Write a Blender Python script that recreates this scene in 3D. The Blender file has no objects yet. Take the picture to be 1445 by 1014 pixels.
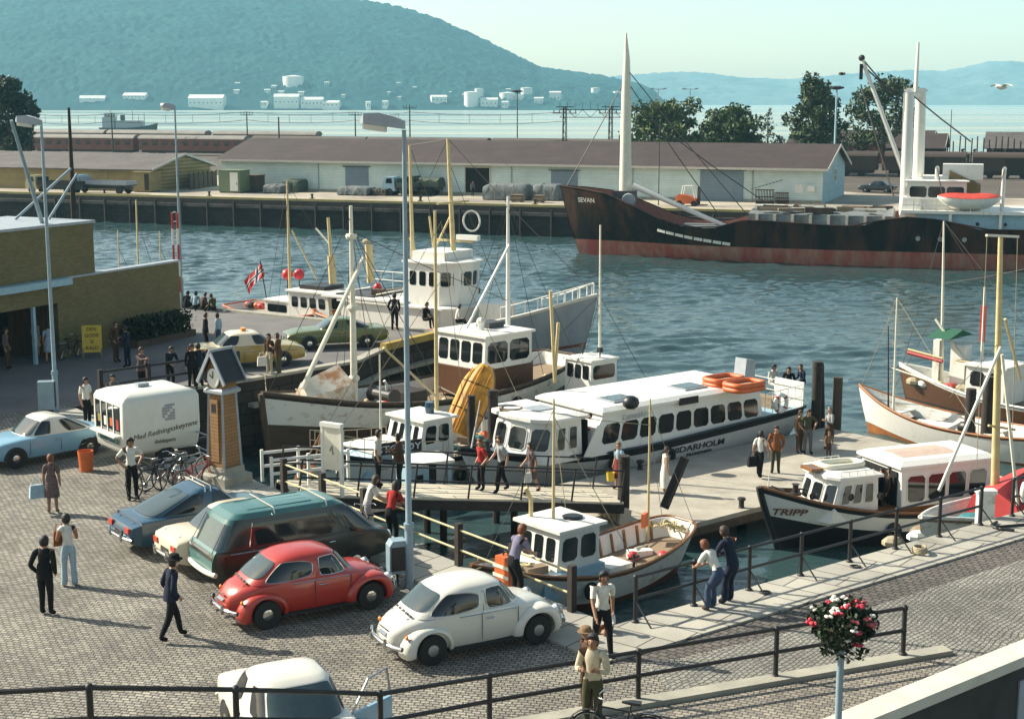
import bpy, bmesh, math, random
import numpy as np
from mathutils import Vector, Matrix
R = math.radians
PI = math.pi
SC = bpy.context.scene
COL = SC.collection
rnd = random.Random(7)
FPX, PITCH, CAMH = 2100.0, R(9.9), 11.0
CP, SP = math.cos(PITCH), math.sin(PITCH)
WATER = -3.0
cam_d = bpy.data.cameras.new('camera')
cam = bpy.data.objects.new('camera', cam_d)
COL.objects.link(cam)
cam.location = (0, 0, CAMH)
cam.rotation_euler = (R(90) - PITCH, 0, 0)
cam_d.sensor_width = 36.0
cam_d.lens = 36.0 * FPX / 1445.0
cam_d.clip_start = 0.5
cam_d.clip_end = 20000
SC.camera = cam
def ray(px, py):
 a = (px - 722.5) / FPX
 b = (py - 507.0) / FPX
 return Vector((a, CP - b * SP, -SP - b * CP))
def G(px, py, z=0.0):
 """where the sight line through a measured point meets the level z"""
 d = ray(px, py)
 t = (z - CAMH) / d.z
 return Vector((d.x * t, d.y * t, z))
def GD(px, py, Y):
 """the point at ground distance Y"""
 d = ray(px, py)
 t = Y / d.y
 return Vector((d.x * t, Y, CAMH + d.z * t))
def lerp(a, b, t):
 return a + (b - a) * t
def interp(x, xs, ys):
 return float(np.interp(x, xs, ys))
def _nt(name):
 m = bpy.data.materials.new(name)
 m.use_nodes = True
 nt = m.node_tree
 return m, nt, nt.nodes['Principled BSDF']
def N(nt, t, **kw):
 n = nt.nodes.new(t)
 for k, v in kw.items():
  if hasattr(n, k) and k not in ('inputs',):
   setattr(n, k, v)
 return n
def setin(n, **kw):
 for k, v in kw.items():
  n.inputs[k.replace('_', ' ')].default_value = v
def c4(c):
 return (c[0], c[1], c[2], 1.0)
def mat(name, col, rough=0.6, metal=0.0, var=0.18, scale=6.0, bump=0.0, bscale=30.0, col2=None, coat=0.0,
  stretch=(1, 1, 1), spec=0.5, lo=0.3, hi=0.7, detail=5.0):
 """a painted / wooden / cloth surface with wear in it"""
 m, nt, b = _nt(name)
 tc = N(nt, 'ShaderNodeTexCoord')
 mp = N(nt, 'ShaderNodeMapping')
 mp.inputs['Scale'].default_value = stretch
 nt.links.new(tc.outputs['Object'], mp.inputs['Vector'])
 nz = N(nt, 'ShaderNodeTexNoise')
 setin(nz, Scale=scale, Detail=detail, Roughness=0.65)
 nt.links.new(mp.outputs[0], nz.inputs['Vector'])
 rp = N(nt, 'ShaderNodeValToRGB')
 c2 = col2 if col2 else tuple(max(0, c * (1 - 2 * var)) for c in col)
 rp.color_ramp.elements[0].position = lo
 rp.color_ramp.elements[1].position = hi
 rp.color_ramp.elements[0].color = c4(c2)
 rp.color_ramp.elements[1].color = c4(col)
 nt.links.new(nz.outputs['Fac'], rp.inputs['Fac'])
 nt.links.new(rp.outputs['Color'], b.inputs['Base Color'])
 b.inputs['Roughness'].default_value = rough
 b.inputs['Metallic'].default_value = metal
 b.inputs['Specular IOR Level'].default_value = spec
 if coat:
  b.inputs['Coat Weight'].default_value = coat
  b.inputs['Coat Roughness'].default_value = 0.08
 if bump:
  n2 = N(nt, 'ShaderNodeTexNoise')
  setin(n2, Scale=bscale, Detail=4.0)
  nt.links.new(mp.outputs[0], n2.inputs['Vector'])
  bp = N(nt, 'ShaderNodeBump')
  setin(bp, Strength=bump, Distance=0.02)
  nt.links.new(n2.outputs['Fac'], bp.inputs['Height'])
  nt.links.new(bp.outputs[0], b.inputs['Normal'])
 return m
def brickmat(name, c1, c2, mortar, bw, bh, rot=0.0, msize=0.012, rough=0.85, bump=0.5, noise=0.5, plane='xy', offset=0.5,
    warp=0.0, coords='Object', stain=None, bdist=0.02):
 """setts, slabs, bricks, boards: rows of pieces with joints"""
 m, nt, b = _nt(name)
 tc = N(nt, 'ShaderNodeTexCoord')
 vec = tc.outputs[coords]
 mp = N(nt, 'ShaderNodeMapping')
 if plane == 'xz':
  mp.inputs['Rotation'].default_value = (R(-90), 0, rot)
 elif plane == 'yz':
  mp.inputs['Rotation'].default_value = (R(-90), 0, R(90))
  mp.inputs['Rotation'].default_value = (0, R(90), R(90))
 else:
  mp.inputs['Rotation'].default_value = (0, 0, rot)
 nt.links.new(vec, mp.inputs['Vector'])
 v = mp.outputs[0]
 if warp:
  wn = N(nt, 'ShaderNodeTexNoise')
  setin(wn, Scale=0.9, Detail=2.0)
  nt.links.new(mp.outputs[0], wn.inputs['Vector'])
  ml = N(nt, 'ShaderNodeVectorMath', operation='SCALE')
  ml.inputs['Scale'].default_value = warp
  nt.links.new(wn.outputs['Color'], ml.inputs[0])
  ad = N(nt, 'ShaderNodeVectorMath', operation='ADD')
  nt.links.new(mp.outputs[0], ad.inputs[0])
  nt.links.new(ml.outputs[0], ad.inputs[1])
  v = ad.outputs[0]
 br = N(nt, 'ShaderNodeTexBrick')
 br.offset = offset
 setin(br, Color1=c4(c1), Color2=c4(c2), Mortar=c4(mortar), Scale=1.0, Mortar_Size=msize, Mortar_Smooth=0.3)
 br.inputs['Bias'].default_value = 0.0
 br.inputs['Brick Width'].default_value = bw
 br.inputs['Row Height'].default_value = bh
 nt.links.new(v, br.inputs['Vector'])
 nz = N(nt, 'ShaderNodeTexNoise')
 setin(nz, Scale=0.35, Detail=6.0, Roughness=0.7)
 nt.links.new(mp.outputs[0], nz.inputs['Vector'])
 mr = N(nt, 'ShaderNodeMapRange')
 setin(mr, From_Min=0.3, From_Max=0.7, To_Min=1 - noise, To_Max=1 + noise * 0.55)
 nt.links.new(nz.outputs['Fac'], mr.inputs['Value'])
 if stain:
  ns = N(nt, 'ShaderNodeTexNoise')
  setin(ns, Scale=stain[0], Detail=7.0, Roughness=0.6, Distortion=0.7)
  nt.links.new(mp.outputs[0], ns.inputs['Vector'])
  ms = N(nt, 'ShaderNodeMapRange')
  setin(ms, From_Min=.58, From_Max=.68, To_Min=1.0, To_Max=stain[1])
  nt.links.new(ns.outputs['Fac'], ms.inputs['Value'])
  mm = N(nt, 'ShaderNodeMath', operation='MULTIPLY')
  nt.links.new(mr.outputs[0], mm.inputs[0]); nt.links.new(ms.outputs[0], mm.inputs[1])
  mr = mm
 mx = N(nt, 'ShaderNodeVectorMath', operation='SCALE')
 nt.links.new(br.outputs['Color'], mx.inputs[0])
 nt.links.new(mr.outputs[0], mx.inputs['Scale'])
 nt.links.new(mx.outputs[0], b.inputs['Base Color'])
 b.inputs['Roughness'].default_value = rough
 n3 = N(nt, 'ShaderNodeTexNoise')
 setin(n3, Scale=28.0, Detail=3.0)
 nt.links.new(mp.outputs[0], n3.inputs['Vector'])
 m3 = N(nt, 'ShaderNodeMath', operation='MULTIPLY_ADD')
 m3.inputs[1].default_value = -1.0
 nt.links.new(br.outputs['Fac'], m3.inputs[0])
 nt.links.new(n3.outputs['Fac'], m3.inputs[2])
 bp = N(nt, 'ShaderNodeBump')
 setin(bp, Strength=bump, Distance=bdist)
 nt.links.new(m3.outputs[0], bp.inputs['Height'])
 nt.links.new(bp.outputs[0], b.inputs['Normal'])
 return m
M = {}
def paint(name, col, rough=0.35, **kw):
 M[name] = mat(name, col, rough=rough, **kw)
 return M[name]
class MB:
 def __init__(self):
  self.v, self.f, self.mi = [], [], []
  self.cm = 0
  self.X = None
 def m(self, i):
  self.cm = i
  return self
 def tr(self, X):
  self.X = X
  return self
 def add(self, vs, fs):
  o = len(self.v)
  if self.X is not None:
   vs = [self.X @ Vector(p) for p in vs]
  self.v.extend([tuple(p) for p in vs])
  self.f.extend([tuple(i + o for i in q) for q in fs])
  self.mi.extend([self.cm] * len(fs))
  return self
 def bx(self, x0, x1, y0, y1, z0, z1):
  vs = [(x0, y0, z0), (x1, y0, z0), (x1, y1, z0), (x0, y1, z0), (x0, y0, z1), (x1, y0, z1), (x1, y1, z1), (x0, y1, z1)]
  return self.add(vs, [(3, 2, 1, 0), (4, 5, 6, 7), (0, 1, 5, 4), (1, 2, 6, 5), (2, 3, 7, 6), (3, 0, 4, 7)])
 def box(self, c, s, rz=0.0, rx=0.0, ry=0.0):
  Mx = Matrix.Translation(Vector(c)) @ Matrix.Rotation(rz, 4, 'Z') @ Matrix.Rotation(ry, 4, 'Y') @ Matrix.Rotation(rx, 4, 'X')
  h = [a / 2 for a in s]
  vs = [Mx @ Vector((a * h[0], b * h[1], c_ * h[2])) for c_ in (-1, 1) for (a, b) in ((-1, -1), (1, -1), (1, 1), (-1, 1))]
  return self.add(vs, [(3, 2, 1, 0), (4, 5, 6, 7), (0, 1, 5, 4), (1, 2, 6, 5), (2, 3, 7, 6), (3, 0, 4, 7)])
 def beam(self, a, b, w, h, up=(0, 0, 1)):
  a, b = Vector(a), Vector(b)
  d = (b - a).normalized()
  s = d.cross(Vector(up))
  if s.length < 1e-4:
   s = d.cross(Vector((1, 0, 0)))
  s.normalize()
  u = s.cross(d)
  vs = []
  for p in (a, b):
   for (i, j) in ((-1, -1), (1, -1), (1, 1), (-1, 1)):
    vs.append(p + s * (i * w / 2) + u * (j * h / 2))
  return self.add(vs, [(3, 2, 1, 0), (4, 5, 6, 7), (0, 1, 5, 4), (1, 2, 6, 5), (2, 3, 7, 6), (3, 0, 4, 7)])
 def tube(self, pts, r, n=8, caps=True, closed=False):
  pts = [Vector(p) for p in pts]
  k = len(pts)
  rs = r if isinstance(r, (list, tuple)) else [r] * k
  vs, prev = [], None
  for i, p in enumerate(pts):
   if closed:
    d = pts[(i + 1) % k] - pts[i - 1]
   else:
    d = pts[min(i + 1, k - 1)] - pts[max(i - 1, 0)]
   if d.length < 1e-9:
    d = Vector((0, 0, 1))
   d.normalize()
   if prev is None:
    a = Vector((0, 0, 1)) if abs(d.z) < 0.9 else Vector((1, 0, 0))
    s = d.cross(a).normalized()
   else:
    s = prev - d * prev.dot(d)
    if s.length < 1e-6:
     s = d.cross(Vector((0, 0, 1)))
    s.normalize()
   prev = s
   t = d.cross(s)
   for j in range(n):
    an = 2 * PI * j / n
    vs.append(p + (s * math.cos(an) + t * math.sin(an)) * rs[i])
  fs = []
  for i in range(k if closed else k - 1):
   i2 = (i + 1) % k
   for j in range(n):
    j2 = (j + 1) % n
    fs.append((i * n + j, i * n + j2, i2 * n + j2, i2 * n + j))
  if caps and not closed:
   fs.append(tuple(range(n))[::-1])
   fs.append(tuple((k - 1) * n + j for j in range(n)))
  return self.add(vs, fs)
 def lathe(self, prof, c=(0, 0, 0), n=16, axis='z', sx=1.0, sy=1.0):
  vs, fs = [], []
  k = len(prof)
  for (r, z) in prof:
   for j in range(n):
    an = 2 * PI * j / n
    x, y = r * math.cos(an) * sx, r * math.sin(an) * sy
    p = (x, y, z) if axis == 'z' else ((x, z, y) if axis == 'y' else (z, x, y))
    vs.append((p[0] + c[0], p[1] + c[1], p[2] + c[2]))
  for i in range(k - 1):
   for j in range(n):
    j2 = (j + 1) % n
    q = (i * n + j, i * n + j2, (i + 1) * n + j2, (i + 1) * n + j)
    fs.append(q if axis != 'y' else q[::-1])
  fs.append(tuple(range(n))[::-1] if axis != 'y' else tuple(range(n)))
  e = tuple((k - 1) * n + j for j in range(n))
  fs.append(e if axis != 'y' else e[::-1])
  return self.add(vs, fs)
 def ball(self, c, r, n=12, s=(1, 1, 1)):
  prof = []
  m_ = max(5, n // 2)
  for i in range(m_ + 1):
   a = -PI / 2 + PI * i / m_
   prof.append((max(1e-4, math.cos(a)) * r, math.sin(a) * r * s[2]))
  return self.lathe(prof, c, n, sx=s[0], sy=s[1])
 def loft(self, rings, closed=True, cap0=True, cap1=True, mats=None, flip=False):
  n = len(rings[0])
  vs = [p for rg in rings for p in rg]
  o = len(self.v)
  if self.X is not None:
   vs = [self.X @ Vector(p) for p in vs]
  self.v.extend([tuple(p) for p in vs])
  for i in range(len(rings) - 1):
   for j in range(n if closed else n - 1):
    j2 = (j + 1) % n
    q = (i * n + j, i * n + j2, (i + 1) * n + j2, (i + 1) * n + j)
    if flip:
     q = q[::-1]
    self.f.append(tuple(a + o for a in q))
    self.mi.append(mats[j] if mats else self.cm)
  if cap0:
   q = tuple(range(n))
   self.f.append(tuple(a + o for a in (q if flip else q[::-1])))
   self.mi.append(self.cm)
  if cap1:
   q = tuple((len(rings) - 1) * n + j for j in range(n))
   self.f.append(tuple(a + o for a in (q[::-1] if flip else q)))
   self.mi.append(self.cm)
  return self
 def prism(self, poly, d, origin=(0, 0, 0), ax=(1, 0, 0), ay=(0, 0, 1), an=(0, 1, 0)):
  """poly in the (ax, ay) plane, thickened by d along an"""
  o, ax, ay, an = Vector(origin), Vector(ax), Vector(ay), Vector(an)
  k = len(poly)
  vs = [o + ax * p[0] + ay * p[1] for p in poly] + [o + ax * p[0] + ay * p[1] + an * d for p in poly]
  fs = [tuple(range(k)), tuple(range(2 * k - 1, k - 1, -1))]
  for i in range(k):
   j = (i + 1) % k
   fs.append((i, i + k, j + k, j))
  return self.add(vs, fs)
 def build(self, name, mats, parent=None, smooth=None, loc=None, fix=True):
  me = bpy.data.meshes.new(name)
  me.from_pydata(self.v, [], self.f)
  if not isinstance(mats, (list, tuple)):
   mats = [mats]
  for m_ in mats:
   me.materials.append(m_ if not isinstance(m_, str) else M[m_])
  if len(mats) > 1:
   me.polygons.foreach_set('material_index', np.array(self.mi, dtype=np.int32))
  if fix:
   bm = bmesh.new()
   bm.from_mesh(me)
   bmesh.ops.recalc_face_normals(bm, faces=bm.faces)
   bm.to_mesh(me)
   bm.free()
  me.update()
  if smooth is not None:
   me.polygons.foreach_set('use_smooth', np.ones(len(me.polygons), dtype=bool))
   me.set_sharp_from_angle(angle=R(smooth))
  o = bpy.data.objects.new(name, me)
  COL.objects.link(o)
  if parent is not None:
   o.parent = parent
  if loc is not None:
   o.location = loc
  return o
def tag(o, label=None, cat=None, group=None, kind=None):
 if label: o['label'] = label
 if cat: o['category'] = cat
 if group: o['group'] = group
 if kind: o['kind'] = kind
 return o
def thing(name, label, cat, loc=(0, 0, 0), rz=0.0, group=None):
 o = bpy.data.objects.new(name, None)
 o.empty_display_size = 0.3
 COL.objects.link(o)
 o.location = loc
 o.rotation_euler = (0, 0, rz)
 return tag(o, label, cat, group)
def dup(root, loc=None, rz=None, label=None, group=None, scale=None):
 r = root.copy()
 COL.objects.link(r)
 if loc is not None: r.location = loc
 if rz is not None: r.rotation_euler = (0, 0, rz)
 if scale is not None: r.scale = scale
 if label: r['label'] = label
 if group: r['group'] = group
 for ch in root.children:
  c = ch.copy(); COL.objects.link(c); c.parent = r
  for g in ch.children:
   d = g.copy(); COL.objects.link(d); d.parent = c
 return r
def sheet(name, poly, z, m_, kind='structure', thick=0.0):
 mb = MB()
 if thick:
  mb.prism([(p[0], p[1]) for p in poly], -thick, (0, 0, z), (1, 0, 0), (0, 1, 0), (0, 0, 1))
 else:
  mb.add([(p[0], p[1], z) for p in poly], [tuple(range(len(poly)))])
 o = mb.build(name, m_)
 if not thick and o.data.polygons[0].normal.z < 0:
  o.data.flip_normals()
 return tag(o, kind=kind)
def text_mesh(name, s, size, m_, parent, loc, rot, depth=0.004, shear=0.0, sx=1.0, bold=0.0, align='CENTER'):
 cu = bpy.data.curves.new(name, 'FONT')
 cu.body = s
 cu.size = size
 cu.extrude = depth
 cu.shear = shear
 cu.offset = bold
 cu.align_x = align
 cu.align_y = 'CENTER'
 cu.resolution_u = 3
 t = bpy.data.objects.new(name, cu)
 COL.objects.link(t)
 bpy.context.view_layer.update()
 dg = bpy.context.evaluated_depsgraph_get()
 me = bpy.data.meshes.new_from_object(t.evaluated_get(dg))
 bpy.data.objects.remove(t)
 me.materials.clear()
 me.materials.append(M[m_] if isinstance(m_, str) else m_)
 o = bpy.data.objects.new(name, me)
 COL.objects.link(o)
 o.parent = parent
 o.location = loc
 o.rotation_euler = rot
 o.scale = (sx, 1, 1)
 return o
paint('white_paint', (0.70, 0.69, 0.63), 0.45, col2=(0.52, 0.47, 0.38), scale=2.6, lo=.24, hi=.44, stretch=(1.4, 1.4, .35), detail=8, bump=0.08)
paint('worn_white', (0.66, 0.66, 0.60), 0.55, col2=(0.36, 0.28, 0.19), scale=2.2, lo=0.28, hi=0.46, bump=0.1, stretch=(1, 1, 2))
paint('cream_paint', (0.72, 0.69, 0.56), 0.42, var=0.08, scale=3)
paint('buff_paint', (0.62, 0.50, 0.25), 0.5, var=0.12, scale=4)
paint('pale_blue', (0.30, 0.47, 0.55), 0.5, var=0.1, scale=4)
paint('grey_paint', (0.33, 0.37, 0.40), 0.5, var=0.12, scale=3)
paint('hull_grey', (0.32, 0.36, 0.39), 0.45, var=0.12, scale=2, stretch=(1, 1, .3))
paint('dark_grey', (0.06, 0.06, 0.065), 0.6, var=0.15)
paint('black_paint', (0.015, 0.015, 0.017), 0.45, var=0.2)
paint('iron', (0.022, 0.02, 0.02), 0.55, var=0.25, bump=0.1)
paint('rubber', (0.018, 0.018, 0.018), 0.8, var=0.2)
paint('glass_dark', (0.012, 0.016, 0.018), 0.06, var=0.05, spec=0.7)
paint('red_paint', (0.42, 0.035, 0.03), 0.45, var=0.12)
paint('red_lead', (0.27, 0.085, 0.06), 0.7, col2=(0.15, 0.06, 0.05), scale=3, bump=0.1)
paint('orange_paint', (0.58, 0.13, 0.03), 0.5, var=0.12)
paint('varnish', (0.26, 0.11, 0.035), 0.35, var=0.22, scale=5, stretch=(1, 1, 8))
paint('old_timber', (0.10, 0.07, 0.045), 0.85, var=0.25, scale=4, stretch=(1, 1, .25), bump=0.4)
paint('tar_timber', (0.035, 0.026, 0.02), 0.8, var=0.3, scale=4, bump=0.4)
paint('deck_wood', (0.27, 0.20, 0.13), 0.8, var=0.2, scale=5, stretch=(.2, 3, 1), bump=0.2)
paint('pale_deck', (0.42, 0.37, 0.28), 0.8, var=0.15, scale=4, stretch=(.3, 3, 1), bump=0.2)
paint('brown_hull', (0.075, 0.048, 0.03), 0.6, var=0.25, scale=3, stretch=(.3, 1, 3))
paint('chrome', (0.62, 0.63, 0.62), 0.14, metal=1.0, var=0.05)
paint('steel', (0.35, 0.37, 0.38), 0.4, metal=0.7, var=0.1)
paint('rope', (0.42, 0.36, 0.24), 0.9, var=0.2, scale=30)
paint('wire', (0.07, 0.06, 0.055), 0.6, var=0.1)
paint('canvas_grey', (0.16, 0.18, 0.18), 0.85, var=0.2, scale=2, bump=0.3, bscale=4)
paint('canvas_green', (0.07, 0.10, 0.07), 0.85, var=0.2, scale=2, bump=0.3, bscale=4)
paint('net_blue', (0.04, 0.22, 0.24), 0.9, var=0.3, scale=20, bump=0.8, bscale=25)
paint('net_green', (0.02, 0.13, 0.07), 0.9, var=0.3, scale=20, bump=0.8, bscale=25)
paint('cord_yellow', (0.55, 0.47, 0.22), 0.7, var=0.1)
SKY_STRENGTH, SUN_STRENGTH, EXPOSURE, HAZE = 0.104, 5.0, 0.98, 0.000125
SUN_EL, SUN_AZ = R(35), math.atan2(-0.945, 0.33)      # azimuth from +Y towards +X
sd = Vector((math.sin(SUN_AZ) * math.cos(SUN_EL), math.cos(SUN_AZ) * math.cos(SUN_EL), math.sin(SUN_EL)))
w = bpy.data.worlds.new('World')
SC.world = w
w.use_nodes = True
wn = w.node_tree
bg = wn.nodes['Background']
sky = wn.nodes.new('ShaderNodeTexSky')
sky.sky_type = 'NISHITA'
sky.sun_disc = False
sky.sun_elevation = SUN_EL
sky.sun_rotation = SUN_AZ
sky.air_density = 1.0
sky.dust_density = 1.2
sky.ozone_density = 0.6
hs = wn.nodes.new('ShaderNodeMix')
hs.data_type = 'RGBA'
hs.blend_type = 'MULTIPLY'
hs.inputs['Factor'].default_value = 1.0
hs.inputs['B'].default_value = (1.13, 1.0, 0.82, 1)
wn.links.new(sky.outputs[0], hs.inputs['A'])
wn.links.new(hs.outputs['Result'], bg.inputs[0])
bg.inputs[1].default_value = SKY_STRENGTH
sl = bpy.data.lights.new('sun', 'SUN')
sl.energy = SUN_STRENGTH
sl.angle = R(0.5)
sl.color = (1.0, 0.93, 0.79)
so = bpy.data.objects.new('sun', sl)
COL.objects.link(so)
so.location = sd * 300
so.rotation_euler = (-sd).to_track_quat('-Z', 'Y').to_euler()
SC.view_settings.view_transform = 'Standard'
SC.view_settings.look = 'None'
SC.view_settings.exposure = EXPOSURE
SC.view_settings.gamma = 1.0
SC.cycles.volume_bounces = 3
SC.cycles.max_bounces = 8
SC.cycles.use_denoising = True
if HAZE > 0:
 hm = bpy.data.materials.new('haze_air')
 hm.use_nodes = True
 hn = hm.node_tree
 hn.nodes.remove(hn.nodes['Principled BSDF'])
 pv = hn.nodes.new('ShaderNodeVolumePrincipled')
 pv.inputs['Color'].default_value = (0.38, 0.80, 1.0, 1)
 pv.inputs['Density'].default_value = HAZE
 pv.inputs['Anisotropy'].default_value = 0.1
 hn.links.new(pv.outputs[0], hn.nodes['Material Output'].inputs['Volume'])
 hb = MB().bx(-3000, 3000, -160, 4900, -9, 330)
 tag(hb.build('haze', hm), kind='stuff')
COBBLE = brickmat('cobble_setts', (0.335, 0.31, 0.25), (0.19, 0.18, 0.152), (0.05, 0.045, 0.038), 0.175, 0.11, rot=R(12), msize=0.015,
     stain=(0.16, .62), noise=0.45, warp=0.16, bump=0.9, bdist=0.03)
FLAGS = brickmat('granite_flags', (0.40, 0.38, 0.315), (0.32, 0.305, 0.26), (0.10, 0.09, 0.075), 1.5, 0.76, rot=R(37.6), msize=0.022, stain=(.5, .75),
     noise=0.28, bump=0.4, offset=0.37)
FLAGS2 = brickmat('granite_flags_left', (0.40, 0.38, 0.315), (0.32, 0.305, 0.26), (0.10, 0.09, 0.075), 1.6, 0.76, rot=R(-50.5), msize=0.022,
     noise=0.22, bump=0.4, offset=0.42)
GUTTER = brickmat('gutter_setts', (0.15, 0.13, 0.11), (0.09, 0.08, 0.07), (0.03, 0.028, 0.024), 0.22, 0.17, rot=R(38), msize=0.02,
     noise=0.35, warp=0.15, bump=0.9)
ROAD = brickmat('road_setts', (0.30, 0.29, 0.245), (0.20, 0.192, 0.168), (0.085, 0.08, 0.07), 0.16, 0.105, rot=R(-52), msize=0.016, noise=0.34, stain=(.22, .7), warp=0.36, bump=0.9, bdist=0.03)
ASPH = mat('pier_asphalt', (0.165, 0.16, 0.15), 0.85, col2=(0.09, 0.085, 0.085), scale=0.35, bump=0.3, bscale=25, lo=0.3, hi=0.7, detail=9)
CONC = mat('pale_concrete', (0.36, 0.345, 0.28), 0.85, col2=(0.22, 0.21, 0.17), scale=1.3, bump=0.2, bscale=14, lo=0.25, hi=0.65, detail=8)
FARGROUND = mat('quay_gravel', (0.42, 0.38, 0.29), 0.9, col2=(0.20, 0.17, 0.14), scale=0.12, lo=0.35, hi=0.65, detail=8)
WALLSTONE = brickmat('quay_stone', (0.055, 0.047, 0.037), (0.033, 0.029, 0.023), (0.02, 0.018, 0.016), 0.9, 0.45, plane='xz', msize=0.03,
      noise=0.5, bump=0.9)
Cn = Vector((2.14, 30.06, 0))
U = Vector((0.795, 0.607, 0)); V = Vector((-0.607, 0.795, 0))
E1 = Vector((-16.0, 52.9, 0))                 # where the left quay meets the pier
e1d = (E1 - Cn).normalized()
e1n = Vector((-e1d.y, e1d.x, 0)) * 1.0        # away from the basin, onto the plaza
if e1n.dot(Vector((-1, -1, 0))) < 0: e1n = -e1n
QR = Cn + U * 42
PF = [(-15.5, 53.5), (-10.6, 58.1), (-6.7, 62.3), (-5.9, 65.2), (-3.0, 70.0)]
PE = (-17.9, 79.8)
PE2 = (-75.0, 117.6)
PITA, PITB = Vector((5.2, 23.0, 0)), Vector((10.4, 27.2, 0))
land = [(-90, -30), (PITA.x + 0.4, -30), (PITA.x + .4, PITA.y - .1), (PITB.x, PITB.y), (30, 43), (60, 43), (60, 63), (QR.x, QR.y),
  (Cn.x, Cn.y), (E1.x, E1.y)] + PF + [PE, PE2, (-90, 117)]
sheet('plaza_ground', land, 0.0, COBBLE)
tag(MB().add([(p[0], p[1], -3.4) for p in ((4, -30), (60, -30), (60, 44), (30, 43.4), (PITB.x, PITB.y), (PITA.x, PITA.y))], [tuple(range(6))]).build('ramp_ground', ASPH), kind='structure')
pier = [(-15.6, 53.7), (-10.7, 58.3), (-6.8, 62.5), (-6.0, 65.4), (-3.2, 70.0), (-17.9, 79.6), (-74.9, 117.3), (-90, 100), (-90, 40), (-45, 44), (-19.5, 50.8)]
sheet('pier_asphalt', pier, 0.004, ASPH)
sheet('pavement', [(-90, 30), (-32, 38), (-23.5, 46.6), (-20.2, 51.5), (-21.5, 55.6), (-40, 52), (-90, 47)], 0.008, mat('grey_green_tar', (0.19, 0.21, 0.175), 0.85, col2=(0.12, 0.135, 0.12), scale=0.8, bump=.3))
mb = MB()
for a, b in zip(PF[:-1], PF[1:]):
 mb.beam((a[0], a[1], 0.05), (b[0], b[1], 0.05), 0.45, 0.12)
mb.beam((PF[-1][0], PF[-1][1], 0.05), (PE[0], PE[1], 0.05), 0.45, 0.12)
mb.beam((PE[0], PE[1], 0.05), (PE2[0], PE2[1], 0.05), 0.45, 0.12)
tag(mb.build('pier_kerb', CONC), kind='structure')
mb = MB(); mb.beam((-5.7, 65.0, .22), (-2.7, 69.8, .22), .35, .3)
tag(mb.build('pier_edge_beam', mat('yellow_beam', (.42, .30, .05), .7, col2=(.26, .19, .05), scale=1.5)), kind='structure')
mb = MB()
for a, b in zip(PF[1:-1], PF[2:]):
 mb.beam((a[0] + .25, a[1] - .25, -.95), (b[0] + .25, b[1] - .25, -.95), .4, .16)
tag(mb.build('pier_ledge', CONC), kind='structure')
def strip(name, pts, z, m_):
 return sheet(name, pts, z, m_, thick=0.22)
P = lambda u, v: tuple((Cn + U * u + V * v)[:2])
inner = Cn - U * 1.55 - V * 1.5
lin = lambda t, o: tuple((Cn + e1d * t + e1n * o)[:2])
L1 = (E1 - Cn).length
strip('quay_flags', [tuple(Cn[:2]), P(42, 0), P(42, -1.5), tuple(inner[:2])], 0.05, FLAGS)
strip('quay_flags_left', [tuple(Cn[:2]), tuple(inner[:2]), lin(L1 - .3, 1.5), lin(L1 - .3, 0)], 0.05, FLAGS2)
g0 = Cn - U * 1.55 - V * 1.5
sheet('gutter', [tuple(g0[:2]), P(42, -1.5), P(42, -2.35), P(3.5, -2.5), P(-0.2, -2.1)], 0.004, GUTTER)
sheet('road', [P(-1.0, -2.2), P(3.5, -2.5), P(42, -2.35), (60, 43.2), (30, 42.5), (PITB.x - .2, PITB.y + .4), (PITA.x - .3, PITA.y + .3), (8.6, 28.5), (3.0, 26.6)], 0.008, ROAD)
RA, RB, RC = Vector((9.0, 28.75, 0)), Vector((-0.4, 24.95, 0)), Vector((-8.3, 24.25, 0))
mb = MB()
mb.beam((8.8, 28.62, 0.02), (-0.4, 24.8, 0.02), 0.34, 0.16)
tag(mb.build('kerb', CONC), kind='structure')
sheet('paved_walk', [(8.8, 28.4), (-0.4, 24.6), (-9, 23.8), (-9, 15), (PITA.x - .2, 15), (PITA.x - .3, PITA.y + .2)], 0.012,
  brickmat('walk_setts', (0.30, 0.27, 0.21), (0.17, 0.155, 0.13), (0.06, 0.05, 0.045), 0.16, 0.12, rot=R(24), noise=.35, warp=.12, bump=.9))
def qwall(name, pts, z0=-6.0, z1=-0.02, m_=None, t=0.5):
 mb = MB()
 for a, b in zip(pts[:-1], pts[1:]):
  a, b = Vector((a[0], a[1], 0)), Vector((b[0], b[1], 0))
  d = (b - a); n = Vector((d.y, -d.x, 0)).normalized()
  mb.add([a + Vector((0, 0, z0)), b + Vector((0, 0, z0)), b + Vector((0, 0, z1)), a + Vector((0, 0, z1))], [(0, 1, 2, 3)])
 return tag(mb.build(name, m_ or WALLSTONE, fix=False), kind='structure')
qwall('quay_face', [QR, Cn, E1] + PF + [PE, PE2])
qwall('ramp_face', [PITA, PITB, (30, 43)], -3.5)
wm, nt, b = _nt('harbour_water')
setin(b, Roughness=0.04, IOR=1.45)
b.inputs['Base Color'].default_value = (0.030, 0.062, 0.064, 1)
tc = N(nt, 'ShaderNodeTexCoord')
mp = N(nt, 'ShaderNodeMapping')
mp.inputs['Scale'].default_value = (0.55, 1.0, 1.0)
mp.inputs['Rotation'].default_value = (0, 0, R(-14))
nt.links.new(tc.outputs['Object'], mp.inputs[0])
n1 = N(nt, 'ShaderNodeTexNoise'); setin(n1, Scale=2.0, Detail=5.0, Roughness=0.62, Distortion=0.8)
nt.links.new(mp.outputs[0], n1.inputs['Vector'])
bp = N(nt, 'ShaderNodeBump'); setin(bp, Strength=1.0, Distance=0.038)
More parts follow.
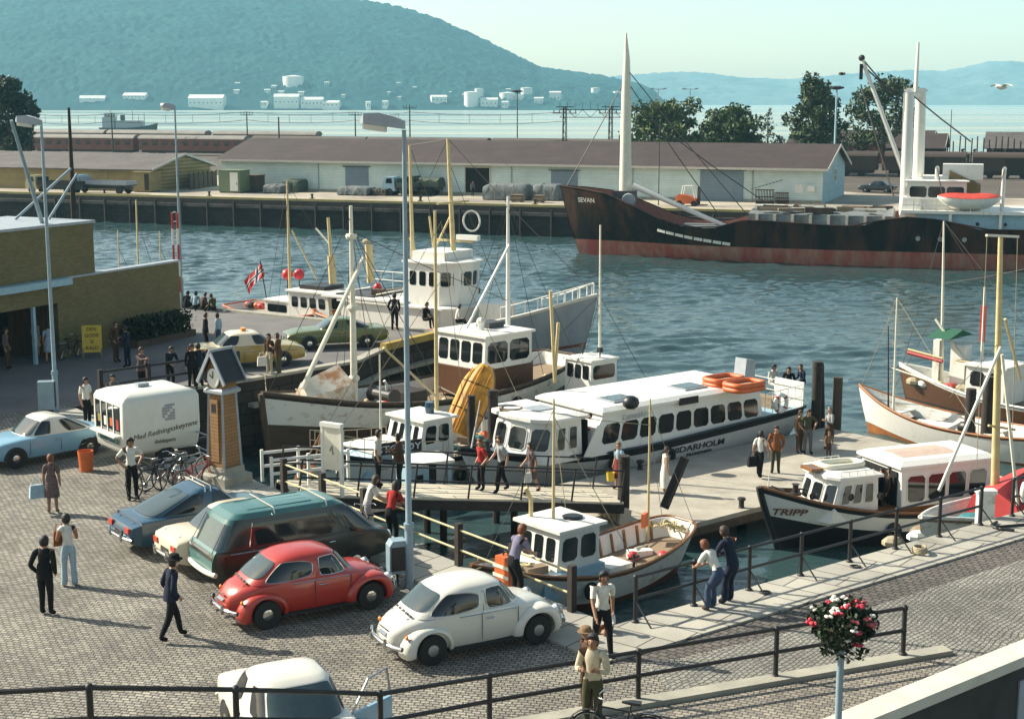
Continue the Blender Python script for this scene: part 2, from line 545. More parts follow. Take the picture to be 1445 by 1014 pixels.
nt.links.new(n1.outputs['Fac'], bp.inputs['Height'])
nt.links.new(bp.outputs[0], b.inputs['Normal'])
def wave_height(x, y):
 h = np.zeros_like(x)
 rg = np.random.RandomState(5)
 main = R(-76)
 for i in range(46):
  lam = 0.6 * (2.9 / 0.6) ** rg.rand()
  k = 2 * PI / lam
  th = main + rg.normal(0, 0.55)
  ph = rg.rand() * 2 * PI
  amp = 0.0056 * lam ** 0.95
  wob = 0.9 * np.sin(0.13 * x + 0.21 * y + ph) + 0.6 * np.sin(0.29 * x - 0.17 * y + 2 * ph)
  s = np.sin(k * (x * math.cos(th) + y * math.sin(th)) + ph + wob)
  h += amp * (1.3 * s + 0.5 * (s * s - .5))
 g = 0.85 + 0.28 * np.sin(0.11 * x + 0.05 * y + 1.0) * np.sin(0.07 * y - 0.06 * x) + 0.22 * np.sin(0.045 * x + 0.23 * y + 0.8 * np.sin(.09 * x))
 return h * g
def water_grid(x0, x1, y0, y1, dx, dy):
 xs = np.arange(x0, x1 + dx / 2, dx); ys = np.arange(y0, y1 + dy / 2, dy)
 Xg, Yg = np.meshgrid(xs, ys)
 calm = np.clip((Yg - 40 - 0.75 * (Xg - 4)) / 25, 0.30, 1.0)
 Zg = wave_height(Xg, Yg) * calm + WATER
 co = np.stack([Xg, Yg, Zg], -1).reshape(-1, 3)
 ny, nx = Xg.shape
 i = np.arange(ny - 1)[:, None] * nx + np.arange(nx - 1)[None, :]
 f = np.stack([i, i + 1, i + nx + 1, i + nx], -1).reshape(-1, 4)
 return co, f
def np_mesh(name, co, f, m_, smooth=True, parent=None):
 me = bpy.data.meshes.new(name)
 k = f.shape[1]
 me.vertices.add(len(co)); me.vertices.foreach_set('co', co.astype(np.float32).ravel())
 me.loops.add(f.size); me.loops.foreach_set('vertex_index', f.astype(np.int32).ravel())
 me.polygons.add(len(f)); me.polygons.foreach_set('loop_start', np.arange(0, f.size, k, dtype=np.int32))
 me.polygons.foreach_set('use_smooth', np.full(len(f), smooth))
 me.update(calc_edges=True); me.validate()
 me.materials.append(m_ if not isinstance(m_, str) else M[m_])
 o = bpy.data.objects.new(name, me)
 COL.objects.link(o)
 if parent: o.parent = parent
 return o
co, f = water_grid(-72, 80, 28, 190, 0.28, 0.24)
tag(np_mesh('water', co, f, wm), kind='structure')
fm, nt, b = _nt('fjord_water')
setin(b, IOR=1.333)
cr = N(nt, 'ShaderNodeValToRGB')
cr.color_ramp.elements[0].position = .36; cr.color_ramp.elements[1].position = .60
cr.color_ramp.elements[0].color = (.10, .17, .16, 1); cr.color_ramp.elements[1].color = (.34, .38, .31, 1)  # pale lanes put reflected sky and glitter into the base colour
nt.links.new(cr.outputs[0], b.inputs['Base Color'])
tc = N(nt, 'ShaderNodeTexCoord'); mp = N(nt, 'ShaderNodeMapping'); mp.inputs['Scale'].default_value = (0.0016, 0.016, 1)
nt.links.new(tc.outputs['Object'], mp.inputs[0])
n1 = N(nt, 'ShaderNodeTexNoise'); setin(n1, Scale=1.0, Detail=5.0)
nt.links.new(mp.outputs[0], n1.inputs['Vector'])
mr = N(nt, 'ShaderNodeMapRange'); setin(mr, From_Min=.35, From_Max=.65, To_Min=.12, To_Max=.45)
nt.links.new(n1.outputs['Fac'], mr.inputs['Value']); nt.links.new(mr.outputs[0], b.inputs['Roughness']); nt.links.new(n1.outputs['Fac'], cr.inputs['Fac'])
n2 = N(nt, 'ShaderNodeTexNoise'); setin(n2, Scale=0.25, Detail=4.0)
nt.links.new(tc.outputs['Object'], n2.inputs['Vector'])
bp = N(nt, 'ShaderNodeBump'); setin(bp, Strength=0.15, Distance=0.4)
nt.links.new(n2.outputs['Fac'], bp.inputs['Height']); nt.links.new(bp.outputs[0], b.inputs['Normal'])
tag(MB().add([(-2900, -100, WATER - .6), (2900, -100, WATER - .6), (2900, 4850, WATER - .6), (-2900, 4850, WATER - .6)], [(0, 1, 2, 3)]).build('fjord', fm), kind='structure')
QD = Vector((0.9404, -0.340, 0)); QN = Vector((0.340, 0.9404, 0))     # along the quay, and inland
Q0 = Vector((-19.5, 163.0, 0))
def Q(s, n, z=0.0):
 p = Q0 + QD * s + QN * n
 return Vector((p.x, p.y, z))
farland = [Q(-260, 0), Q(130, 0), Q(260, 120), Q(240, 190), Q(-300, 190)]
sheet('far_quay_ground', [(p.x, p.y) for p in farland], 0.0, FARGROUND)
mb = MB()
FARSTONE = brickmat('far_quay_stone', (0.034, 0.029, 0.024), (0.02, 0.018, 0.015), (0.008, 0.007, 0.006), .9, .45, plane='xz', msize=.03, noise=.5, bump=.9)
mb.add([Q(-260, 0, -6), Q(130, 0, -6), Q(130, 0, -.01), Q(-260, 0, -.01)], [(0, 1, 2, 3)])
mb.add([Q(130, 0, -6), Q(260, 120, -6), Q(260, 120, 0), Q(130, 0, 0)], [(0, 1, 2, 3)])
tag(mb.build('far_quay_face', FARSTONE), kind='structure')
mb = MB()
mb.beam(Q(-260, .3, .12), Q(130, .3, .12), .6, .24)
tag(mb.build('far_quay_kerb', mat('yellow_edge', (0.45, 0.36, 0.12), .7, col2=(0.28, .24, .13), scale=.6)), kind='structure')
mb = MB()
mb.beam(Q(-260, -.15, -.75), Q(130, -.15, -.75), .3, .35)
tag(mb.build('far_quay_fender_beam', mat('grey_timber', (0.15, 0.13, 0.115), .8, col2=(.03, .026, .022), scale=.5, bump=.2)), kind='structure')
HILL = mat('forest_hill', (0.016, 0.066, 0.066), 0.95, col2=(0.007, 0.036, 0.044), scale=0.012, lo=.38, hi=.66, detail=12, spec=.1)  # teal of the distant haze is partly put into the forest colour
HILL2 = mat('far_hill', (0.13, 0.185, 0.19), 0.95, col2=(0.085, 0.125, 0.135), scale=0.006, lo=.35, hi=.65, detail=10, spec=.1)  # pale bluish tone carries part of the distance haze
def hill(name, xs, ys, az_px, rid_px, shore, ridge, back, rough, m_, nx, ny):
 az = [(p - 722.5) / FPX for p in az_px]
 hs_ = []
 for p, q in zip(az_px, rid_px):
  d = ray(p, q); hs_.append(CAMH + d.z / d.y * ridge - WATER)
 a = np.linspace(az[0], az[-1], nx); d = np.concatenate([np.linspace(shore, ridge, ny), np.linspace(ridge, back, ny // 5)[1:]])
 A, D = np.meshgrid(a, d)
 Hr = np.interp(A, az, hs_)
 global hill_height
 if name == 'wooded_hill':
  _h = list(hs_)
  hill_height = lambda aa, dd: WATER - 1 + np.interp(aa, az, _h) * np.clip((dd - shore) / (ridge - shore), 0, 1) ** .85
 t = np.clip((D - shore) / (ridge - shore), 0, 1)
 prof = t ** 0.85
 drop = np.clip((D - ridge) / (back - ridge), 0, 1)
 X = A * D
 rg = np.random.RandomState(3)
 nz_ = np.zeros_like(X)
 for i in range(26):
  lam = 18 * (500 / 18) ** rg.rand(); th = rg.rand() * PI; ph = rg.rand() * 6.3
  nz_ += lam ** .6 * np.sin(2 * PI / lam * (X * math.cos(th) + D * math.sin(th)) + ph + 1.5 * np.sin(D * .004 + ph)) * .12
 tr = rg.rand(*X.shape) * rough
 Z = WATER - 1 + Hr * prof * (1 - .5 * drop) + nz_ * t * (1 - t) * 1.3 + tr * np.clip(Hr / 40, 0, 1) * np.clip(t * 12, 0, 1)
 co_ = np.stack([X, D, Z], -1).reshape(-1, 3)
 r_, c_ = X.shape
 i = np.arange(r_ - 1)[:, None] * c_ + np.arange(c_ - 1)[None, :]
 f_ = np.stack([i, i + 1, i + c_ + 1, i + c_], -1).reshape(-1, 4)
 return tag(np_mesh(name, co_, f_, m_), kind='structure')
hill('wooded_hill', None, None, [-1500, 150, 400, 480, 535, 575, 610, 650, 700, 735, 760, 800, 850, 900, 922, 938, 945],
  [-40, -40, -14, -3, 5, 14, 25, 42, 66, 84, 97, 103, 110, 121, 131, 148, 160], 2080, 2900, 3600, 7.0, HILL, 620, 170)
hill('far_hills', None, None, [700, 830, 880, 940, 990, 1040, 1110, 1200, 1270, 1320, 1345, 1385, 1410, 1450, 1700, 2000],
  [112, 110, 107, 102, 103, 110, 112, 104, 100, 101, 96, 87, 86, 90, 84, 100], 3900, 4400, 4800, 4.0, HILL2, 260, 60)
LEAF = []
for i, (a, b_) in enumerate((((0.12, 0.165, 0.055), (0.035, 0.055, 0.022)), ((0.09, 0.12, 0.05), (0.025, 0.045, 0.022)), ((0.03, 0.05, 0.025), (0.010, 0.018, 0.010)))):
 m_ = mat('leaf_%d' % i, a, 0.6, col2=b_, scale=0.7, lo=.35, hi=.65, detail=6, spec=.25)
 LEAF.append(m_)
BARK = mat('bark', (0.07, 0.055, 0.04), .9, var=.25, bump=.5)
def tree(name, label, loc, h, cr, seed, leaf=0, n=7000, size=.40, trunk_h=.25, group='trees beyond the warehouse', shape='round', sparse=.0):
 rg = np.random.RandomState(seed)
 t = thing(name, label, 'tree', loc, rg.rand() * 6, group)
 mb = MB()
 lean = rg.normal(0, .02 * h, 2)
 tp = [(0, 0, -0.3)] + [(lean[0] * k + rg.normal(0, .012 * h), lean[1] * k + rg.normal(0, .012 * h), h * k) for k in (.2, .4, .6, .8, .93)]
 r0 = .022 * h + .06
 mb.tube(tp, [r0 * (1 - .85 * i / 5) for i in range(6)], 7)
 nb = 13
 ends = []
 for i in range(nb):
  k = trunk_h + (1 - trunk_h) * (.05 + .8 * i / nb)
  an = i * 2.4 + rg.rand()
  prof = math.sin(PI * min(1, max(.05, (k - trunk_h) / (1 - trunk_h) * .9 + .12))) ** .7 if shape == 'round' else (1.05 - k) * 1.3
  L = cr * prof * (.6 + .5 * rg.rand())
  b0 = Vector((np.interp(k * h, [p[2] for p in tp], [p[0] for p in tp]), np.interp(k * h, [p[2] for p in tp], [p[1] for p in tp]), k * h))
  b1 = b0 + Vector((math.cos(an) * L, math.sin(an) * L, L * (.25 + .35 * rg.rand())))
  mb.tube([b0, b0.lerp(b1, .5) + Vector((0, 0, .06 * L)), b1], [r0 * .33 * (1.1 - k), r0 * .22 * (1.1 - k), .015], 5)
  ends += [b0.lerp(b1, .45), b0.lerp(b1, .75), b1]
 ends += [Vector(tp[-1]), Vector(tp[-2])]
 mb.build('trunk', BARK, t)
 ce = np.array([tuple(e) for e in ends])
 k_ = 46
 an = rg.rand(k_) * 6.283; zz = trunk_h + (1 - trunk_h) * rg.rand(k_)
 pr = np.sin(PI * np.clip((zz - trunk_h) / (1 - trunk_h) * .88 + .1, .03, 1)) ** .75 if shape == 'round' else (1.08 - zz) * 1.25
 rad = cr * pr * (.45 + .6 * rg.rand(k_))
 extra = np.stack([np.cos(an) * rad, np.sin(an) * rad, zz * h], -1)
 ce = np.concatenate([ce, extra])
 ce = ce[rg.rand(len(ce)) > sparse]
 cs = cr * (.17 + .19 * rg.rand(len(ce)))
 wts = cs ** 2; wts /= wts.sum()
 ci = rg.choice(len(ce), n, p=wts)
 d = rg.normal(size=(n, 3)); d /= np.linalg.norm(d, axis=1)[:, None]
 rr = cs[ci] * rg.rand(n) ** .45
 c = ce[ci] + d * rr[:, None] * np.array([1, 1, .8])
 a = rg.normal(size=(n, 3)); a /= np.linalg.norm(a, axis=1)[:, None]
 bvec = np.cross(a, rg.normal(size=(n, 3))); bvec /= np.linalg.norm(bvec, axis=1)[:, None]
 s = size * (.5 + .8 * rg.rand(n))[:, None]
 vs = np.stack([c - a * s, c - bvec * s * .45, c + a * s, c + bvec * s * .45], 1).reshape(-1, 3)
 f_ = np.arange(4 * n).reshape(-1, 4)
 np_mesh('crown', vs, f_, LEAF[leaf], smooth=False, parent=t)
 return t
def ztop(p, q, D): return GD(p, q, D).z
def tree_px(px, ytop, half_px, D, *a, **k):
 b_ = GD(px, ytop, D)
 tree(*a[:2], (b_.x, D, 0), b_.z * 1.0, half_px / FPX * D * 1.12, *a[2:], **k)
tree_px(938, 149, 44, 226, 'leafy_tree', 'broad green tree with two domes left of the rounded tree, behind the warehouse roof', 11, leaf=0, n=6200)
tree_px(1029, 152, 38, 232, 'leafy_tree', 'low rounded bush-like tree between the broad green tree and the thin young tree', 12, leaf=0, n=6000)
tree_px(1151, 108, 44, 224, 'leafy_tree', 'tall dark pyramid-shaped tree beside the floodlight mast above the warehouse gable', 13, leaf=1, n=6500, shape='cone')
tree_px(1252, 113, 46, 236, 'leafy_tree', 'tall airy tree showing sky through its branches behind the white ship derrick', 14, leaf=1, n=4000, sparse=.3)
tree_px(1086, 155, 11, 250, 'young_tree', 'thin young tree with little foliage between two bigger trees', 15, leaf=1, n=420, sparse=.3, size=.26)
tree_px(8, 112, 36, 215, 'leafy_tree', 'dark tree cut by the left edge above the railway coaches', 16, leaf=2, n=6200)
for i, (px, q, hp) in enumerate(((1062, 190, 10), (1100, 192, 12), (1195, 186, 14), (1215, 190, 10))):
 tree_px(px, q, hp, 252, 'low_bush', 'dark low bush in the row along the railway yard', 30 + i, leaf=2, n=500, size=.3, trunk_h=.05, group='bushes along the yard')
boards = brickmat('pale_blue_boards', (0.60, 0.70, 0.66), (0.55, 0.655, 0.62), (0.36, 0.45, 0.44), 40, .19, plane='xz', msize=.018, noise=.18, bump=.3, rough=.7)
roofm = brickmat('brown_roofing', (0.050, 0.032, 0.029), (0.040, 0.026, 0.024), (0.024, 0.017, 0.016), 3.0, .5, msize=.03, noise=.35, bump=.5, rough=.8)
roof_grey = brickmat('grey_roofing', (0.12, 0.105, 0.095), (0.095, 0.085, 0.08), (0.055, 0.05, 0.047), 2.0, .45, msize=.03, noise=.3, bump=.5, rough=.85)
door_grey = brickmat('grey_door_boards', (0.20, 0.26, 0.31), (0.18, 0.235, 0.285), (0.12, 0.16, 0.19), 40, .16, plane='xz', msize=.02, noise=.15, bump=.3)
ochre = brickmat('ochre_boards', (0.33, 0.26, 0.115), (0.30, 0.235, 0.10), (0.2, 0.155, 0.07), 40, .22, plane='xz', msize=.02, noise=.25, bump=.3)
paint('void', (0.006, 0.006, 0.006), .9)
paint('eave_white', (0.62, 0.58, 0.50), .6)
WRZ = math.atan2(-.352, .936)
def warehouse():
 A = G(1160, 287.5); A.z = 0
 L, W, he, hr = 74.0, 16.0, 3.85, 6.05
 t = thing('warehouse', 'long pale blue warehouse with brown roof on the far quay', 'warehouse', A, WRZ)
 mb = MB()
 mb.add([(-L, 0, 0), (0, 0, 0), (0, 0, he), (-L, 0, he)], [(0, 1, 2, 3)])
 mb.add([(-L, W, 0), (0, W, 0), (0, W, he), (-L, W, he)], [(3, 2, 1, 0)])
 mb.build('wall', boards, t)
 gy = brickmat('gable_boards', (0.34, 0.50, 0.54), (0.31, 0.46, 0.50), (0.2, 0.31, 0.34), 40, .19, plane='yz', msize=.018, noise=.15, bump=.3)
 for x, n in ((0, 1), (-L, -1)):
  q = [(x, 0, 0), (x, W, 0), (x, W, he), (x, W / 2, hr), (x, 0, he)]
  MB().add(q, [(0, 1, 2, 3, 4) if n > 0 else (4, 3, 2, 1, 0)]).build('gable_wall', gy, t, fix=False)
 mb = MB()
 sl_ = (hr - he) / (W / 2)
 for s in (0, 1):
  y0, y1 = (-.75, W / 2) if s == 0 else (W / 2, W + .75)
  z0, z1 = (he - .75 * sl_, hr) if s == 0 else (hr, he - .75 * sl_)
  mb.add([(-L - .6, y0, z0 + .08), (.6, y0, z0 + .08), (.6, y1, z1 + .08), (-L - .6, y1, z1 + .08), (-L - .6, y0, z0 - .08), (.6, y0, z0 - .08), (.6, y1, z1 - .08), (-L - .6, y1, z1 - .08)],
    [(0, 1, 2, 3), (7, 6, 5, 4), (0, 4, 5, 1), (1, 5, 6, 2), (3, 2, 6, 7), (0, 3, 7, 4)])
 mb.build('roof', roofm, t)
 mb = MB()
 mb.bx(-L - .62, .62, -.86, -.76, he - .36, he - .12)
 mb.beam((.64, -.8, he - .25), (.64, W / 2, hr - .04), .06, .3)
 mb.beam((.64, W + .8, he - .25), (.64, W / 2, hr - .04), .06, .3)
 mb.build('eave_board', 'eave_white', t)
 inv = t.matrix_basis.inverted() if False else (Matrix.Translation(A) @ Matrix.Rotation(WRZ, 4, 'Z')).inverted()
 def lx(px, py=262):
  o, d = inv @ Vector((0, 0, CAMH)), inv.to_3x3() @ ray(px, py)
  k = -o.y / d.y
  return o.x + d.x * k
 for (a, b_, h_, m_) in ((488, 520, 3.0, door_grey), (778, 815, 3.0, door_grey), (988, 1049, 3.35, door_grey), (657, 691, 3.2, M['void'])):
  x0, x1 = lx(a), lx(b_)
  if m_ is M['void']:
   dd = MB().bx(x0, x1, .004, .35, .02, h_).bx(x0, x1, -.02, .0, .02, .06).build('open_door', m_, t)
   MB().bx(x0 - .1, x1 + .1, -.1, -.003, h_, h_ + .15).bx(x0 - .12, x0, -.1, -.003, .02, h_).bx(x1, x1 + .12, -.1, -.003, .02, h_).build('door_frame', 'eave_white', dd)
   MB().bx(x0, x1, -.012, -.004, .02, h_).build('door_opening', 'void', dd)
  else:
   dd = MB().bx(x0, x1, -.09, -.003, .03, h_).build('sliding_door', m_, t)
   MB().bx(x0 - .3, x1 + .3, -.16, -.095, h_ + .02, h_ + .14).build('door_rail', 'dark_grey', dd)
 for a in (450, 722, 893, 1062):     # drain pipes
  MB().tube([(lx(a), -.07, .05), (lx(a), -.07, he - .3)], .06, 6).build('drain_pipe', 'grey_paint', t)
 wy = 8.4
 wf = MB().bx(.003, .09, wy - .8, wy + .8, 1.9, 2.0).bx(.003, .09, wy - .8, wy + .8, 3.35, 3.45).bx(.003, .09, wy - .8, wy - .7, 2.0, 3.35).bx(.003, .09, wy + .7, wy + .8, 2.0, 3.35).bx(.003, .07, wy - .03, wy + .03, 2.0, 3.35).bx(.003, .07, wy - .7, wy - .03, 2.65, 2.71).bx(.003, .07, wy + .03, wy + .7, 2.65, 2.71).build('window_frame', 'white_paint', t)
 MB().bx(.004, .03, wy - .69, wy + .69, 2.01, 3.34).build('window_pane', 'glass_dark', wf)
 MB().bx(lx(1122), lx(1134), -.05, -.003, 1.1, 2.0).build('lifebuoy_board', 'white_paint', t)
 MB().bx(lx(1140), lx(1150), -.3, -.003, 1.3, 1.9).build('meter_box', 'white_paint', t)
 ob = MB()
 for k in range(9):
  ob.tube([(lx(1060 + 5 * k), -.04, 1.4 + .12 * k), (lx(1063.5 + 5 * k), -.04, 1.48 + .12 * k)], .035, 5)
 ob.build('hand_rail', 'dark_grey', t)
 MB().bx(-L, .02, -.06, -.001, 0, .32).build('plinth', CONC, t)
warehouse()
def shed(name, label, A, L, W, he, hr, wallm, roofm_, rz=WRZ, cat='shed', extra=None):
 t = thing(name, label, cat, A, rz)
 q = MB()
 q.add([(-L, 0, 0), (0, 0, 0), (0, 0, he), (-L, 0, he)], [(0, 1, 2, 3)])
 q.add([(0, 0, 0), (0, W, 0), (0, W, he), (0, W / 2, hr), (0, 0, he)], [(0, 1, 2, 3, 4)])
 q.add([(-L, W, 0), (0, W, 0), (0, W, he), (-L, W, he)], [(3, 2, 1, 0)])
 q.add([(-L, 0, 0), (-L, W, 0), (-L, W, he), (-L, W / 2, hr), (-L, 0, he)], [(4, 3, 2, 1, 0)])
 q.build('wall', wallm, t, fix=False)
 mb = MB(); s = (hr - he) / (W / 2)
 for sg in (0, 1):
  y0, y1 = (-.7, W / 2) if sg == 0 else (W / 2, W + .7)
  z0, z1 = (he - .7 * s, hr) if sg == 0 else (hr, he - .7 * s)
  mb.add([(-L - .5, y0, z0 + .07), (.5, y0, z0 + .07), (.5, y1, z1 + .07), (-L - .5, y1, z1 + .07), (-L - .5, y0, z0 - .07), (.5, y0, z0 - .07), (.5, y1, z1 - .07), (-L - .5, y1, z1 - .07)],
    [(0, 1, 2, 3), (7, 6, 5, 4), (0, 4, 5, 1), (1, 5, 6, 2), (3, 2, 6, 7), (0, 3, 7, 4)])
 mb.build('roof', roofm_, t)
 mb = MB()
 mb.beam((.55, -.75, he - .1), (.55, W / 2, hr + .02), .06, .26)
 mb.beam((.55, W + .75, he - .1), (.55, W / 2, hr + .02), .06, .26)
 mb.build('barge_board', 'eave_white', t)
 return t
A = G(216, 270.5)
t = shed('timber_shed', 'ochre boarded shed with grey roof at the left of the far quay', A, 46, 13, 2.75, 4.3, ochre, roof_grey)
for x in (-8, -17, -27, -36):
 d_ = MB().bx(x - 1.6, x + 1.6, -.06, -.003, .03, 2.2).build('door', ochre, t)
 MB().bx(x + 1.2, x + 1.3, -.1, -.06, 1, 1.2).build('handle', 'iron', d_)
p0, p1 = G(268, 268), G(306, 262)
t = thing('plank_fence', 'dark plank fence between the ochre shed and the blue warehouse', 'fence', p0)
mb = MB()
mb.beam((0, 0, .95), p1 - p0 + Vector((0, 0, .95)), .08, 1.9)
mb.build('board_panel', 'old_timber', t)
mb = MB()
for k in np.linspace(0, 1, 7):
 q = (p1 - p0) * k; mb.bx(q.x - .07, q.x + .07, q.y - .22, q.y - .08, 0, 2.05)
mb.build('post', 'tar_timber', t)
paint('green_box', (0.17, 0.22, 0.12), .6, var=.2)
def cabin(name, label, px0, px1, py, h, m_, dep=2.4, roof=None, door=None, cat='container'):
 a, b_ = G(px0, py), G(px1, py)
 Ln = (b_ - a).length
 t = thing(name, label, cat, a, WRZ)
 MB().bx(0, Ln, 0, dep, .12, h).build('body', m_, t)
 MB().bx(-.08, Ln + .08, -.08, dep + .08, h, h + .12).build('roof', roof or m_, t)
 mb = MB(); mb.bx(.1, .3, .1, dep - .1, 0, .12).bx(Ln - .3, Ln - .1, .1, dep - .1, 0, .12); mb.build('skid', 'tar_timber', t)
 if door:
  d_ = MB().bx(Ln * door[0], Ln * door[1], -.05, -.003, .25, h - .15).build('door', door[2], t)
  MB().bx(Ln * door[1] - .18, Ln * door[1] - .12, -.09, -.05, 1.0, 1.25).build('handle', 'iron', d_)
 return t
cabin('site_cabin', 'green site cabin with a white door at the corner of the blue warehouse', 309, 343, 272, 2.6, 'green_box', door=(.55, .92, 'white_paint'))
cabin('storage_box', 'squat olive box beside the green site cabin', 345, 362, 271, 1.9, M['old_timber'], door=(.1, .5, 'buff_paint'))
cabin('kiosk_hut', 'ochre hut with a dark door in front of the ochre shed gable', 188, 216, 271, 2.35, ochre, door=(.7, .95, 'tar_timber'), cat='hut')
def wheel_simple(t, x, y, r, wd=.22, name='wheel'):
 return MB().lathe([(r * .55, -wd / 2), (r, -wd / 2), (r, wd / 2), (r * .55, wd / 2)], (x, y, r), 12, 'y').build(name, 'rubber', t, smooth=40)
def lorry(label, px, py, L, m_cab, m_bed, rz=0, cover=None, name='flatbed_lorry', cat='lorry'):
 p = G(px, py)
 t = thing(name, label, cat, p, WRZ + rz)
 cab_l = 1.7
 prof = [(0, .55), (0, 1.35), (.35, 2.15), (1.45, 2.2), (1.6, .55)]
 c_ = MB().prism([(a, b_) for a, b_ in prof], 1.9, (-L / 2, -.95, 0)).build('cab', m_cab, t, smooth=30)
 MB().prism([(.42, 1.45), (.55, 2.0), (1.2, 2.02), (1.25, 1.45)], .02, (-L / 2, -.975, 0)).build('window', 'glass_dark', c_)
 MB().bx(-L / 2 + cab_l + .1, L / 2, -1.05, 1.05, .95, 1.1).bx(-L / 2 + .1, L / 2, -.4, .4, .6, .9).build('chassis', 'dark_grey', t)
 mb = MB().bx(-L / 2 + cab_l + .15, L / 2, -1.08, -1.0, 1.1, 1.55).bx(-L / 2 + cab_l + .15, L / 2, 1.0, 1.08, 1.1, 1.55).bx(L / 2 - .08, L / 2, -.99, .99, 1.1, 1.55).bx(-L / 2 + cab_l + .1, -L / 2 + cab_l + .2, -1, 1, 1.1, 2.0)
 mb.build('flatbed', m_bed, t)
 for x in (-L / 2 + .9, L / 2 - 1.1):
  for y in (-.9, .9):
   wheel_simple(t, x, y, .44)
 if cover:
  k = 7; rings = []
  for i in range(k):
   x = lerp(-L / 2 + cab_l + .2, L / 2 - .05, i / (k - 1)); hgt = 2.0 + .12 * math.sin(i * 2.2)
   rings.append([(x, -1.02, 1.3), (x, -.98, hgt - .25), (x, -.5, hgt), (x, .5, hgt), (x, .98, hgt - .25), (x, 1.02, 1.3)])
  MB().loft(rings).build('canvas_cover', cover, t, smooth=50)
 return t
lorry('blue cabbed flatbed lorry standing in front of the ochre shed', 145, 273, 8.2, 'pale_blue', 'grey_paint')
lorry('dark flatbed trailer lorry at the left of the ochre shed front', 78, 273.5, 7.0, 'buff_paint', 'tar_timber', name='timber_lorry')
lorry('small teal lorry in front of the blue warehouse wall', 566, 276, 3.9, 'pale_blue', 'canvas_green', name='small_lorry')
lorry('dark green canvas backed lorry right of the small teal lorry', 598, 275, 4.6, 'canvas_green', 'canvas_green', cover='canvas_green', name='covered_lorry')
def crate_stack(name, label, px0, px1, py, h, group=None):
 a, b_ = G(px0, py), G(px1, py)
 Ln = (b_ - a).length
 t = thing(name, label, 'crates', a, WRZ, group)
 k = max(2, int(h / .3))
 for i in range(k):
  z = i * h / k
  MB().bx(0, Ln, 0, 1.2, z + .1, z + h / k - .02).bx(.05, .2, 0, 1.2, z, z + .1).bx(Ln - .2, Ln - .05, 0, 1.2, z, z + .1).build('crate', 'white_paint' if i % 2 else 'cream_paint', t)
for i, (a, b_, wd) in enumerate(((116, 135, 'left'), (137, 153, 'right'))):
 crate_stack('crate_stack', '%s one of two tall white crate stacks before the ochre shed' % wd, a, b_, 262, 3.2, 'white crate stacks')
def tarp(label, px0, px1, py, h, m_='canvas_grey', seed=0, dep=2.6, name='tarpaulin_stack'):
 a, b_ = G(px0, py), G(px1, py)
 Ln = (b_ - a).length
 t = thing(name, label, 'tarpaulin', a, WRZ)
 rg = random.Random(seed)
 rings = []
 k = 14
 for i in range(k):
  x = Ln * i / (k - 1)
  hh = h * (1 + .05 * rg.uniform(-1, 1)) * (.86 if i in (0, k - 1) else 1)
  j = lambda s=.05: rg.uniform(-s, s)
  rings.append([(x + j(), -.15 + j(.09), .12), (x, -.06 + j(.06), hh * .5), (x, j(.05), hh * .88), (x, .25, hh + j()), (x, dep / 2, hh * 1.03 + j()), (x, dep - .25, hh + j()), (x, dep + j(), hh * .85), (x, dep + .1, .1)])
 MB().loft(rings).build('cover', m_, t, smooth=60)
 mb = MB()
 for x in np.linspace(.1, Ln - .4, 5):
  mb.bx(x, x + .3, -.1, dep, 0, .11)
 mb.build('pallet', 'old_timber', t)
 mb = MB()
 for x in (Ln * .3, Ln * .7):
  mb.tube([(x, -.2, .2), (x, -.08, h * .9), (x, .3, h * 1.06), (x, dep / 2, h * 1.09)], .025, 5)
 mb.build('strap', 'rope', t)
tarp('large grey tarpaulin heap right of the open warehouse door', 681, 745, 282, 1.75, seed=1)
tarp('smaller grey tarpaulin heap beside the bow of the black ship', 752, 790, 283, 1.75, seed=2)
tarp('low brown covered stack before the left grey warehouse door', 476, 522, 275.5, 1.0, seed=3, m_='canvas_grey')
tarp('flat dark covered stack between the low brown stack and the teal lorry', 524, 547, 276, .75, seed=4, m_='tar_timber')
tarp('low pale covered stack beside the olive storage box', 371, 398, 273, 1.0, seed=5)
tarp('dark hump of tarpaulin under the pale blue wall left of the drain pipe', 399, 425, 271, 1.45, seed=6, m_='canvas_green')
for i, (a, b_, py, wd) in enumerate(((721, 737, 285, 'left wooden box at the foot of the large grey tarpaulin'), (753, 766, 286, 'right wooden box at the foot of the smaller tarpaulin'))):
 a_, b__ = G(a, py), G(b_, py); Ln = (b__ - a_).length
 t = thing('wooden_box', wd, 'box', a_, WRZ, 'wooden boxes')
 MB().bx(0, Ln, 0, .9, .1, .8).build('body', 'deck_wood', t)
 mb = MB().bx(0, Ln, -.04, -.003, .15, .28).bx(0, Ln, -.04, -.003, .6, .75).bx(.05, .2, .05, .85, 0, .1).bx(Ln - .2, Ln - .05, .05, .85, 0, .1); mb.build('batten', 'old_timber', t)
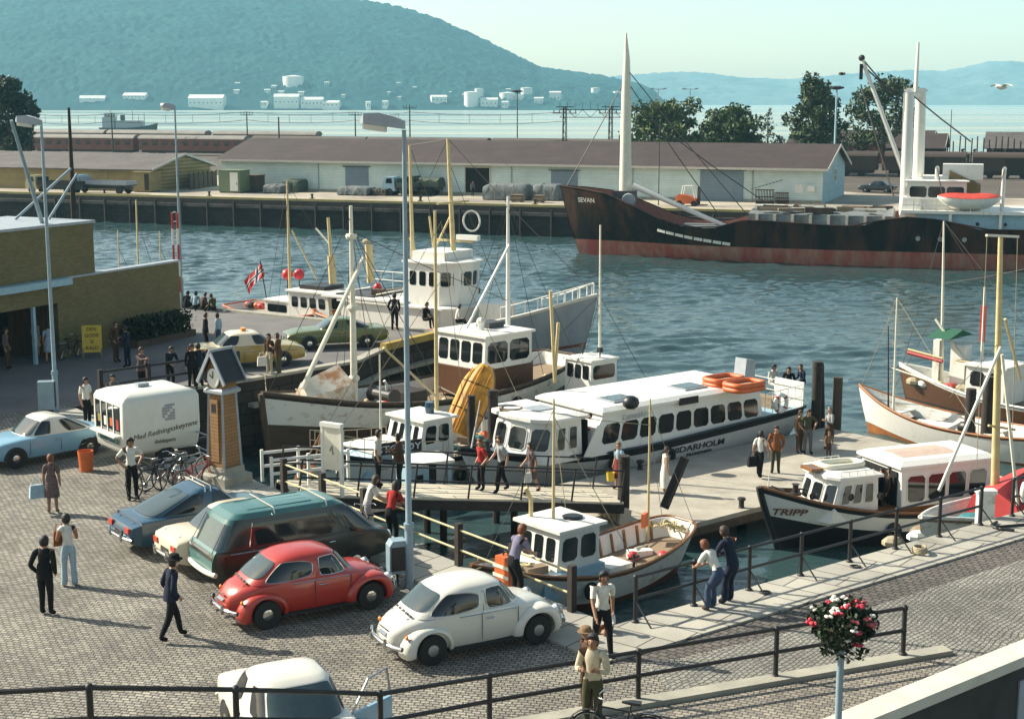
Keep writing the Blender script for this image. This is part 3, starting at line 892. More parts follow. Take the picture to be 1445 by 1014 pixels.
def forklift():
 t = thing('forklift', 'orange forklift truck with cage roof parked on the far quay', 'forklift', G(972, 290.5), WRZ)
 MB().loft([[(-1.3, -.6, .3), (-1.3, .6, .3), (-1.3, .6, 1.0), (-1.3, -.6, 1.0)], [(-.9, -.65, .25), (-.9, .65, .25), (-.9, .65, 1.25), (-.9, -.65, 1.25)], [(.0, -.65, .25), (0, .65, .25), (0, .65, 1.1), (0, -.65, 1.1)], [(.9, -.6, .25), (.9, .6, .25), (.9, .6, .75), (.9, -.6, .75)]]).build('body', 'orange_paint', t, smooth=30)
 mb = MB()
 for y in (-.5, .5):
  mb.tube([(-.7, y, 1.2), (-.55, y, 2.1), (.45, y, 2.1), (.75, y, .75)], .05, 6)
 for x in (-.5, -.05, .4):
  mb.tube([(x, -.5, 2.1), (x, .5, 2.1)], .03, 5)
 mb.build('cage', 'white_paint', t)
 mb = MB()
 for y in (-.35, .35):
  mb.bx(1.0, 1.12, y - .06, y + .06, .1, 2.0)
 mb.bx(1.0, 1.1, -.35, .35, 1.85, 1.95).bx(1.0, 1.1, -.5, .5, .5, .7).bx(1.1, 2.0, -.4, -.25, .12, .18).bx(1.1, 2.0, .25, .4, .12, .18)
 mb.build('mast', 'tar_timber', t)
 for x in (-.85, .65):
  for y in (-.55, .55):
   wheel_simple(t, x, y, .3)
forklift()
def cage(label, px, py, s):
 t = thing('wire_pallet_cage', label, 'pallet cage', G(px, py), WRZ + .1, 'pallet cages')
 mb = MB()
 for k in range(7):
  x = -.9 * s + k * .3 * s
  mb.tube([(x, 0, 0), (x - .15, 0, 1.6 * s)], .035, 5)
  mb.tube([(x, 1.1, 0), (x - .15, 1.1, 1.6 * s)], .035, 5)
 for z in (.15, .8, 1.55):
  mb.tube([(-.95 * s, 0, z * s), (.9 * s, 0, z * s)], .035, 5); mb.tube([(-.95 * s, 1.1, z * s), (.9 * s, 1.1, z * s)], .035, 5)
  mb.tube([(-.95 * s, 0, z * s), (-.95 * s, 1.1, z * s)], .035, 5); mb.tube([(.9 * s, 0, z * s), (.9 * s, 1.1, z * s)], .035, 5)
 mb.build('frame', 'old_timber', t)
 MB().bx(-.9 * s, .9 * s, 0.05, 1.05, .1, .4).build('load', 'tar_timber', t)
cage('slatted pallet cage nearest the big grey warehouse door', 1079, 289, 1.0)
cage('lower slatted pallet cage under the lifebuoy board of the warehouse', 1103, 288, .75)
paint('coach_red', (0.20, 0.065, 0.04), .55, var=.15, scale=1)
paint('coach_roof', (0.23, 0.22, 0.19), .7, var=.15, scale=.4)
paint('coach_roof_dark', (0.10, 0.085, 0.07), .8, var=.15, scale=.4)
paint('wagon_brown', (0.065, 0.045, 0.035), .8, var=.2)
RY = Vector((-78, 305, 0))
def coach(s, label, Ln=24.0, pass_=True, off=0.0, hgt=4.0, roofm_='coach_roof'):
 p = RY + QD * s + QN * off
 t = thing('railway_coach' if pass_ else 'goods_wagon', label, 'railway coach' if pass_ else 'goods wagon', p, math.atan2(-.34, .9404), 'coaches in the railway yard' if pass_ else 'goods wagons in the yard')
 h0 = hgt - .75
 MB().bx(0, Ln, -1.45, 1.45, .95, h0).build('body', 'coach_red' if pass_ else 'wagon_brown', t)
 rings = [[(x, 1.55 * math.cos(a), h0 + .75 * math.sin(a)) for a in np.linspace(0, PI, 9)] for x in (-.15, .05, Ln - .05, Ln + .15)]
 MB().loft(rings).build('roof', roofm_, t, smooth=40)
 mb = MB()
 if pass_:
  k = int(Ln / 2.3)
  w0 = None
  for i in range(k if off == 0 else 0):
   x = 1.4 + i * (Ln - 2.8) / (k - 1) - .55
   if w0 is None:
    w0 = MB().bx(0, 1.1, -1.49, -1.453, 2.0, 2.85).build('window', 'glass_dark', t); w0.location.x = x
   else:
    o = w0.copy(); COL.objects.link(o); o.location.x = x
 else:
  mb.bx(Ln * .38, Ln * .62, -1.52, -1.453, 1.0, h0 - .1).build('door', 'tar_timber', t)
 mb = MB().bx(.5, Ln - .5, -1.2, 1.2, .5, .95)
 for x in (2.2, 4.4, Ln - 4.4, Ln - 2.2):
  for y in (-.75, .75):
   mb.lathe([(.45, -.07), (.45, .07)], (x, y, .45), 10, 'y')
 mb.build('bogie', 'black_paint', t)
nm = ['leftmost', 'second from the left', 'third from the left', 'fourth from the left', 'fifth from the left', 'sixth from the left', 'seventh from the left', 'eighth from the left']
for i in range(3):
 coach(-47 + i * 25.3, 'brown windowed railway coach with pale roof, %s' % nm[i])
for i, s in enumerate((34, 58, 82.5, 107)):
 coach(s, 'dark barrel-roofed coach above the warehouse ridge, %s of four' % ['first', 'second', 'third', 'last'][i], roofm_='coach_roof_dark', hgt=4.25, off=-8, Ln=23.4)
for i, s in enumerate((-40, -15, 11)):
 coach(s, 'farther railway coach with grey roof, %s in the back row' % nm[i], off=16, hgt=4.6)
for i in range(5):
 s = 142 + i * 12.2
 coach(s, 'brown goods wagon right of the warehouse gable, %s' % nm[i], Ln=11, pass_=False, off=-38, hgt=3.7, roofm_='wagon_brown')
a = GD(1205, 214, 262); a.z = 0
shed('depot_shed', 'red brown depot building behind the airy tree', a + Vector((12, -4, 0)), 24, 12, 3.6, 5.6, M['coach_red'], roofm)
a = GD(1330, 205, 246); a.z = 0
shed('yard_shed', 'small dark roofed shed behind the twin masts of the ship', a, 9, 8, 3.4, 5.4, M['wagon_brown'], roofm)
a = GD(1474, 205, 246); a.z = 0
shed('yard_shed', 'small grey roofed shed at the right edge behind the ship', a, 9, 8, 3.4, 5.6, M['grey_timber'] if 'grey_timber' in M else M['old_timber'], roof_grey)
t = thing('timber_rack', 'long rack of upright stakes holding logs behind the ship bridge', 'timber rack', GD(1312, 212, 250))
t.location.z = 0
mb = MB(); lg = MB()
rg = random.Random(4)
for i in range(26):
 p = QD * (i * .95)
 hgt = rg.uniform(4.0, 5.2)
 mb.tube([p, p + Vector((rg.uniform(-.1, .1), 0, hgt))], .11, 5)
 if i < 25:
  hh = rg.uniform(1.6, 3.2)
  for z in np.arange(.25, hh, .42):
   lg.tube([p + QN * -1.5 + Vector((.5, 0, z)), p + QN * 2.5 + Vector((.5, 0, z))], .2, 6)
mb.build('stake', 'tar_timber', t); lg.build('log', 'old_timber', t)
YARD = mat('yard_ballast', (0.10, 0.08, 0.06), .95, col2=(.04, .033, .027), scale=.2, bump=.3)
sheet('rail_yard_ground', [(p.x, p.y) for p in (Q(-290, 46), Q(-30, 46), Q(36, 46), Q(62, 30), Q(175, 52), Q(240, 185), Q(-300, 185))], .012, YARD)
def lattice(name, label, px, D, ytop, cat='mast', w_=.7, group=None, head=None):
 p = GD(px, ytop, D); h = p.z; p.z = 0
 t = thing(name, label, cat, p, WRZ, group)
 mb = MB()
 for (x, y) in ((-1, -1), (1, -1), (1, 1), (-1, 1)):
  mb.tube([(x * w_ / 2, y * w_ / 2, 0), (x * w_ * .32, y * w_ * .32, h)], .07, 4)
 k = int(h / 1.1)
 for i in range(k):
  z0, z1 = h * i / k, h * (i + 1) / k
  q0, q1 = w_ / 2 * (1 - .36 * i / k), w_ / 2 * (1 - .36 * (i + 1) / k)
  sg = 1 if i % 2 else -1
  mb.tube([(-sg * q0, -q0, z0), (sg * q1, -q1, z1)], .045, 4)
  mb.tube([(-q0, -sg * q0, z0), (-q1, sg * q1, z1)], .045, 4)
 mb.build('tower', 'iron', t)
 return t, h
gant = []
for px, yt, D, lb in ((797, 150, 262, 'left'), (862, 150, 262, 'right')):
 t, h = lattice('gantry_mast', 'dark lattice railway gantry mast above the warehouse roof, the %s of the pair' % lb, px, D, yt, group='railway gantry masts')
 gant.append(t)
 mb = MB().beam((-2.2, 0, h - 1.2), (2.2, 0, h - 1.2), .15, .15).beam((-1.6, 0, h - .1), (1.6, 0, h - .1), .15, .15)
 for x in (-2, -1, 1, 2):
  mb.tube([(x, 0, h - 1.2), (x, 0, h - .7)], .09, 5)
 mb.build('insulator_arm', 'iron', t)
tb = thing('overhead_gantry', 'long dark lattice beam of the overhead line crossing between the masts', 'gantry', GD(790, 158, 262))
tb.location.z = 0
a, b_ = GD(790, 155, 262) , GD(962, 155, 262)
mb = MB()
o = tb.location
for dz in (0, -1.3):
 mb.beam(a - o + Vector((0, 0, dz)), b_ - o + Vector((0, 0, dz)), .13, .13)
k = 16
for i in range(k):
 p, q = a.lerp(b_, i / k) - o, a.lerp(b_, (i + 1) / k) - o
 mb.tube([p + Vector((0, 0, 0 if i % 2 else -1.3)), q + Vector((0, 0, -1.3 if i % 2 else 0))], .045, 4)
 mb.tube([p, p + Vector((0, 0, 1.2))], .04, 4)
mb.build('truss', 'iron', tb)
def pole(label, px, ytop, D, r=.13, head=None, name='overhead_line_pole', m_='iron', group='railway poles', arm=0):
 p = GD(px, ytop, D); h = p.z; p.z = 0
 t = thing(name, label, 'pole', p, WRZ, group)
 MB().tube([(0, 0, 0), (0, 0, h)], [r, r * .7], 6).build('pole', m_, t)
 mb = MB()
 if arm:
  mb.beam((-arm, 0, h - .6), (arm, 0, h - .6), .1, .1)
  for x in (-arm, -arm * .5, arm * .5, arm):
   mb.tube([(x, 0, h - .6), (x, 0, h - .1)], .06, 5)
  mb.build('cross_arm', 'iron', t)
 if head == 'flood':
  mb.lathe([(.3, -.25), (.95, -.1), (1.0, .1), (.4, .25)], (0, 0, h), 10); mb.build('floodlight', 'iron', t)
 if head == 'twin':
  mb.beam((-1.4, 0, h), (1.4, 0, h), .12, .12); mb.box((-1.3, 0, h + .1), (.6, .4, .25)); mb.box((1.3, 0, h + .1), (.6, .4, .25)); mb.build('floodlight', 'grey_paint', t)
 return t
wires = []
for i, (px, yt, D, lb) in enumerate(((157, 160, 300, 'near the grey ship across the fjord'), (348, 158, 300, 'left of the near lamp post'), (501, 158, 290, 'just left of the tall lamp post'), (578, 148, 280, 'ladder-like, right of the tall lamp head'))):
 wires.append(pole('dark overhead line pole ' + lb, px, yt, D, .16, arm=1.3))
pole('slim tall floodlight mast with a round dark head before the hill', 730, 129, 270, .12, 'flood', 'floodlight_mast')
pole('pale floodlight mast with a flat dark head left of the tall pyramid tree', 1181, 124, 205, .18, 'flood', 'floodlight_mast', 'pale_blue')
pole('thin distant twin-headed lamp mast left of its twin', 929, 126, 300, .12, 'twin', 'twin_lamp_mast', 'grey_paint', group='twin lamp masts')
pole('thin distant twin-headed lamp mast right of its twin', 974, 126, 300, .12, 'twin', 'twin_lamp_mast', 'grey_paint', group='twin lamp masts')
pole('short dark leaning post before the fjord', 393, 165, 262, .17, name='timber_post')
pole('thin dark lamp pole in front of the dark warehouse roof', 931, 180, 158, .06, name='thin_pole')
pole('thin pole with a small hooked lamp behind the ship bridge', 1343, 155, 250, .09, name='hooked_lamp')
tw = MB()
for (a, b_) in (((40, 160, 300), (157, 160, 300)), ((157, 160, 300), (348, 158, 300)), ((348, 158, 300), (501, 158, 290)), ((501, 158, 290), (578, 158, 280)), ((578, 158, 280), (797, 158, 262))):
 A_, B_ = GD(*a), GD(*b_)
 for dz in (0, -1.6):
  pts = [A_.lerp(B_, k / 8) + Vector((0, 0, dz - .55 * 4 * (k / 8) * (1 - k / 8))) for k in range(9)]
  tw.tube(pts, .05, 4)
 for k in (.2, .4, .6, .8):
  p = A_.lerp(B_, k); tw.tube([p + Vector((0, 0, -.4)), p + Vector((0, 0, -2.0))], .04, 4)
tag(tw.build('overhead_wire', 'wire'), 'dark contact wires of the railway strung in front of the fjord', 'wire')
base = MB().tube([(0, 0, -5.5), (0, 0, -.25)], .16, 6).build('fender_pile', 'tar_timber')
tag(base, 'dark timber pile on the face of the far quay', 'pile', 'fender piles of the far quay')
base.location = Q(-36, -.35)
for i in range(1, 24):
 o = base.copy(); COL.objects.link(o); o.location = Q(-36 + i * 3.4, -.35)
bol = thing('bollard', 'small dark mooring bollard on the far quay edge', 'bollard', Q(-30, .8), 0, 'bollards on the far quay')
MB().lathe([(.16, 0), (.12, .12), (.12, .38), (.2, .42), (.2, .5), (.05, .54)], n=10).build('post', 'iron', bol)
MB().lathe([(.3, 0.0), (.3, .06)], n=10).build('foot', 'iron', bol)
bol.location.z = .24
for i, s in enumerate((-16, -3, 10, 23)):
 o = dup(bol, Q(s, .8, .24))
def on_hill(px, py, D):
 for d in np.arange(2070, 3000, 4):
  p = GD(px, py, float(d))
  if p.z < hill_height(p.x / d, d):
   return float(d) - 10
 return 2085.0
paint('shore_white', (0.72, 0.70, 0.62), .7, var=.1, scale=.1)
paint('shore_roof', (0.25, 0.16, 0.12), .8, var=.1, scale=.1)
def house(label, px, py, wpx, hpx, D, name='shore_house', roof=True, group='buildings across the fjord', dep=14):
 D = on_hill(px, py, D); p = GD(px, py, D)
 wd, h = wpx / FPX * D, hpx / FPX * D
 t = thing(name, label, 'building', p, rnd.uniform(-.2, .2), group)
 MB().bx(-wd / 2, wd / 2, 0, dep, -14, h).build('wall', 'shore_white', t)
 if roof:
  mb = MB(); r_ = h + min(5, wd * .12)
  mb.add([(-wd / 2 - .5, -.6, h), (wd / 2 + .5, -.6, h), (wd / 2 + .5, dep + .6, h), (-wd / 2 - .5, dep + .6, h), (-wd / 2 - .5, dep / 2, r_), (wd / 2 + .5, dep / 2, r_)], [(0, 1, 5, 4), (2, 3, 4, 5), (0, 4, 3), (1, 2, 5), (3, 2, 1, 0)])
  mb.build('roof', 'shore_roof' if roof == 'r' else 'shore_white', t)
 k = min(8, max(2, int(wd / 5)))
 for i in range(k):
  x = -wd / 2 + wd * (i + .5) / k
  MB().bx(x - .8, x + .8, -.12, -.01, h * .35, h * .35 + min(1.8, h * .4)).build('window', 'glass_dark', t)
def tank(label, px, py, wpx, hpx, D):
 D = on_hill(px, py, D); p = GD(px, py, D); r = wpx / FPX * D / 2; h = hpx / FPX * D
 t = thing('oil_tank', label, 'oil tank', p, 0, 'oil tanks across the fjord')
 MB().lathe([(r, -12), (r, h)], n=28).build('shell', 'shore_white', t, smooth=40)
 MB().lathe([(r * 1.01, h), (r * 1.01, h + .5), (r * .1, h + r * .16)], n=28).build('roof', 'shore_white', t, smooth=40)
SD = 2130
for a in ((189, 138, 36, 3, 'long low white building just right of the grey ship mast'), (290, 150, 56, 11, 'long white harbour building above the dark coaches'), (372, 150, 9, 6, 'small white house left of the largest white shore building'),
   (404, 149, 38, 12, 'largest white shore building under the hilltop tank'), (440, 150, 34, 9, 'white building in the middle of the bright shore cluster'), (466, 151, 26, 6, 'low white building at the right end of the bright shore cluster'),
   (520, 152, 7, 8, 'small pale house alone right of the bright cluster'), (543, 151, 8, 8, 'small pale house left of the lamp head'), (620, 144, 24, 7, 'pale block on the slope left of the two tall white tanks'),
   (690, 150, 26, 9, 'white house at the foot of the tank slope'), (712, 151, 10, 7, 'small white house by the water near the floodlight mast'), (760, 148, 14, 9, 'white house with gable near the fjord point'), (783, 144, 17, 13, 'tall pale house near the end of the point'),
   (130, 141, 38, 2, 'row of tiny pale houses left of the grey ship')):
 house(a[4], a[0], a[1], a[2] * .9, a[3], SD + rnd.uniform(20, 120))
for a in ((414, 120, 29, 11, 2300, 'squat white round tank alone up on the hillside'), (665, 147, 20, 16, 2200, 'tallest white tank of the group on the right'), (676, 138, 12, 12, 2240, 'narrow white tank behind the tallest one'),
   (716, 141, 22, 9, 2230, 'wide white tank above the shore houses'), (743, 137, 16, 12, 2260, 'white tank right of the floodlight mast'), (840, 136, 12, 11, 2230, 'lone white tank near the end of the point'), (871, 140, 12, 10, 2200, 'white tank half hidden by the ship foremast'), (733, 143, 12, 8, 2215, 'small white tank under the floodlight head')):
 tank(a[5], *a[:5])
rg = random.Random(9)
for i in range(16):
 px = rg.uniform(330, 880); py = rg.uniform(118, 143)
 if px > 760: py = rg.uniform(128, 143)
 house('tiny pale house among the trees of the hillside', px, py, rg.uniform(4, 8), rg.uniform(3, 4.5), 2250 + (150 - py) * 14, name='hillside_house', group='scattered hillside houses', dep=9)
for a in ((1120, 146.5, 16, 3.5), (1395, 108, 20, 3)):
 pass
def grey_ship():
 p = G(181, 177, WATER); p = GD(181, 177, 640); p.z = WATER - .4
 t = thing('grey_ship', 'grey ship lying off on the bright fjord at the left', 'ship', p, R(-3))
 L = 25.0
 rings = []
 for x, b_, zs in ((-12, 2.2, 2.7), (-9, 2.9, 2.5), (0, 3.1, 2.5), (6, 2.7, 3.0), (10, 1.4, 3.8), (12.8, .1, 4.6)):
  rings.append([(x - (.9 if x > 12 else 0), -b_ * .8, -.5), (x, -b_, zs), (x, b_, zs), (x - (.9 if x > 12 else 0), b_ * .8, -.5)])
 MB().loft(rings).build('hull', 'dark_grey', t, smooth=30)
 MB().bx(-10.5, -5.5, -2.2, 2.2, 2.4, 7).bx(-9.8, -6, -1.8, 1.8, 7, 8.6).bx(-4.5, 6, -2.4, 2.4, 2.4, 5.6).build('superstructure', 'grey_paint', t)
 mb = MB()
 for x, h in ((-7.5, 11.5), (2, 11), (7, 9)):
  mb.tube([(x, 0, 2.5), (x, 0, h)], .18, 6)
 mb.build('mast', 'grey_paint', t)
 MB().bx(-3, -1.5, -.9, .9, 5.6, 8).build('funnel', 'dark_grey', t)
grey_ship()
def spow(c, p):
 return math.copysign(abs(c) ** p, c)
def carpaint(name, col, var=.04):
 M[name] = mat(name, col, .3, var=var, scale=2, coat=.5, lo=.2, hi=.8)
carpaint('car_white', (0.66, 0.64, 0.56)); carpaint('car_red', (0.40, 0.035, 0.022)); carpaint('car_green', (0.05, 0.145, 0.135))
carpaint('car_blue', (0.018, 0.062, 0.105)); carpaint('car_cream', (0.64, 0.56, 0.41)); carpaint('car_lightblue', (0.20, 0.38, 0.50))
carpaint('car_yellow', (0.36, 0.255, 0.07)); carpaint('car_olive', (0.10, 0.125, 0.035)); carpaint('car_dark', (0.02, 0.028, 0.035))
paint('lamp_red', (0.45, 0.04, 0.02), .2, var=.05); paint('lamp_amber', (0.75, 0.25, 0.03), .2, var=.05); paint('lamp_clear', (0.7, 0.72, 0.7), .1, var=.03)
paint('plate_black', (0.02, 0.02, 0.02), .5); paint('seam', (0.03, 0.03, 0.03), .7)
paint('glass_screen', (0.045, 0.07, 0.075), .05, var=.1, spec=.9)
paint('seat_brown', (0.06, 0.04, 0.03), .8)
def wheel(t, x, y, r, wd=.17, hub='chrome', cap=.55):
 s = 1 if y > 0 else -1
 wz = bpy.data.objects.new('wheel', None); COL.objects.link(wz); wz.parent = t; wz.location = (x, y, r)
 MB().lathe([(r * .68, -wd / 2), (r * .93, -wd / 2), (r, -wd * .3), (r, wd * .3), (r * .93, wd / 2), (r * .68, wd / 2)], (0, 0, 0), 24, 'y').build('tyre', 'rubber', wz, smooth=50)
 prof = [(r * .70, s * wd * .34), (r * .67, s * wd * .46), (r * cap, s * wd * .36), (r * cap * .85, s * wd * .48), (r * .12, s * wd * .55)]
 MB().lathe(prof, (0, 0, 0), 20, 'y').build('rim', [hub], wz, smooth=40)
 return wz
class Shell:
 """rings of a rounded car cabin stacked in height: (z, x_rear, x_front, half_width)"""
 def __init__(self, rings, n=5.0):
  self.r, self.n = rings, n
 def pt(self, th, z, off=0.0):
  zs = [a[0] for a in self.r]
  xr, xf, w_ = (np.interp(z, zs, [a[k] for a in self.r]) for k in (1, 2, 3))
  p = 2.0 / self.n
  c, s = spow(math.cos(th), p), spow(math.sin(th), p)
  xc, a = (xr + xf) / 2, (xf - xr) / 2
  v = Vector((xc + a * c, w_ * s, z))
  if off:
   nv = Vector((spow(math.cos(th), 2 - p) / a, spow(math.sin(th), 2 - p) / w_, 0)).normalized()
   v += nv * off + Vector((0, 0, off * .35))
  return v
 def mesh(self, mb, n=56):
  for k in range(len(self.r)):
   pass
  rings = [[self.pt(2 * PI * (j + .5) / n, z) for j in range(n)] for z in sorted(set([a[0] for a in self.r] + list(np.linspace(self.r[0][0], self.r[-1][0], 14))))]
  mb.loft(rings, cap0=False)
 def patch(self, mb, t0, t1, z0, z1, rr=.22, off=.016, skew=0.0, nt=20, topcut=0.0):
  """a rounded pane between two angles and two heights (degrees)"""
  t0, t1 = R(t0), R(t1)
  nx, nz = 16, 9
  k_ = min(.6, rr * 1.5)
  vs = []
  for i in range(nz + 1):
   for j in range(nx + 1):
    s_, t_ = -1 + 2 * j / nx, -1 + 2 * i / nz
    X_ = s_ * math.sqrt(1 - k_ * t_ ** 4 / 2)
    Y_ = t_ * math.sqrt(1 - k_ * s_ ** 4 / 2)
    zz = (z0 + z1) / 2 + (z1 - z0) / 2 * Y_
    vs.append(self.pt((t0 + t1) / 2 + (t1 - t0) / 2 * X_, zz, off))
  fs = [(i * (nx + 1) + j, i * (nx + 1) + j + 1, (i + 1) * (nx + 1) + j + 1, (i + 1) * (nx + 1) + j) for i in range(nz) for j in range(nx)]
  mb.add(vs, fs)
  w_ = nx + 1
  per = [vs[j] for j in range(nx)] + [vs[i * w_ + nx] for i in range(nz)] + [vs[nz * w_ + j] for j in range(nx, 0, -1)] + [vs[i * w_] for i in range(nz, 0, -1)]
  return per, per
def body_loft(st, n=2.6, k=9, sq=.88):
 """st: (x, half width, z_bottom, z_side, z_top): the body below the windows"""
 rings = []
 for (x, w_, zb, zs, zt) in st:
  half = [(0.0, zb), (w_ * sq, zb), (w_ * .99, zb + (zs - zb) * .3), (w_ * 1.01, zb + (zs - zb) * .62), (w_, zs)]
  p = 2.0 / n
  for i in range(1, k + 1):
   a = PI / 2 * i / k
   half.append((w_ * math.cos(a) ** p if i < k else 0.0, zs + (zt - zs) * math.sin(a) ** p))
  ring = [(x, y, z) for (y, z) in half] + [(x, -y, z) for (y, z) in half[-2:0:-1]]
  rings.append(ring)
 return rings
def bumper(t, x, w_, z, dirn, bend=.12, r=.05, m_='chrome', over=True):
 pts = []
 for i in range(9):
  u = -1 + 2 * i / 8
  pts.append((x - dirn * bend * abs(u) ** 3, w_ * u, z))
 mb = MB().tube(pts, r, 8)
 if over:
  for y in (-.45 * w_, .45 * w_):
   mb.tube([(x + dirn * .02, y, z - .09), (x + dirn * .045, y, z), (x + dirn * .02, y, z + .12)], .03, 6)
 return mb.build('bumper', m_, t, smooth=50)
def seam_line(t, sh, st_y, pts):
 pass
def place(rear, front, wb, side, track):
 """wheels that touch the ground at two measured points -> centre and heading; side +1: the car's left wheels were measured"""
 a, b_ = G(*rear), G(*front)
 h = (b_ - a).normalized()
 left = Vector((-h.y, h.x, 0))
 c = (a + b_) / 2 - left * side * track / 2
 return c, math.atan2(h.y, h.x)
def fender(t, ax, r_axle, m_, front=True, side=1, name='fender'):
 """the separate wing of a beetle over its wheel"""
 rings = []
 k = 22
 a0, a1 = (R(-22), R(200)) if front else (R(-12), R(205))
 for i in range(k):
  a = lerp(a0, a1, i / (k - 1))
  c, s = math.cos(a), math.sin(a)
  u = i / (k - 1)
  if front:
   ro = .50 + .10 * max(0, math.cos(a - R(28))) ** 4 + (.10 * max(0, -c) ** 2)
  else:
   ro = .47 + .15 * max(0, -c) ** 1.5 + .03 * max(0, c)
  ri = .375
  taper = min(1, 6 * u + .35, 6 * (1 - u) + .35)
  yo = lerp(.60, .775, taper ** .6)
  zc = r_axle
  def P_(r_, y):
   return (ax + r_ * c * (1.0 if front else 1.0), side * y, max(.2, zc + r_ * s))
  inn = .36
  ring = [P_(ro * .98, inn), P_(ro, .5), P_(ro * .985, .60 * taper + .5 * (1 - taper)), P_(lerp(ri, ro, .82), lerp(.6, yo, .75)), P_(lerp(ri, ro, .52), yo), P_(lerp(ri, ro, .12), yo + .005), P_(ri, yo - .02), P_(ri + .02, yo - .06), P_(ri + .03, inn)]
  rings.append(ring)
 return MB().loft(rings, closed=True).build(name, m_, t, smooth=55)
def beetle(label, col, loc, rz, hub='chrome'):
 t = thing('parked_car', label, 'car', loc, rz, 'cars parked on the cobbled quay')
 st = [(-1.96, .22, .40, .50, .60), (-1.88, .36, .34, .58, .76), (-1.7, .50, .30, .68, .90), (-1.45, .60, .28, .78, .99), (-1.1, .67, .27, .88, 1.0), (-.6, .715, .27, .93, 1.0), (0, .73, .27, .94, 1.0), (.5, .715, .27, .93, .99),
   (.85, .66, .27, .86, .965), (1.15, .56, .28, .76, .935), (1.45, .44, .30, .66, .85), (1.68, .32, .33, .56, .73), (1.82, .2, .38, .48, .60)]
 MB().loft(body_loft(st, n=2.5)).build('body', col, t, smooth=60)
 sh = Shell([(.93, -1.56, .92, .705), (1.02, -1.44, .84, .69), (1.15, -1.27, .73, .665), (1.28, -1.08, .615, .63), (1.37, -.93, .51, .585), (1.43, -.78, .38, .51), (1.475, -.58, .19, .39), (1.5, -.34, -.04, .18)], n=3.4)
 mb = MB(); sh.mesh(mb); mb.build('roof', col, t, smooth=60)
 for s in (1, -1):
  w1 = MB(); sh.patch(w1, s * 48, s * 84, .965, 1.36, .22); w1.build('window', 'glass_dark', t, smooth=60)
  w2 = MB(); sh.patch(w2, s * 88.5, s * 131, .965, 1.345, .32); w2.build('window', 'glass_dark', t, smooth=60)
  for (a0_, a1_, zt_) in ((48, 84, 1.36), (88.5, 131, 1.345)):
   fr_ = MB(); _, pr_ = sh.patch(MB(), s * a0_, s * a1_, .965, zt_, .22 if a0_ < 60 else .32, .014); fr_.tube(pr_, .009, 4, closed=True); fr_.build('window_trim', 'chrome', t)
  qv = MB(); qv.tube([sh.pt(R(s * 60), 1.01, .012), sh.pt(R(s * 60.5), 1.29, .012)], .011, 5); qv.build('window_bar', 'chrome', t)
  for tt in (84.5, 88.5):
   pass
  ds = MB()
  ds.tube([(-.12, s * .745, .36), (-.12, s * .745, .9), tuple(sh.pt(R(s * 86), .97, .004)), tuple(sh.pt(R(s * 86), 1.33, .004))], .007, 4)
  ds.build('door_seam', 'seam', t)
  MB().tube([(.72, s * .705, .36), (.74, s * .69, .9)], .007, 4).build('door_seam', 'seam', t)
  MB().tube([(-.62, s * .728, .9), (0, s * .745, .9), (.7, s * .70, .885)], .011, 5).build('trim_strip', 'chrome', t)
  MB().tube([(-.03, s * .745, .80), (.0, s * .775, .80), (.12, s * .775, .80), (.15, s * .745, .80)], .014, 6).build('door_handle', 'chrome', t)
  for ax in (1.2, -1.2):
   fender(t, ax, .315, col, ax > 0, s)
  MB().bx(-.85, .82, s * .62 if s > 0 else -.76, s * .76 if s > 0 else -.62, .22, .27).build('running_board', 'rubber', t)
  hl = MB().lathe([(.02, .06), (.10, .035), (.115, 0), (.12, -.12)], (0, 0, 0), 16, 'x').build('headlight', 'lamp_clear', t, smooth=50)
  hl.location = (1.70, s * .615, .66); hl.rotation_euler = (0, R(-18), 0)
  MB().lathe([(.125, -.02), (.125, .02)], (0, 0, 0), 16, 'x').build('headlight_rim', 'chrome', hl)
  tl = MB().loft([[(0, math.cos(a) * q, math.sin(a) * q * 1.5) for a in np.linspace(0, 2 * PI, 10, endpoint=False)] for q in (.075, .05)]).build('tail_lamp', 'lamp_red', t)
  tl.data.transform(Matrix.Identity(4)); tl.location = (-1.72, s * .64, .60); tl.rotation_euler = (0, R(-24), 0)
  MB().ball((-1.735, s * .645, .645), .055, 10, (.7, 1, .9)).build('indicator', 'lamp_amber', t, smooth=60)
  wheel(t, 1.2, s * .655, .315, .15, hub); wheel(t, -1.2, s * .66, .315, .15, hub)
 ws = MB(); sh.patch(ws, -43, 43, .985, 1.365, .25); ws.build('windscreen', 'glass_screen', t, smooth=60)
 rw = MB(); sh.patch(rw, 141, 219, 1.04, 1.36, .35); rw.build('rear_window', 'glass_screen', t, smooth=60)
 mb = MB()
 for k in range(5):
  mb.box((-1.53 + .012 * k, -.34 + .17 * k, .975), (.05, .11, .012), ry=R(-28))
 mb.build('air_vent', 'seam', t)
 lid = [(x, y, z) for (x, y, z) in ((-1.56, .36, .93), (-1.8, .30, .76), (-1.93, .2, .62), (-1.93, -.2, .62), (-1.8, -.30, .76), (-1.56, -.36, .93))]
 MB().tube(lid, .008, 4).build('lid_seam', 'seam', t)
 MB().box((-1.965, 0, .60), (.07, .3, .05), ry=R(-30)).build('plate_lamp', 'chrome', t)
 MB().box((-1.93, 0, .68), (.015, .34, .11), ry=R(-33)).build('number_plate', 'plate_black', t)
 bumper(t, -2.04, .74, .46, -1, .16); bumper(t, 1.93, .74, .44, 1, .16)
 MB().tube([(-2.0, .25, .27), (-1.7, .25, .27)], .03, 6).build('exhaust', 'steel', t)
 MB().tube([(-2.0, -.25, .27), (-1.7, -.25, .27)], .03, 6).build('exhaust', 'steel', t)
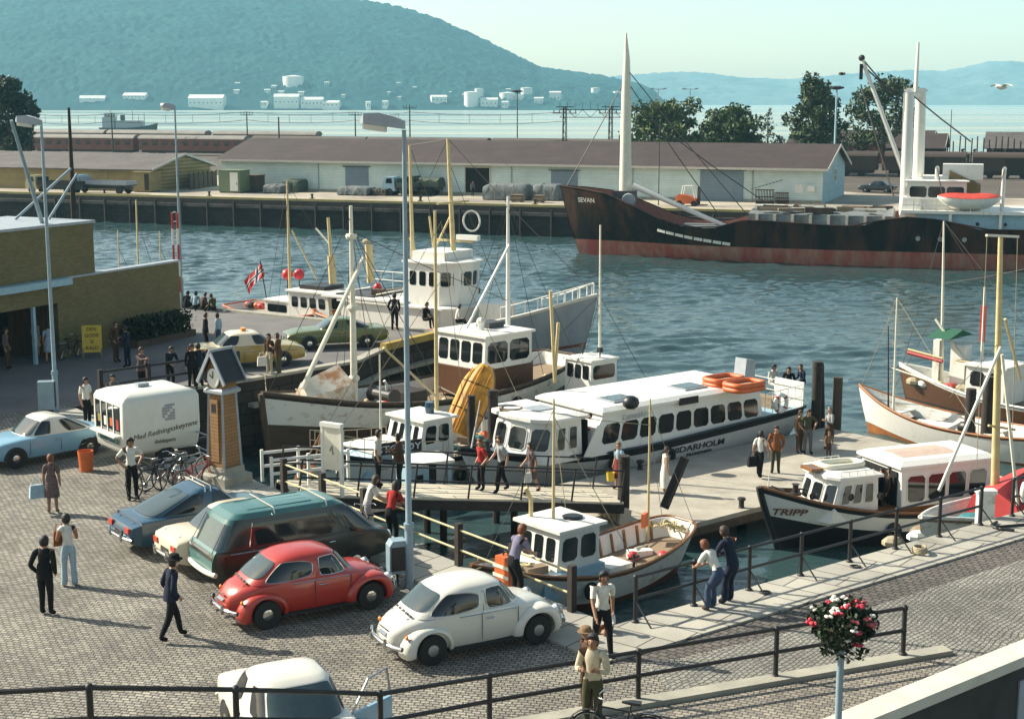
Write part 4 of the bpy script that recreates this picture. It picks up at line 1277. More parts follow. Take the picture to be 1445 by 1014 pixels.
 MB().tube([(.62, .73, .93), (.62, .86, 1.0)], .012, 5).ball((.60, .88, 1.03), .06, 8, (.5, 1, 1)).build('wing_mirror', 'chrome', t)
 return t
def sedan(name, label, col, loc, rz, L=4.4, W=1.66, hood=.92, trunk=.95, belt=.90, cab=(-1.25, 1.0), roof=(-.75, .45), H=1.42, wb=2.55, r=.31, roofc=None, n=5.0, cat='car', group='cars parked on the cobbled quay',
   hub='chrome', tail='sq', nose=.62, rear_rake=None, rear_win=True, rack=False, side=((50, 86), (93, 130)), open_door=False, no_parts=False, fins=0, htrim=True, beltf=None, grille=True):
 t = thing(name, label, cat, loc, rz, group)
 h, w_ = L / 2, W / 2
 zb = .27
 zh = belt - .05
 st = [(-h, w_ * .82, zb + .14, .62, trunk - .18), (-h + .06, w_ * .9, zb + .08, .74, trunk - .06), (-h + .3, w_ * .97, zb, zh - .02, trunk), (cab[0] - .1, w_ * .99, zb, zh, max(trunk, belt) + .01), (cab[0] + .3, w_, zb, zh + .01, belt + .03), (0, w_, zb, zh + .01, belt + .03),
   (cab[1] - .3, w_, zb, zh, belt + .03), (cab[1] + .12, w_ * .985, zb, zh - .02, hood + .02), (h - .5, w_ * .95, zb, hood - .16, hood - .03), (h - .14, w_ * .90, zb + .06, nose + .02, hood - .12), (h - .03, w_ * .84, zb + .1, nose - .04, hood - .22)]
 MB().loft(body_loft(st, n=4.5, k=7, sq=.93)).build('body', col, t, smooth=38)
 rf = roof[1]; rr_ = roof[0]
 dz = H - belt
 sh = Shell([(belt - .03, cab[0], cab[1], w_ * .955), (belt + .08, lerp(cab[0], rr_, .16), lerp(cab[1], rf, .17), w_ * .935), (belt + dz * .62, lerp(cab[0], rr_, .72), lerp(cab[1], rf, .72), w_ * .835), (belt + dz * .84, rr_ + .0, rf, w_ * .775), (belt + dz * .95, rr_ + .16, rf - .17, w_ * .66), (H, rr_ + .45, rf - .42, w_ * .35)], n=n)
 mb = MB(); sh.mesh(mb); mb.build('roof', roofc or col, t, smooth=50)
 z0, z1 = belt + .045, belt + dz * .80
 for s in (1, -1):
  for (a, b_) in side:
   wv = MB(); sh.patch(wv, s * a, s * b_, z0, z1, .18); wv.build('window', 'glass_dark', t, smooth=60)
  for x in (.75, -.25):
   MB().tube([(x, s * (w_ + .006), .36), (x, s * (w_ + .006), belt - .1)], .007, 4).build('door_seam', 'seam', t)
  MB().tube([(-.2, s * (w_ + .005), belt - .13), (-.16, s * (w_ + .03), belt - .13), (-.04, s * (w_ + .03), belt - .13), (0, s * (w_ + .005), belt - .13)], .012, 5).build('door_handle', 'chrome', t)
  if htrim:
   MB().tube([(-h + .3, s * w_ * .99, belt - .24), (0, s * (w_ + .012), belt - .24), (h - .4, s * w_ * .97, belt - .26)], .012, 4).build('trim_strip', 'chrome', t)
  hl = MB().lathe([(.02, .05), (.09, .03), (.10, -.06)], (0, 0, 0), 14, 'x').build('headlight', 'lamp_clear', t, smooth=50)
  hl.location = (h - .06, s * w_ * .66, nose + .0)
  MB().box((-h - .005, s * w_ * .66, .68), (.05, .24, .13)).build('tail_lamp', 'lamp_red', t)
  for x in (wb / 2, -wb / 2):
   wheel(t, x, s * (w_ - .07), r, .17, hub)
   arc = [(x + (r + .05) * math.cos(a), s * (w_ + .004), r + (r + .05) * math.sin(a)) for a in np.linspace(R(-8), R(188), 15)]
   MB().prism([(p[0] - x, p[2]) for p in arc], s * -.12, (x, s * (w_ + .005), 0), (1, 0, 0), (0, 0, 1), (0, 1, 0)).build('wheel_arch', 'black_paint', t)
 ws = MB(); sh.patch(ws, -43, 43, z0, z1 + .01, .2); ws.build('windscreen', 'glass_screen', t, smooth=60)
 if rear_win:
  rw = MB(); sh.patch(rw, 137, 223, z0 + .01, z1 + .01, .2); rw.build('rear_window', 'glass_screen', t, smooth=60)
 if grille:
  MB().box((h - .015, 0, nose), (.05, w_ * .9, .16)).build('grille', 'steel', t)
 MB().box((-h - .01, 0, .55), (.03, .42, .11)).build('number_plate', 'plate_black', t)
 MB().tube([(-h + .25, w_ * .55, trunk + .004), (-h + .03, w_ * .5, trunk - .12)], .006, 4).tube([(-h + .25, -w_ * .55, trunk + .004), (-h + .03, -w_ * .5, trunk - .12)], .006, 4).build('lid_seam', 'seam', t)
 bumper(t, -h - .08, w_ * .98, .47, -1, .10, .045); bumper(t, h + .07, w_ * .98, .45, 1, .10, .045)
 if rack:
  rk = MB()
  for x in (rr_ + .35, rf - .3):
   z = H + .06
   rk.tube([(x, -w_ * .78, belt + dz * .86), (x, -w_ * .74, z), (x, w_ * .74, z), (x, w_ * .78, belt + dz * .86)], .016, 5)
  rk.build('roof_rack', 'chrome', t)
 return t
c, a = place((612, 937), (756, 908), 2.4, -1, 1.31)
beetle('white rounded hump-backed car nearest the viewer on the cobbles', 'car_white', c, a, 'steel')
c, a = place((379, 886), (521, 859), 2.4, -1, 1.31)
beetle('red rounded hump-backed car beside the green van', 'car_red', c, a)
hd = math.atan2(.55, .83)
def row_pos(px, py, back, rz):
 """a measured point of the rear bumper centre -> car centre"""
 p = G(px, py)
 return p + Vector((math.cos(rz), math.sin(rz), 0)) * back
hb = R(36)
sedan('parked_car', 'dark blue fastback car with a roof rack beside the clock tower', 'car_blue', row_pos(170, 779, 2.12, hb), hb, L=4.25, W=1.6, belt=.88, hood=.86, trunk=.82, cab=(-1.75, .95), roof=(-.45, .35), H=1.44, rack=True, n=4.2,
  side=((50, 84), (90, 124)), wb=2.4)
hc = R(35)
sedan('parked_car', 'cream car half hidden between the blue fastback and the green van', 'car_cream', row_pos(234, 806, 2.1, hc), hc, L=4.2, W=1.58, belt=.88, hood=.88, trunk=.93, cab=(-1.35, .95), roof=(-.8, .4), H=1.38, wb=2.45)
def van():
 hv = R(32)
 p = row_pos(283, 829, 2.3, hv)
 t = thing('parked_van', 'green panel van with shade painted into its sides and two roof bars', 'van', p, hv, 'cars parked on the cobbled quay')
 L, W = 4.55, 1.66
 h, w_ = L / 2, W / 2
 st = [(-h, w_ * .86, .42, .80, .90), (-h + .08, w_ * .95, .34, .93, 1.0), (-h + .4, w_, .3, .95, 1.0), (0, w_, .3, .95, 1.0), (1.1, w_, .3, .95, 1.0), (1.7, w_ * .98, .3, .86, 1.0), (h - .14, w_ * .94, .36, .74, .90), (h - .02, w_ * .86, .42, .62, .72)]
 dk = M['van_side_shaded'] = mat('van_side_shaded', (0.020, 0.026, 0.020), .3, var=.2, scale=2, coat=.4)  # near-black stands for shade on the green sides and nose
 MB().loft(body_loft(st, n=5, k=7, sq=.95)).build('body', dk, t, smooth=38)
 MB().loft([[(-h - .012, y, .46) for y in (-.70, -.3, .3, .70)], [(-h + .0, y, .80) for y in (-.74, -.3, .3, .74)], [(-h + .05, y, .97) for y in (-.78, -.3, .3, .78)], [(-h + .10, y, 1.03) for y in (-.78, -.3, .3, .78)]], closed=False, cap0=False, cap1=False).build('tailgate', 'car_green', t)
 sh = Shell([(.93, -h + .06, 1.92, w_ * .985), (1.05, -h + .13, 1.80, w_ * .975), (1.5, -h + .36, 1.30, w_ * .90), (1.66, -h + .46, 1.08, w_ * .85), (1.76, -h + .62, .86, w_ * .74), (1.80, -h + .95, .5, w_ * .4)], n=7.5)
 full0 = list(sh.r)
 z_ = lambda lo, hi: [a for a in full0 if lo - 1e-6 <= a[0] <= hi + 1e-6]
 full = sh.r
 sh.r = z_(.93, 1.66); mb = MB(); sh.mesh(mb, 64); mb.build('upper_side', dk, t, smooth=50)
 sh.r = z_(1.66, 1.80); mb = MB(); sh.mesh(mb, 64); mb.build('roof', 'car_green', t, smooth=50)
 sh.r = full
 mb = MB(); sh.patch(mb, 132, 228, .95, 1.655, .02, off=.006); mb.build('tailgate_frame', 'car_green', t, smooth=60)
 for s in (1, -1):
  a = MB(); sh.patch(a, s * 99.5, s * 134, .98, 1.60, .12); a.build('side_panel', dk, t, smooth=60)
  a = MB(); sh.patch(a, s * 84, s * 99, 1.05, 1.55, .15); a.build('window', 'glass_dark', t, smooth=60)
  MB().tube([sh.pt(R(s * 99.8), 1.04, .012), sh.pt(R(s * 99.8), 1.56, .012)], .012, 5).build('window_bar', 'chrome', t)
  a = MB(); sh.patch(a, s * 47, s * 81, 1.0, 1.56, .15); a.build('window', 'glass_dark', t, smooth=60)
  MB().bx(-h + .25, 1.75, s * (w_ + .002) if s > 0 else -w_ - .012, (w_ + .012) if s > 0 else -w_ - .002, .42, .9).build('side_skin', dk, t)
  MB().tube([(-h + .4, s * (w_ + .018), .93), (-.6, s * (w_ + .022), .93)], .016, 5).build('trim_strip', 'steel', t)
  MB().tube([(.55, s * (w_ + .012), .85), (.55, s * (w_ + .04), .85), (.7, s * (w_ + .04), .85), (.7, s * (w_ + .012), .85)], .012, 5).build('door_handle', 'chrome', t)
  MB().box((-h + .03, s * .66, .78), (.05, .1, .2)).build('tail_lamp', 'lamp_amber', t)
  hl = MB().lathe([(.02, .05), (.1, .03), (.11, -.06)], (0, 0, 0), 14, 'x').build('headlight', 'lamp_clear', t); hl.location = (h - .05, s * .58, .72)
  for x in (1.25, -1.25):
   wheel(t, x, s * (w_ - .055), .31, .17)
   arc = [((.37) * math.cos(q), .31 + .37 * math.sin(q)) for q in np.linspace(R(-8), R(188), 15)]
   MB().prism(arc, s * -.12, (x, s * (w_ + .016), 0), (1, 0, 0), (0, 0, 1), (0, 1, 0)).build('wheel_arch', 'black_paint', t)
 a = MB(); sh.patch(a, 138, 222, 1.02, 1.56, .16); a.build('rear_window', 'glass_screen', t, smooth=60)
 a = MB(); sh.patch(a, -42, 42, 1.02, 1.58, .16); a.build('windscreen', 'glass_screen', t, smooth=60)
 MB().box((-h + .035, 0, .72), (.04, .36, .12)).build('number_plate', 'lamp_clear', t)
 MB().tube([(-h + .02, -.62, .62), (-h + .05, -.64, 1.0), (-h + .4, -.60, 1.6)], .008, 4).tube([(-h + .02, .62, .62), (-h + .05, .64, 1.0), (-h + .4, .60, 1.6)], .008, 4).build('tailgate_seam', 'seam', t)
 bumper(t, -h - .06, w_, .5, -1, .1, .06, 'cream_paint', False); bumper(t, h + .05, w_, .48, 1, .1, .06, 'cream_paint', False)
 for x in (-.75, .55):
  MB().tube([(x, -.74, 1.70), (x, -.70, 1.84), (x, .70, 1.84), (x, .74, 1.70)], .018, 5).build('roof_bar', 'chrome', t)
 rib = MB()
 for y in (-.42, -.14, .14, .42):
  rib.tube([(-h + 1.0, y, 1.782), (.3, y, 1.79)], .015, 4)
 rib.build('roof_rib', 'car_green', t)
van()
c, a = place((119, 643), (27, 659), 2.42, 1, 1.25)
sedan('parked_car', 'light blue coupe beside the white kiosk trailer', 'car_lightblue', c, a, L=4.1, W=1.57, belt=.86, hood=.86, trunk=.85, cab=(-1.55, .85), roof=(-.6, .3), H=1.40, wb=2.42, n=4.2, htrim=False, side=((50, 84), (91, 124)), roofc='car_white')
c, a = place((322, 523), (398, 512), 2.75, -1, 1.45)
c, a = (G(362, 519) + Vector((-.5, .65, 0)), R(20))
tx = sedan('parked_taxi', 'yellow taxi with a pale roof standing on the pier', 'car_yellow', c, a, L=4.7, W=1.78, belt=.95, hood=.93, trunk=.95, cab=(-1.4, 1.05), roof=(-.85, .5), H=1.48, wb=2.75, roofc='car_cream', group='cars on the pier')
MB().bx(-.22, -.05, -.2, .2, 1.49, 1.6).build('taxi_sign', 'lamp_amber', tx)
c, a = (G(477, 492) + Vector((-.2, .7, 0)), R(197))
sedan('parked_car', 'olive green coupe beyond the yellow taxi on the pier', 'car_olive', c, a, L=4.55, W=1.7, belt=.88, hood=.88, trunk=.9, cab=(-1.6, .85), roof=(-.7, .3), H=1.34, wb=2.6, n=4.5, side=((50, 85), (92, 124)), group='cars on the pier')
sedan('parked_car', 'small dark car parked beyond the gable of the blue warehouse', 'car_dark', G(1238, 271.5), R(150), L=4.4, W=1.65, belt=.9, H=1.42, group='cars on the far quay')
def bottom_car():
 c = Vector((-3.75, 23.85, 0))
 a = R(-64)
 t = sedan('parked_car', 'white saloon with an open door at the bottom of the picture behind the railing', 'car_white', c, a, L=4.15, W=1.62, belt=.92, hood=.93, trunk=.94, cab=(-1.35, 1.05), roof=(-.75, .45), H=1.52, wb=2.45, n=4.0, tail='r', side=((50, 85), (92, 130)))
 d = bpy.data.objects.new('open_door', None); COL.objects.link(d); d.parent = t
 d.location = (-.25, .80, 0);
 d.location = (.80, .80, 0); d.rotation_euler = (0, 0, R(-62))
 MB().prism([(0, .35), (0, .9), (-1.0, .9), (-1.0, .42), (-.9, .33)], .06, (0, -.03, 0)).build('door_skin', 'car_lightblue', d)
 fr = MB().tube([(-.02, 0, .9), (-.42, 0, 1.38), (-.9, 0, 1.42), (-1.0, 0, .9)], .022, 6); fr.build('window_frame', 'steel', d)
 return t
bottom_car()
def trailer():
 p = G(177, 667)
 ax = Vector((.77, .63, 0)).normalized()
 rz = math.atan2(ax.y, ax.x)
 t = thing('kiosk_trailer', 'white sales trailer with windows and lettering standing by the clock tower', 'trailer', p, rz)
 tw_ = M['trailer_white'] = mat('trailer_white', (0.68, 0.68, 0.60), .4, var=.05, scale=2)
 L, W, z0, z1 = 2.55, 2.15, .45, 2.2
 def rr(z, i, cr=.10):
  pts = []
  for (cx, cy, a0) in ((L - i - cr, W - i - cr, 0), (i + cr, W - i - cr, 90), (i + cr, i + cr, 180), (L - i - cr, i + cr, 270)):
   for k in range(5):
    a = R(a0 + 22.5 * k); pts.append((cx + cr * math.cos(a), cy + cr * math.sin(a), z))
  return pts
 MB().loft([rr(z0, .16), rr(z0 + .12, .06), rr(z0 + .6, .0), rr(z1 - .12, .01), rr(z1, .07), rr(z1 + .10, .3), rr(z1 + .14, .7)]).build('body', tw_, t, smooth=50)
 for k in range(4):
  y0 = .24 + k * .43
  w_ = MB().bx(-.012, .012, y0, y0 + .38, 1.12, 1.98).build('window', 'glass_dark', t)
  MB().bx(-.03, -.013, y0 + .38, y0 + .43, 1.1, 2.0).build('window_post', tw_, w_)
 MB().bx(-.22, -.01, .2, W - .2, 1.04, 1.09).build('counter', tw_, t)
 rg = random.Random(3)
 for k, m_ in enumerate(('red_paint', 'orange_paint', 'shore_white', 'car_yellow')):
  MB().bx(-.019, -.013, .3 + k * .43, .3 + k * .43 + .16, 1.2 + rg.random() * .2, 1.55).build('poster', m_, t)
 text_mesh('lettering', 'REDNINGSSELSK', .21, 'net_blue', t, (-.008, W / 2, .86), (R(90), 0, R(-90)), bold=.004)
 text_mesh('lettering', 'Med Redningsskøytene', .23, 'old_timber', t, (L * .53, -.006, 1.12), (R(90), R(-6), 0), shear=.3)
 text_mesh('lettering', 'Selskapets', .17, 'old_timber', t, (L * .52, -.006, .8), (R(90), 0, 0), shear=.3)
 em = MB()
 for i in range(5):
  for j in range(6):
   if (i * 7 + j * 3) % 5 != 0:
    em.bx(L * .5 + i * .085, L * .5 + i * .085 + .07, -.01, -.003, 1.42 + j * .085, 1.42 + j * .085 + .07)
 em.build('emblem', 'grey_paint', t)
 MB().box((L * .45, W * .5, z1 + .2), (.36, .26, .1)).build('roof_vent', 'grey_paint', t)
 for y in (.18, W - .18):
  wheel_simple(t, L * .55, y, .3)
 MB().beam((L * .2, W * .5, .4), (L + .7, W * .5, .4), .1, .1).build('draw_bar', 'iron', t)
 for x in (.3, L - .3):
  MB().tube([(x, .3, 0), (x, .3, .5)], .035, 6).build('support_leg', 'iron', t)
trailer()
def bucket(name, label, p, col, r=.16, h=.34, cat='bucket'):
 t = thing(name, label, cat, p)
 MB().lathe([(r * .8, 0), (r, h), (r * .93, h), (r * .76, .03)], n=16).build('body', col, t, smooth=40)
 MB().tube([(r, 0, h), (r * .7, 0, h + r * .7), (0, 0, h + r), (-r * .7, 0, h + r * .7), (-r, 0, h)], .008, 5).build('handle', 'iron', t)
 return t
bucket('litter_bin', 'orange red bin standing between the light blue coupe and the trailer', G(122, 664), 'orange_paint', .24, .62, 'bin')
def tower():
 p = G(318, 683)
 t = thing('clock_tower', 'narrow wooden clock tower with gabled hood on the quay', 'clock tower', p, R(55))
 wood = brickmat('tower_boards', (0.29, 0.155, 0.06), (0.24, 0.128, 0.05), (0.13, 0.07, 0.03), 20, .11, plane='xz', msize=.01, noise=.2, bump=.5)
 wood2 = brickmat('tower_boards_side', (0.29, 0.155, 0.06), (0.24, 0.128, 0.05), (0.13, 0.07, 0.03), 20, .11, plane='yz', msize=.01, noise=.2, bump=.5)
 trim = M['grey_paint']
 sq = lambda s, z: [(-s, -s, z), (s, -s, z), (s, s, z), (-s, s, z)]
 MB().loft([sq(.72, 0), sq(.70, .35), sq(.52, .42), sq(.50, .62)]).build('plinth', CONC, t)
 mb = MB()
 for (a, b_) in (((-1, -1), (1, -1)), ((1, 1), (-1, 1))):
  mb.m(0).add([(a[0] * .44, a[1] * .44, .62), (b_[0] * .44, b_[1] * .44, .62), (b_[0] * .34, b_[1] * .34, 2.9), (a[0] * .34, a[1] * .34, 2.9)], [(0, 1, 2, 3)])
 for (a, b_) in (((1, -1), (1, 1)), ((-1, 1), (-1, -1))):
  mb.m(1).add([(a[0] * .44, a[1] * .44, .62), (b_[0] * .44, b_[1] * .44, .62), (b_[0] * .34, b_[1] * .34, 2.9), (a[0] * .34, a[1] * .34, 2.9)], [(0, 1, 2, 3)])
 mb.build('shaft', [wood, wood2], t, fix=False)
 for (x, y) in ((-1, -1), (1, -1), (1, 1), (-1, 1)):
  MB().beam((x * .44, y * .44, .6), (x * .345, y * .345, 2.92), .085, .085).build('corner_post', trim, t)
 MB().loft([sq(.40, 2.9), sq(.48, 2.96), sq(.48, 3.04), sq(.40, 3.1)]).build('cornice', trim, t)
 MB().bx(-.38, .38, -.36, .36, 3.1, 3.6).build('clock_box', wood, t)
 MB().prism([(-.46, 0), (.46, 0), (0, .55)], .76, (-.38, 0, 3.6), (0, 1, 0), (0, 0, 1), (1, 0, 0)).build('gable', wood2, t)
 rm = MB()
 for s in (1, -1):
  rm.add([(-.52, s * .64, 3.36), (.52, s * .64, 3.36), (.52, 0, 4.24), (-.52, 0, 4.24), (-.52, s * .64, 3.30), (.52, s * .64, 3.30), (.52, 0, 4.18), (-.52, 0, 4.18)], [(0, 1, 2, 3), (7, 6, 5, 4), (0, 4, 5, 1), (1, 5, 6, 2), (3, 2, 6, 7), (0, 3, 7, 4)])
 rm.build('roof', 'black_paint', t)
 bb = MB()
 for x in (-.56, .56):
  for s in (1, -1):
   bb.beam((x, s * .70, 3.26), (x, 0, 4.25), .06, .12)
 for s in (1, -1):
  pass
 bb.build('barge_board', 'grey_paint', t)
 MB().beam((-.6, 0, 4.28), (.6, 0, 4.28), .08, .08).build('ridge_cap', 'grey_paint', t)
 for s in (-1, 1):
  for k in range(5):
   pass
 d = MB().lathe([(.31, -.43), (.31, -.40), (.27, -.44)], (0, 0, 3.42), 24, 'x').build('clock_dial', 'white_paint', t)
 MB().beam((-.452, 0, 3.42), (-.452, .16, 3.52), .02, .03).beam((-.452, 0, 3.42), (-.452, -.02, 3.64), .02, .03).build('clock_hand', 'black_paint', d)
 MB().lathe([(.33, -.42), (.33, -.36)], (0, 0, 3.42), 24, 'x').build('dial_rim', 'black_paint', d)
 t.scale = (.78, .78, .93)
 MB().bx(-.46, -.37, -.2, .2, .8, 2.75).build('door', wood2, t)
 MB().bx(-.465, -.45, -.12, .12, 2.35, 2.62).build('plaque', 'black_paint', t)
tower()
def bicycle(label, loc, rz, col='black_paint', lean=6, group=None, name='bicycle'):
 t = thing(name, label, 'bicycle', loc, rz, group)
 t.rotation_euler = (R(lean), 0, rz)
 for x in (-.52, .52):
  w_ = bpy.data.objects.new('wheel', None); COL.objects.link(w_); w_.parent = t; w_.location = (x, 0, .34)
  MB().tube([(.32 * math.cos(a), 0, .32 * math.sin(a)) for a in np.linspace(0, 2 * PI, 28, endpoint=False)], .02, 6, closed=True).build('tyre', 'rubber', w_, smooth=60)
  MB().tube([(.30 * math.cos(a), 0, .30 * math.sin(a)) for a in np.linspace(0, 2 * PI, 28, endpoint=False)], .011, 5, closed=True).build('rim', 'chrome', w_)
  sp = MB()
  for k in range(10):
   a = k * PI / 5; sp.tube([(0, .02 * (-1) ** k, 0), (.3 * math.cos(a), 0, .3 * math.sin(a))], .0035, 3)
  sp.build('spoke', 'chrome', w_)
 fr = MB()
 bb, hd_, st_ = Vector((-.08, 0, .28)), Vector((.36, 0, .78)), Vector((-.2, 0, .78))
 fr.tube([bb, hd_ - Vector((-.02, 0, .1))], .018, 6).tube([bb, st_], .018, 6).tube([st_ - Vector((0, 0, .06)), hd_], .016, 6)
 for y in (-.05, .05):
  fr.tube([bb, (-.52, y, .34)], .011, 5).tube([st_ - Vector((0, 0, .05)), (-.52, y, .34)], .010, 5).tube([hd_, (.40, y, .66), (.52, y, .34)], .012, 5)
 fr.tube([hd_ - Vector((-.03, 0, .12)), hd_ + Vector((-.03, 0, .14))], .018, 6)
 fr.build('frame', col, t, smooth=60)
 MB().tube([(.18, -.28, .98), (.30, -.25, 1.0), (.36, -.08, .96), (.33, 0, .94), (.36, .08, .96), (.30, .25, 1.0), (.18, .28, .98)], .013, 6).build('handlebar', 'chrome', t, smooth=60)
 MB().loft([[(-.38, -.09, .86), (-.38, .09, .86), (-.38, .09, .90), (-.38, -.09, .90)], [(-.22, -.08, .86), (-.22, .08, .86), (-.22, .08, .91), (-.22, -.08, .91)], [(-.05, -.02, .87), (-.05, .02, .87), (-.05, .02, .90), (-.05, -.02, .90)]]).tube([st_, (-.22, 0, .87)], .014, 6).build('saddle', 'black_paint', t, smooth=50)
 for x in (-.52, .52):
  MB().tube([(x + .37 * math.cos(a), 0, .34 + .37 * math.sin(a)) for a in np.linspace(R(20), R(165), 12)], [.018] * 12, 4).build('mudguard', col, t)
 MB().lathe([(.09, -.012), (.09, .012)], (-.08, 0, .28), 12, 'y').tube([(-.08, -.1, .28), (.06, -.1, .2)], .012, 5).tube([(-.08, .1, .28), (-.22, .1, .36)], .012, 5).build('crank', 'steel', t)
 MB().tube([(-.42, -.07, .74), (-.72, -.07, .74), (-.72, .07, .74), (-.42, .07, .74)], .009, 4).build('carrier', 'chrome', t)
 return t
for i, (px, py, rz, col, lb) in enumerate(((210, 697, 62, 'black_paint', 'black bicycle leaning behind the man in the white shirt'), (228, 688, 48, 'car_blue', 'blue bicycle second in the tangle by the trailer'),
           (252, 689, 70, 'iron', 'dark bicycle in the middle of the tangle by the trailer'), (276, 690, 50, 'car_red', 'reddish bicycle closest to the clock tower plinth'), (268, 678, 28, 'steel', 'grey bicycle under the rear of the trailer'))):
 bicycle(lb, G(px, py), R(rz), col, 8 if i % 2 else -7, 'bicycles parked under the trailer')
bicycle('black bicycle leaning on the brick kiosk near the yellow sign', G(100, 505), R(66), 'black_paint', 5)
class Boat:
 def __init__(s, name, label, cat, bow, aft, B, sheer, group='boats moored in the harbour', z=WATER, **hk):
  bow, stern = Vector((bow[0], bow[1], 0)), Vector((aft[0], aft[1], 0))
  h = (bow - stern); s.L = h.length; h.normalize()
  c = (bow + stern) / 2; c.z = z
  s.rz = math.atan2(h.y, h.x)
  s.t = thing(name, label, cat, c, s.rz, group)
  s.M = Matrix.Translation(c) @ Matrix.Rotation(s.rz, 4, 'Z')
  s.inv = s.M.inverted()
  s.B = B
  s.sx, s.sz = [a[0] for a in sheer], [a[1] for a in sheer]
  s.k = dict(rake=.9, srake=.3, stern=.6, tm=.45, keel=-.7, bow_p=2.2, full=.32, stern_e=.7)
  s.k.update(hk)
 def P(s, px, py, y=0.0):
  o, d = s.inv @ Vector((0, 0, CAMH)), s.inv.to_3x3() @ ray(px, py)
  k = (y - o.y) / d.y
  return o + d * k
 def PX(s, px, py, x):
  o, d = s.inv @ Vector((0, 0, CAMH)), s.inv.to_3x3() @ ray(px, py)
  return o + d * ((x - o.x) / d.x)
 def PZ(s, px, py, z):
  o, d = s.inv @ Vector((0, 0, CAMH)), s.inv.to_3x3() @ ray(px, py)
  return o + d * ((z - o.z) / d.z)
 def zs(s, t):
  return float(np.interp(t, s.sx, s.sz)) if len(s.sx) < 4 else s._smooth(t)
 def _smooth(s, t):
  xs, zs = s.sx, s.sz
  i = min(max(0, int(np.searchsorted(xs, t)) - 1), len(xs) - 2)
  def sl(j):
   if j == 0: return (zs[1] - zs[0]) / (xs[1] - xs[0])
   if j == len(xs) - 1: return (zs[-1] - zs[-2]) / (xs[-1] - xs[-2])
   return .5 * ((zs[j + 1] - zs[j]) / (xs[j + 1] - xs[j]) + (zs[j] - zs[j - 1]) / (xs[j] - xs[j - 1]))
  h = xs[i + 1] - xs[i]; u = (t - xs[i]) / h
  m0, m1 = sl(i) * h, sl(i + 1) * h
  return (2 * u ** 3 - 3 * u ** 2 + 1) * zs[i] + (u ** 3 - 2 * u ** 2 + u) * m0 + (-2 * u ** 3 + 3 * u ** 2) * zs[i + 1] + (u ** 3 - u ** 2) * m1
 def pt(s, t, z, side=1, inset=0.0, off=0.0):
  k = s.k
  t = min(1.0, max(0.0, t))
  q = min(1.15, max(0.0, (z - k['keel']) / (s.zs(t) - k['keel'])))
  if t > k['tm']:
   u = (t - k['tm']) / (1 - k['tm'])
   sh = max(0.0, 1 - u ** k['bow_p']); e = lerp(k['full'], 1.25, u * u)
  else:
   u = (k['tm'] - t) / k['tm']
   sh = k['stern'] + (1 - k['stern']) * math.sqrt(max(0, 1 - u ** 2.4)); e = lerp(k['full'], k['stern_e'], u * u)
  b = s.B / 2 * sh * max(q, 1e-4) ** e
  b = max(0.02, b - inset + off)
  xb = s.L / 2 - k['rake'] * max(0.0, 1 - q) ** 1.15
  xs = -s.L / 2 + k['srake'] * (1 - q)
  ii = inset if t > .5 else -inset
  return Vector((lerp(xs, xb, t) - ii * (abs(t - .5) * 2) ** 6, side * b, z))
 def hull(s, rows, mats, n=40, name='hull'):
  """rows from keel to sheer: ('a', z) | ('s', below the sheer) | ('f', share of the sheer height)"""
  def rz(r, t):
   zz = s.zs(t)
   return r[1] if r[0] == 'a' else (zz - r[1] if r[0] == 's' else s.k['keel'] + (zz - s.k['keel']) * r[1])
  lv = []
  for i in range(len(rows) - 1):
   for j in range(3):
    lv.append((rows[i], rows[i + 1], j / 3, i))
  ts = [.5 - .5 * math.cos(PI * i / n) for i in range(n + 1)]
  mb = MB()
  rings = []
  for t in ts:
   half = []
   for (r0, r1, u, i) in lv:
    half.append(lerp(rz(r0, t), max(rz(r1, t), rz(r0, t) + .001), u))
   half.append(rz(rows[-1], t))
   L_ = [s.pt(t, z, 1) for z in half]; R_ = [s.pt(t, z, -1) for z in half]
   rings.append(R_[::-1] + L_)
  k = len(lv)
  mi = [lv[k - 1 - j][3] for j in range(k)] + [0] + [lv[j][3] for j in range(k)]
  mb.loft(rings, closed=False, cap0=False, cap1=False, mats=mi)
  st = rings[0]
  for j in range(k):
   mb.m(lv[k - 1 - j][3]).add([st[j], st[j + 1], st[2 * k - j], st[2 * k + 1 - j]], [(0, 1, 2, 3)])
  o = mb.build(name, mats, s.t, smooth=35)
  s.ts = ts
  return o
 def deck(s, drop, m_, inner=None, wall=.09, name='deck', flat=None):
  lv, rv, ins = [], [], []
  for t in s.ts:
   z = s.zs(t) - drop if flat is None else min(flat, s.zs(t) - .03)
   lv.append(s.pt(t, z, 1, wall)); rv.append(s.pt(t, z, -1, wall))
  mb = MB()
  k = len(lv)
  mb.add(lv + rv, [(i, i + 1, k + i + 1, k + i) for i in range(k - 1)])
  mb.build(name, m_, s.t)
  if inner is not None:
   mb = MB()
   for sd in (1, -1):
    a = [s.pt(t, s.zs(t), sd, wall) for t in s.ts]
    b_ = lv if sd > 0 else rv
    mb.add(a + b_, [(i, i + 1, k + i + 1, k + i) for i in range(k - 1)])
    o_ = [s.pt(t, s.zs(t), sd) for t in s.ts]
    mb.add(a + o_, [(i, i + 1, k + i + 1, k + i) for i in range(k - 1)])
   a, b_ = s.pt(0, s.zs(0), 1, wall), s.pt(0, s.zs(0), -1, wall)
   mb.add([a, b_, rv[0], lv[0]], [(0, 1, 2, 3)])
   mb.build('bulwark', inner, s.t)
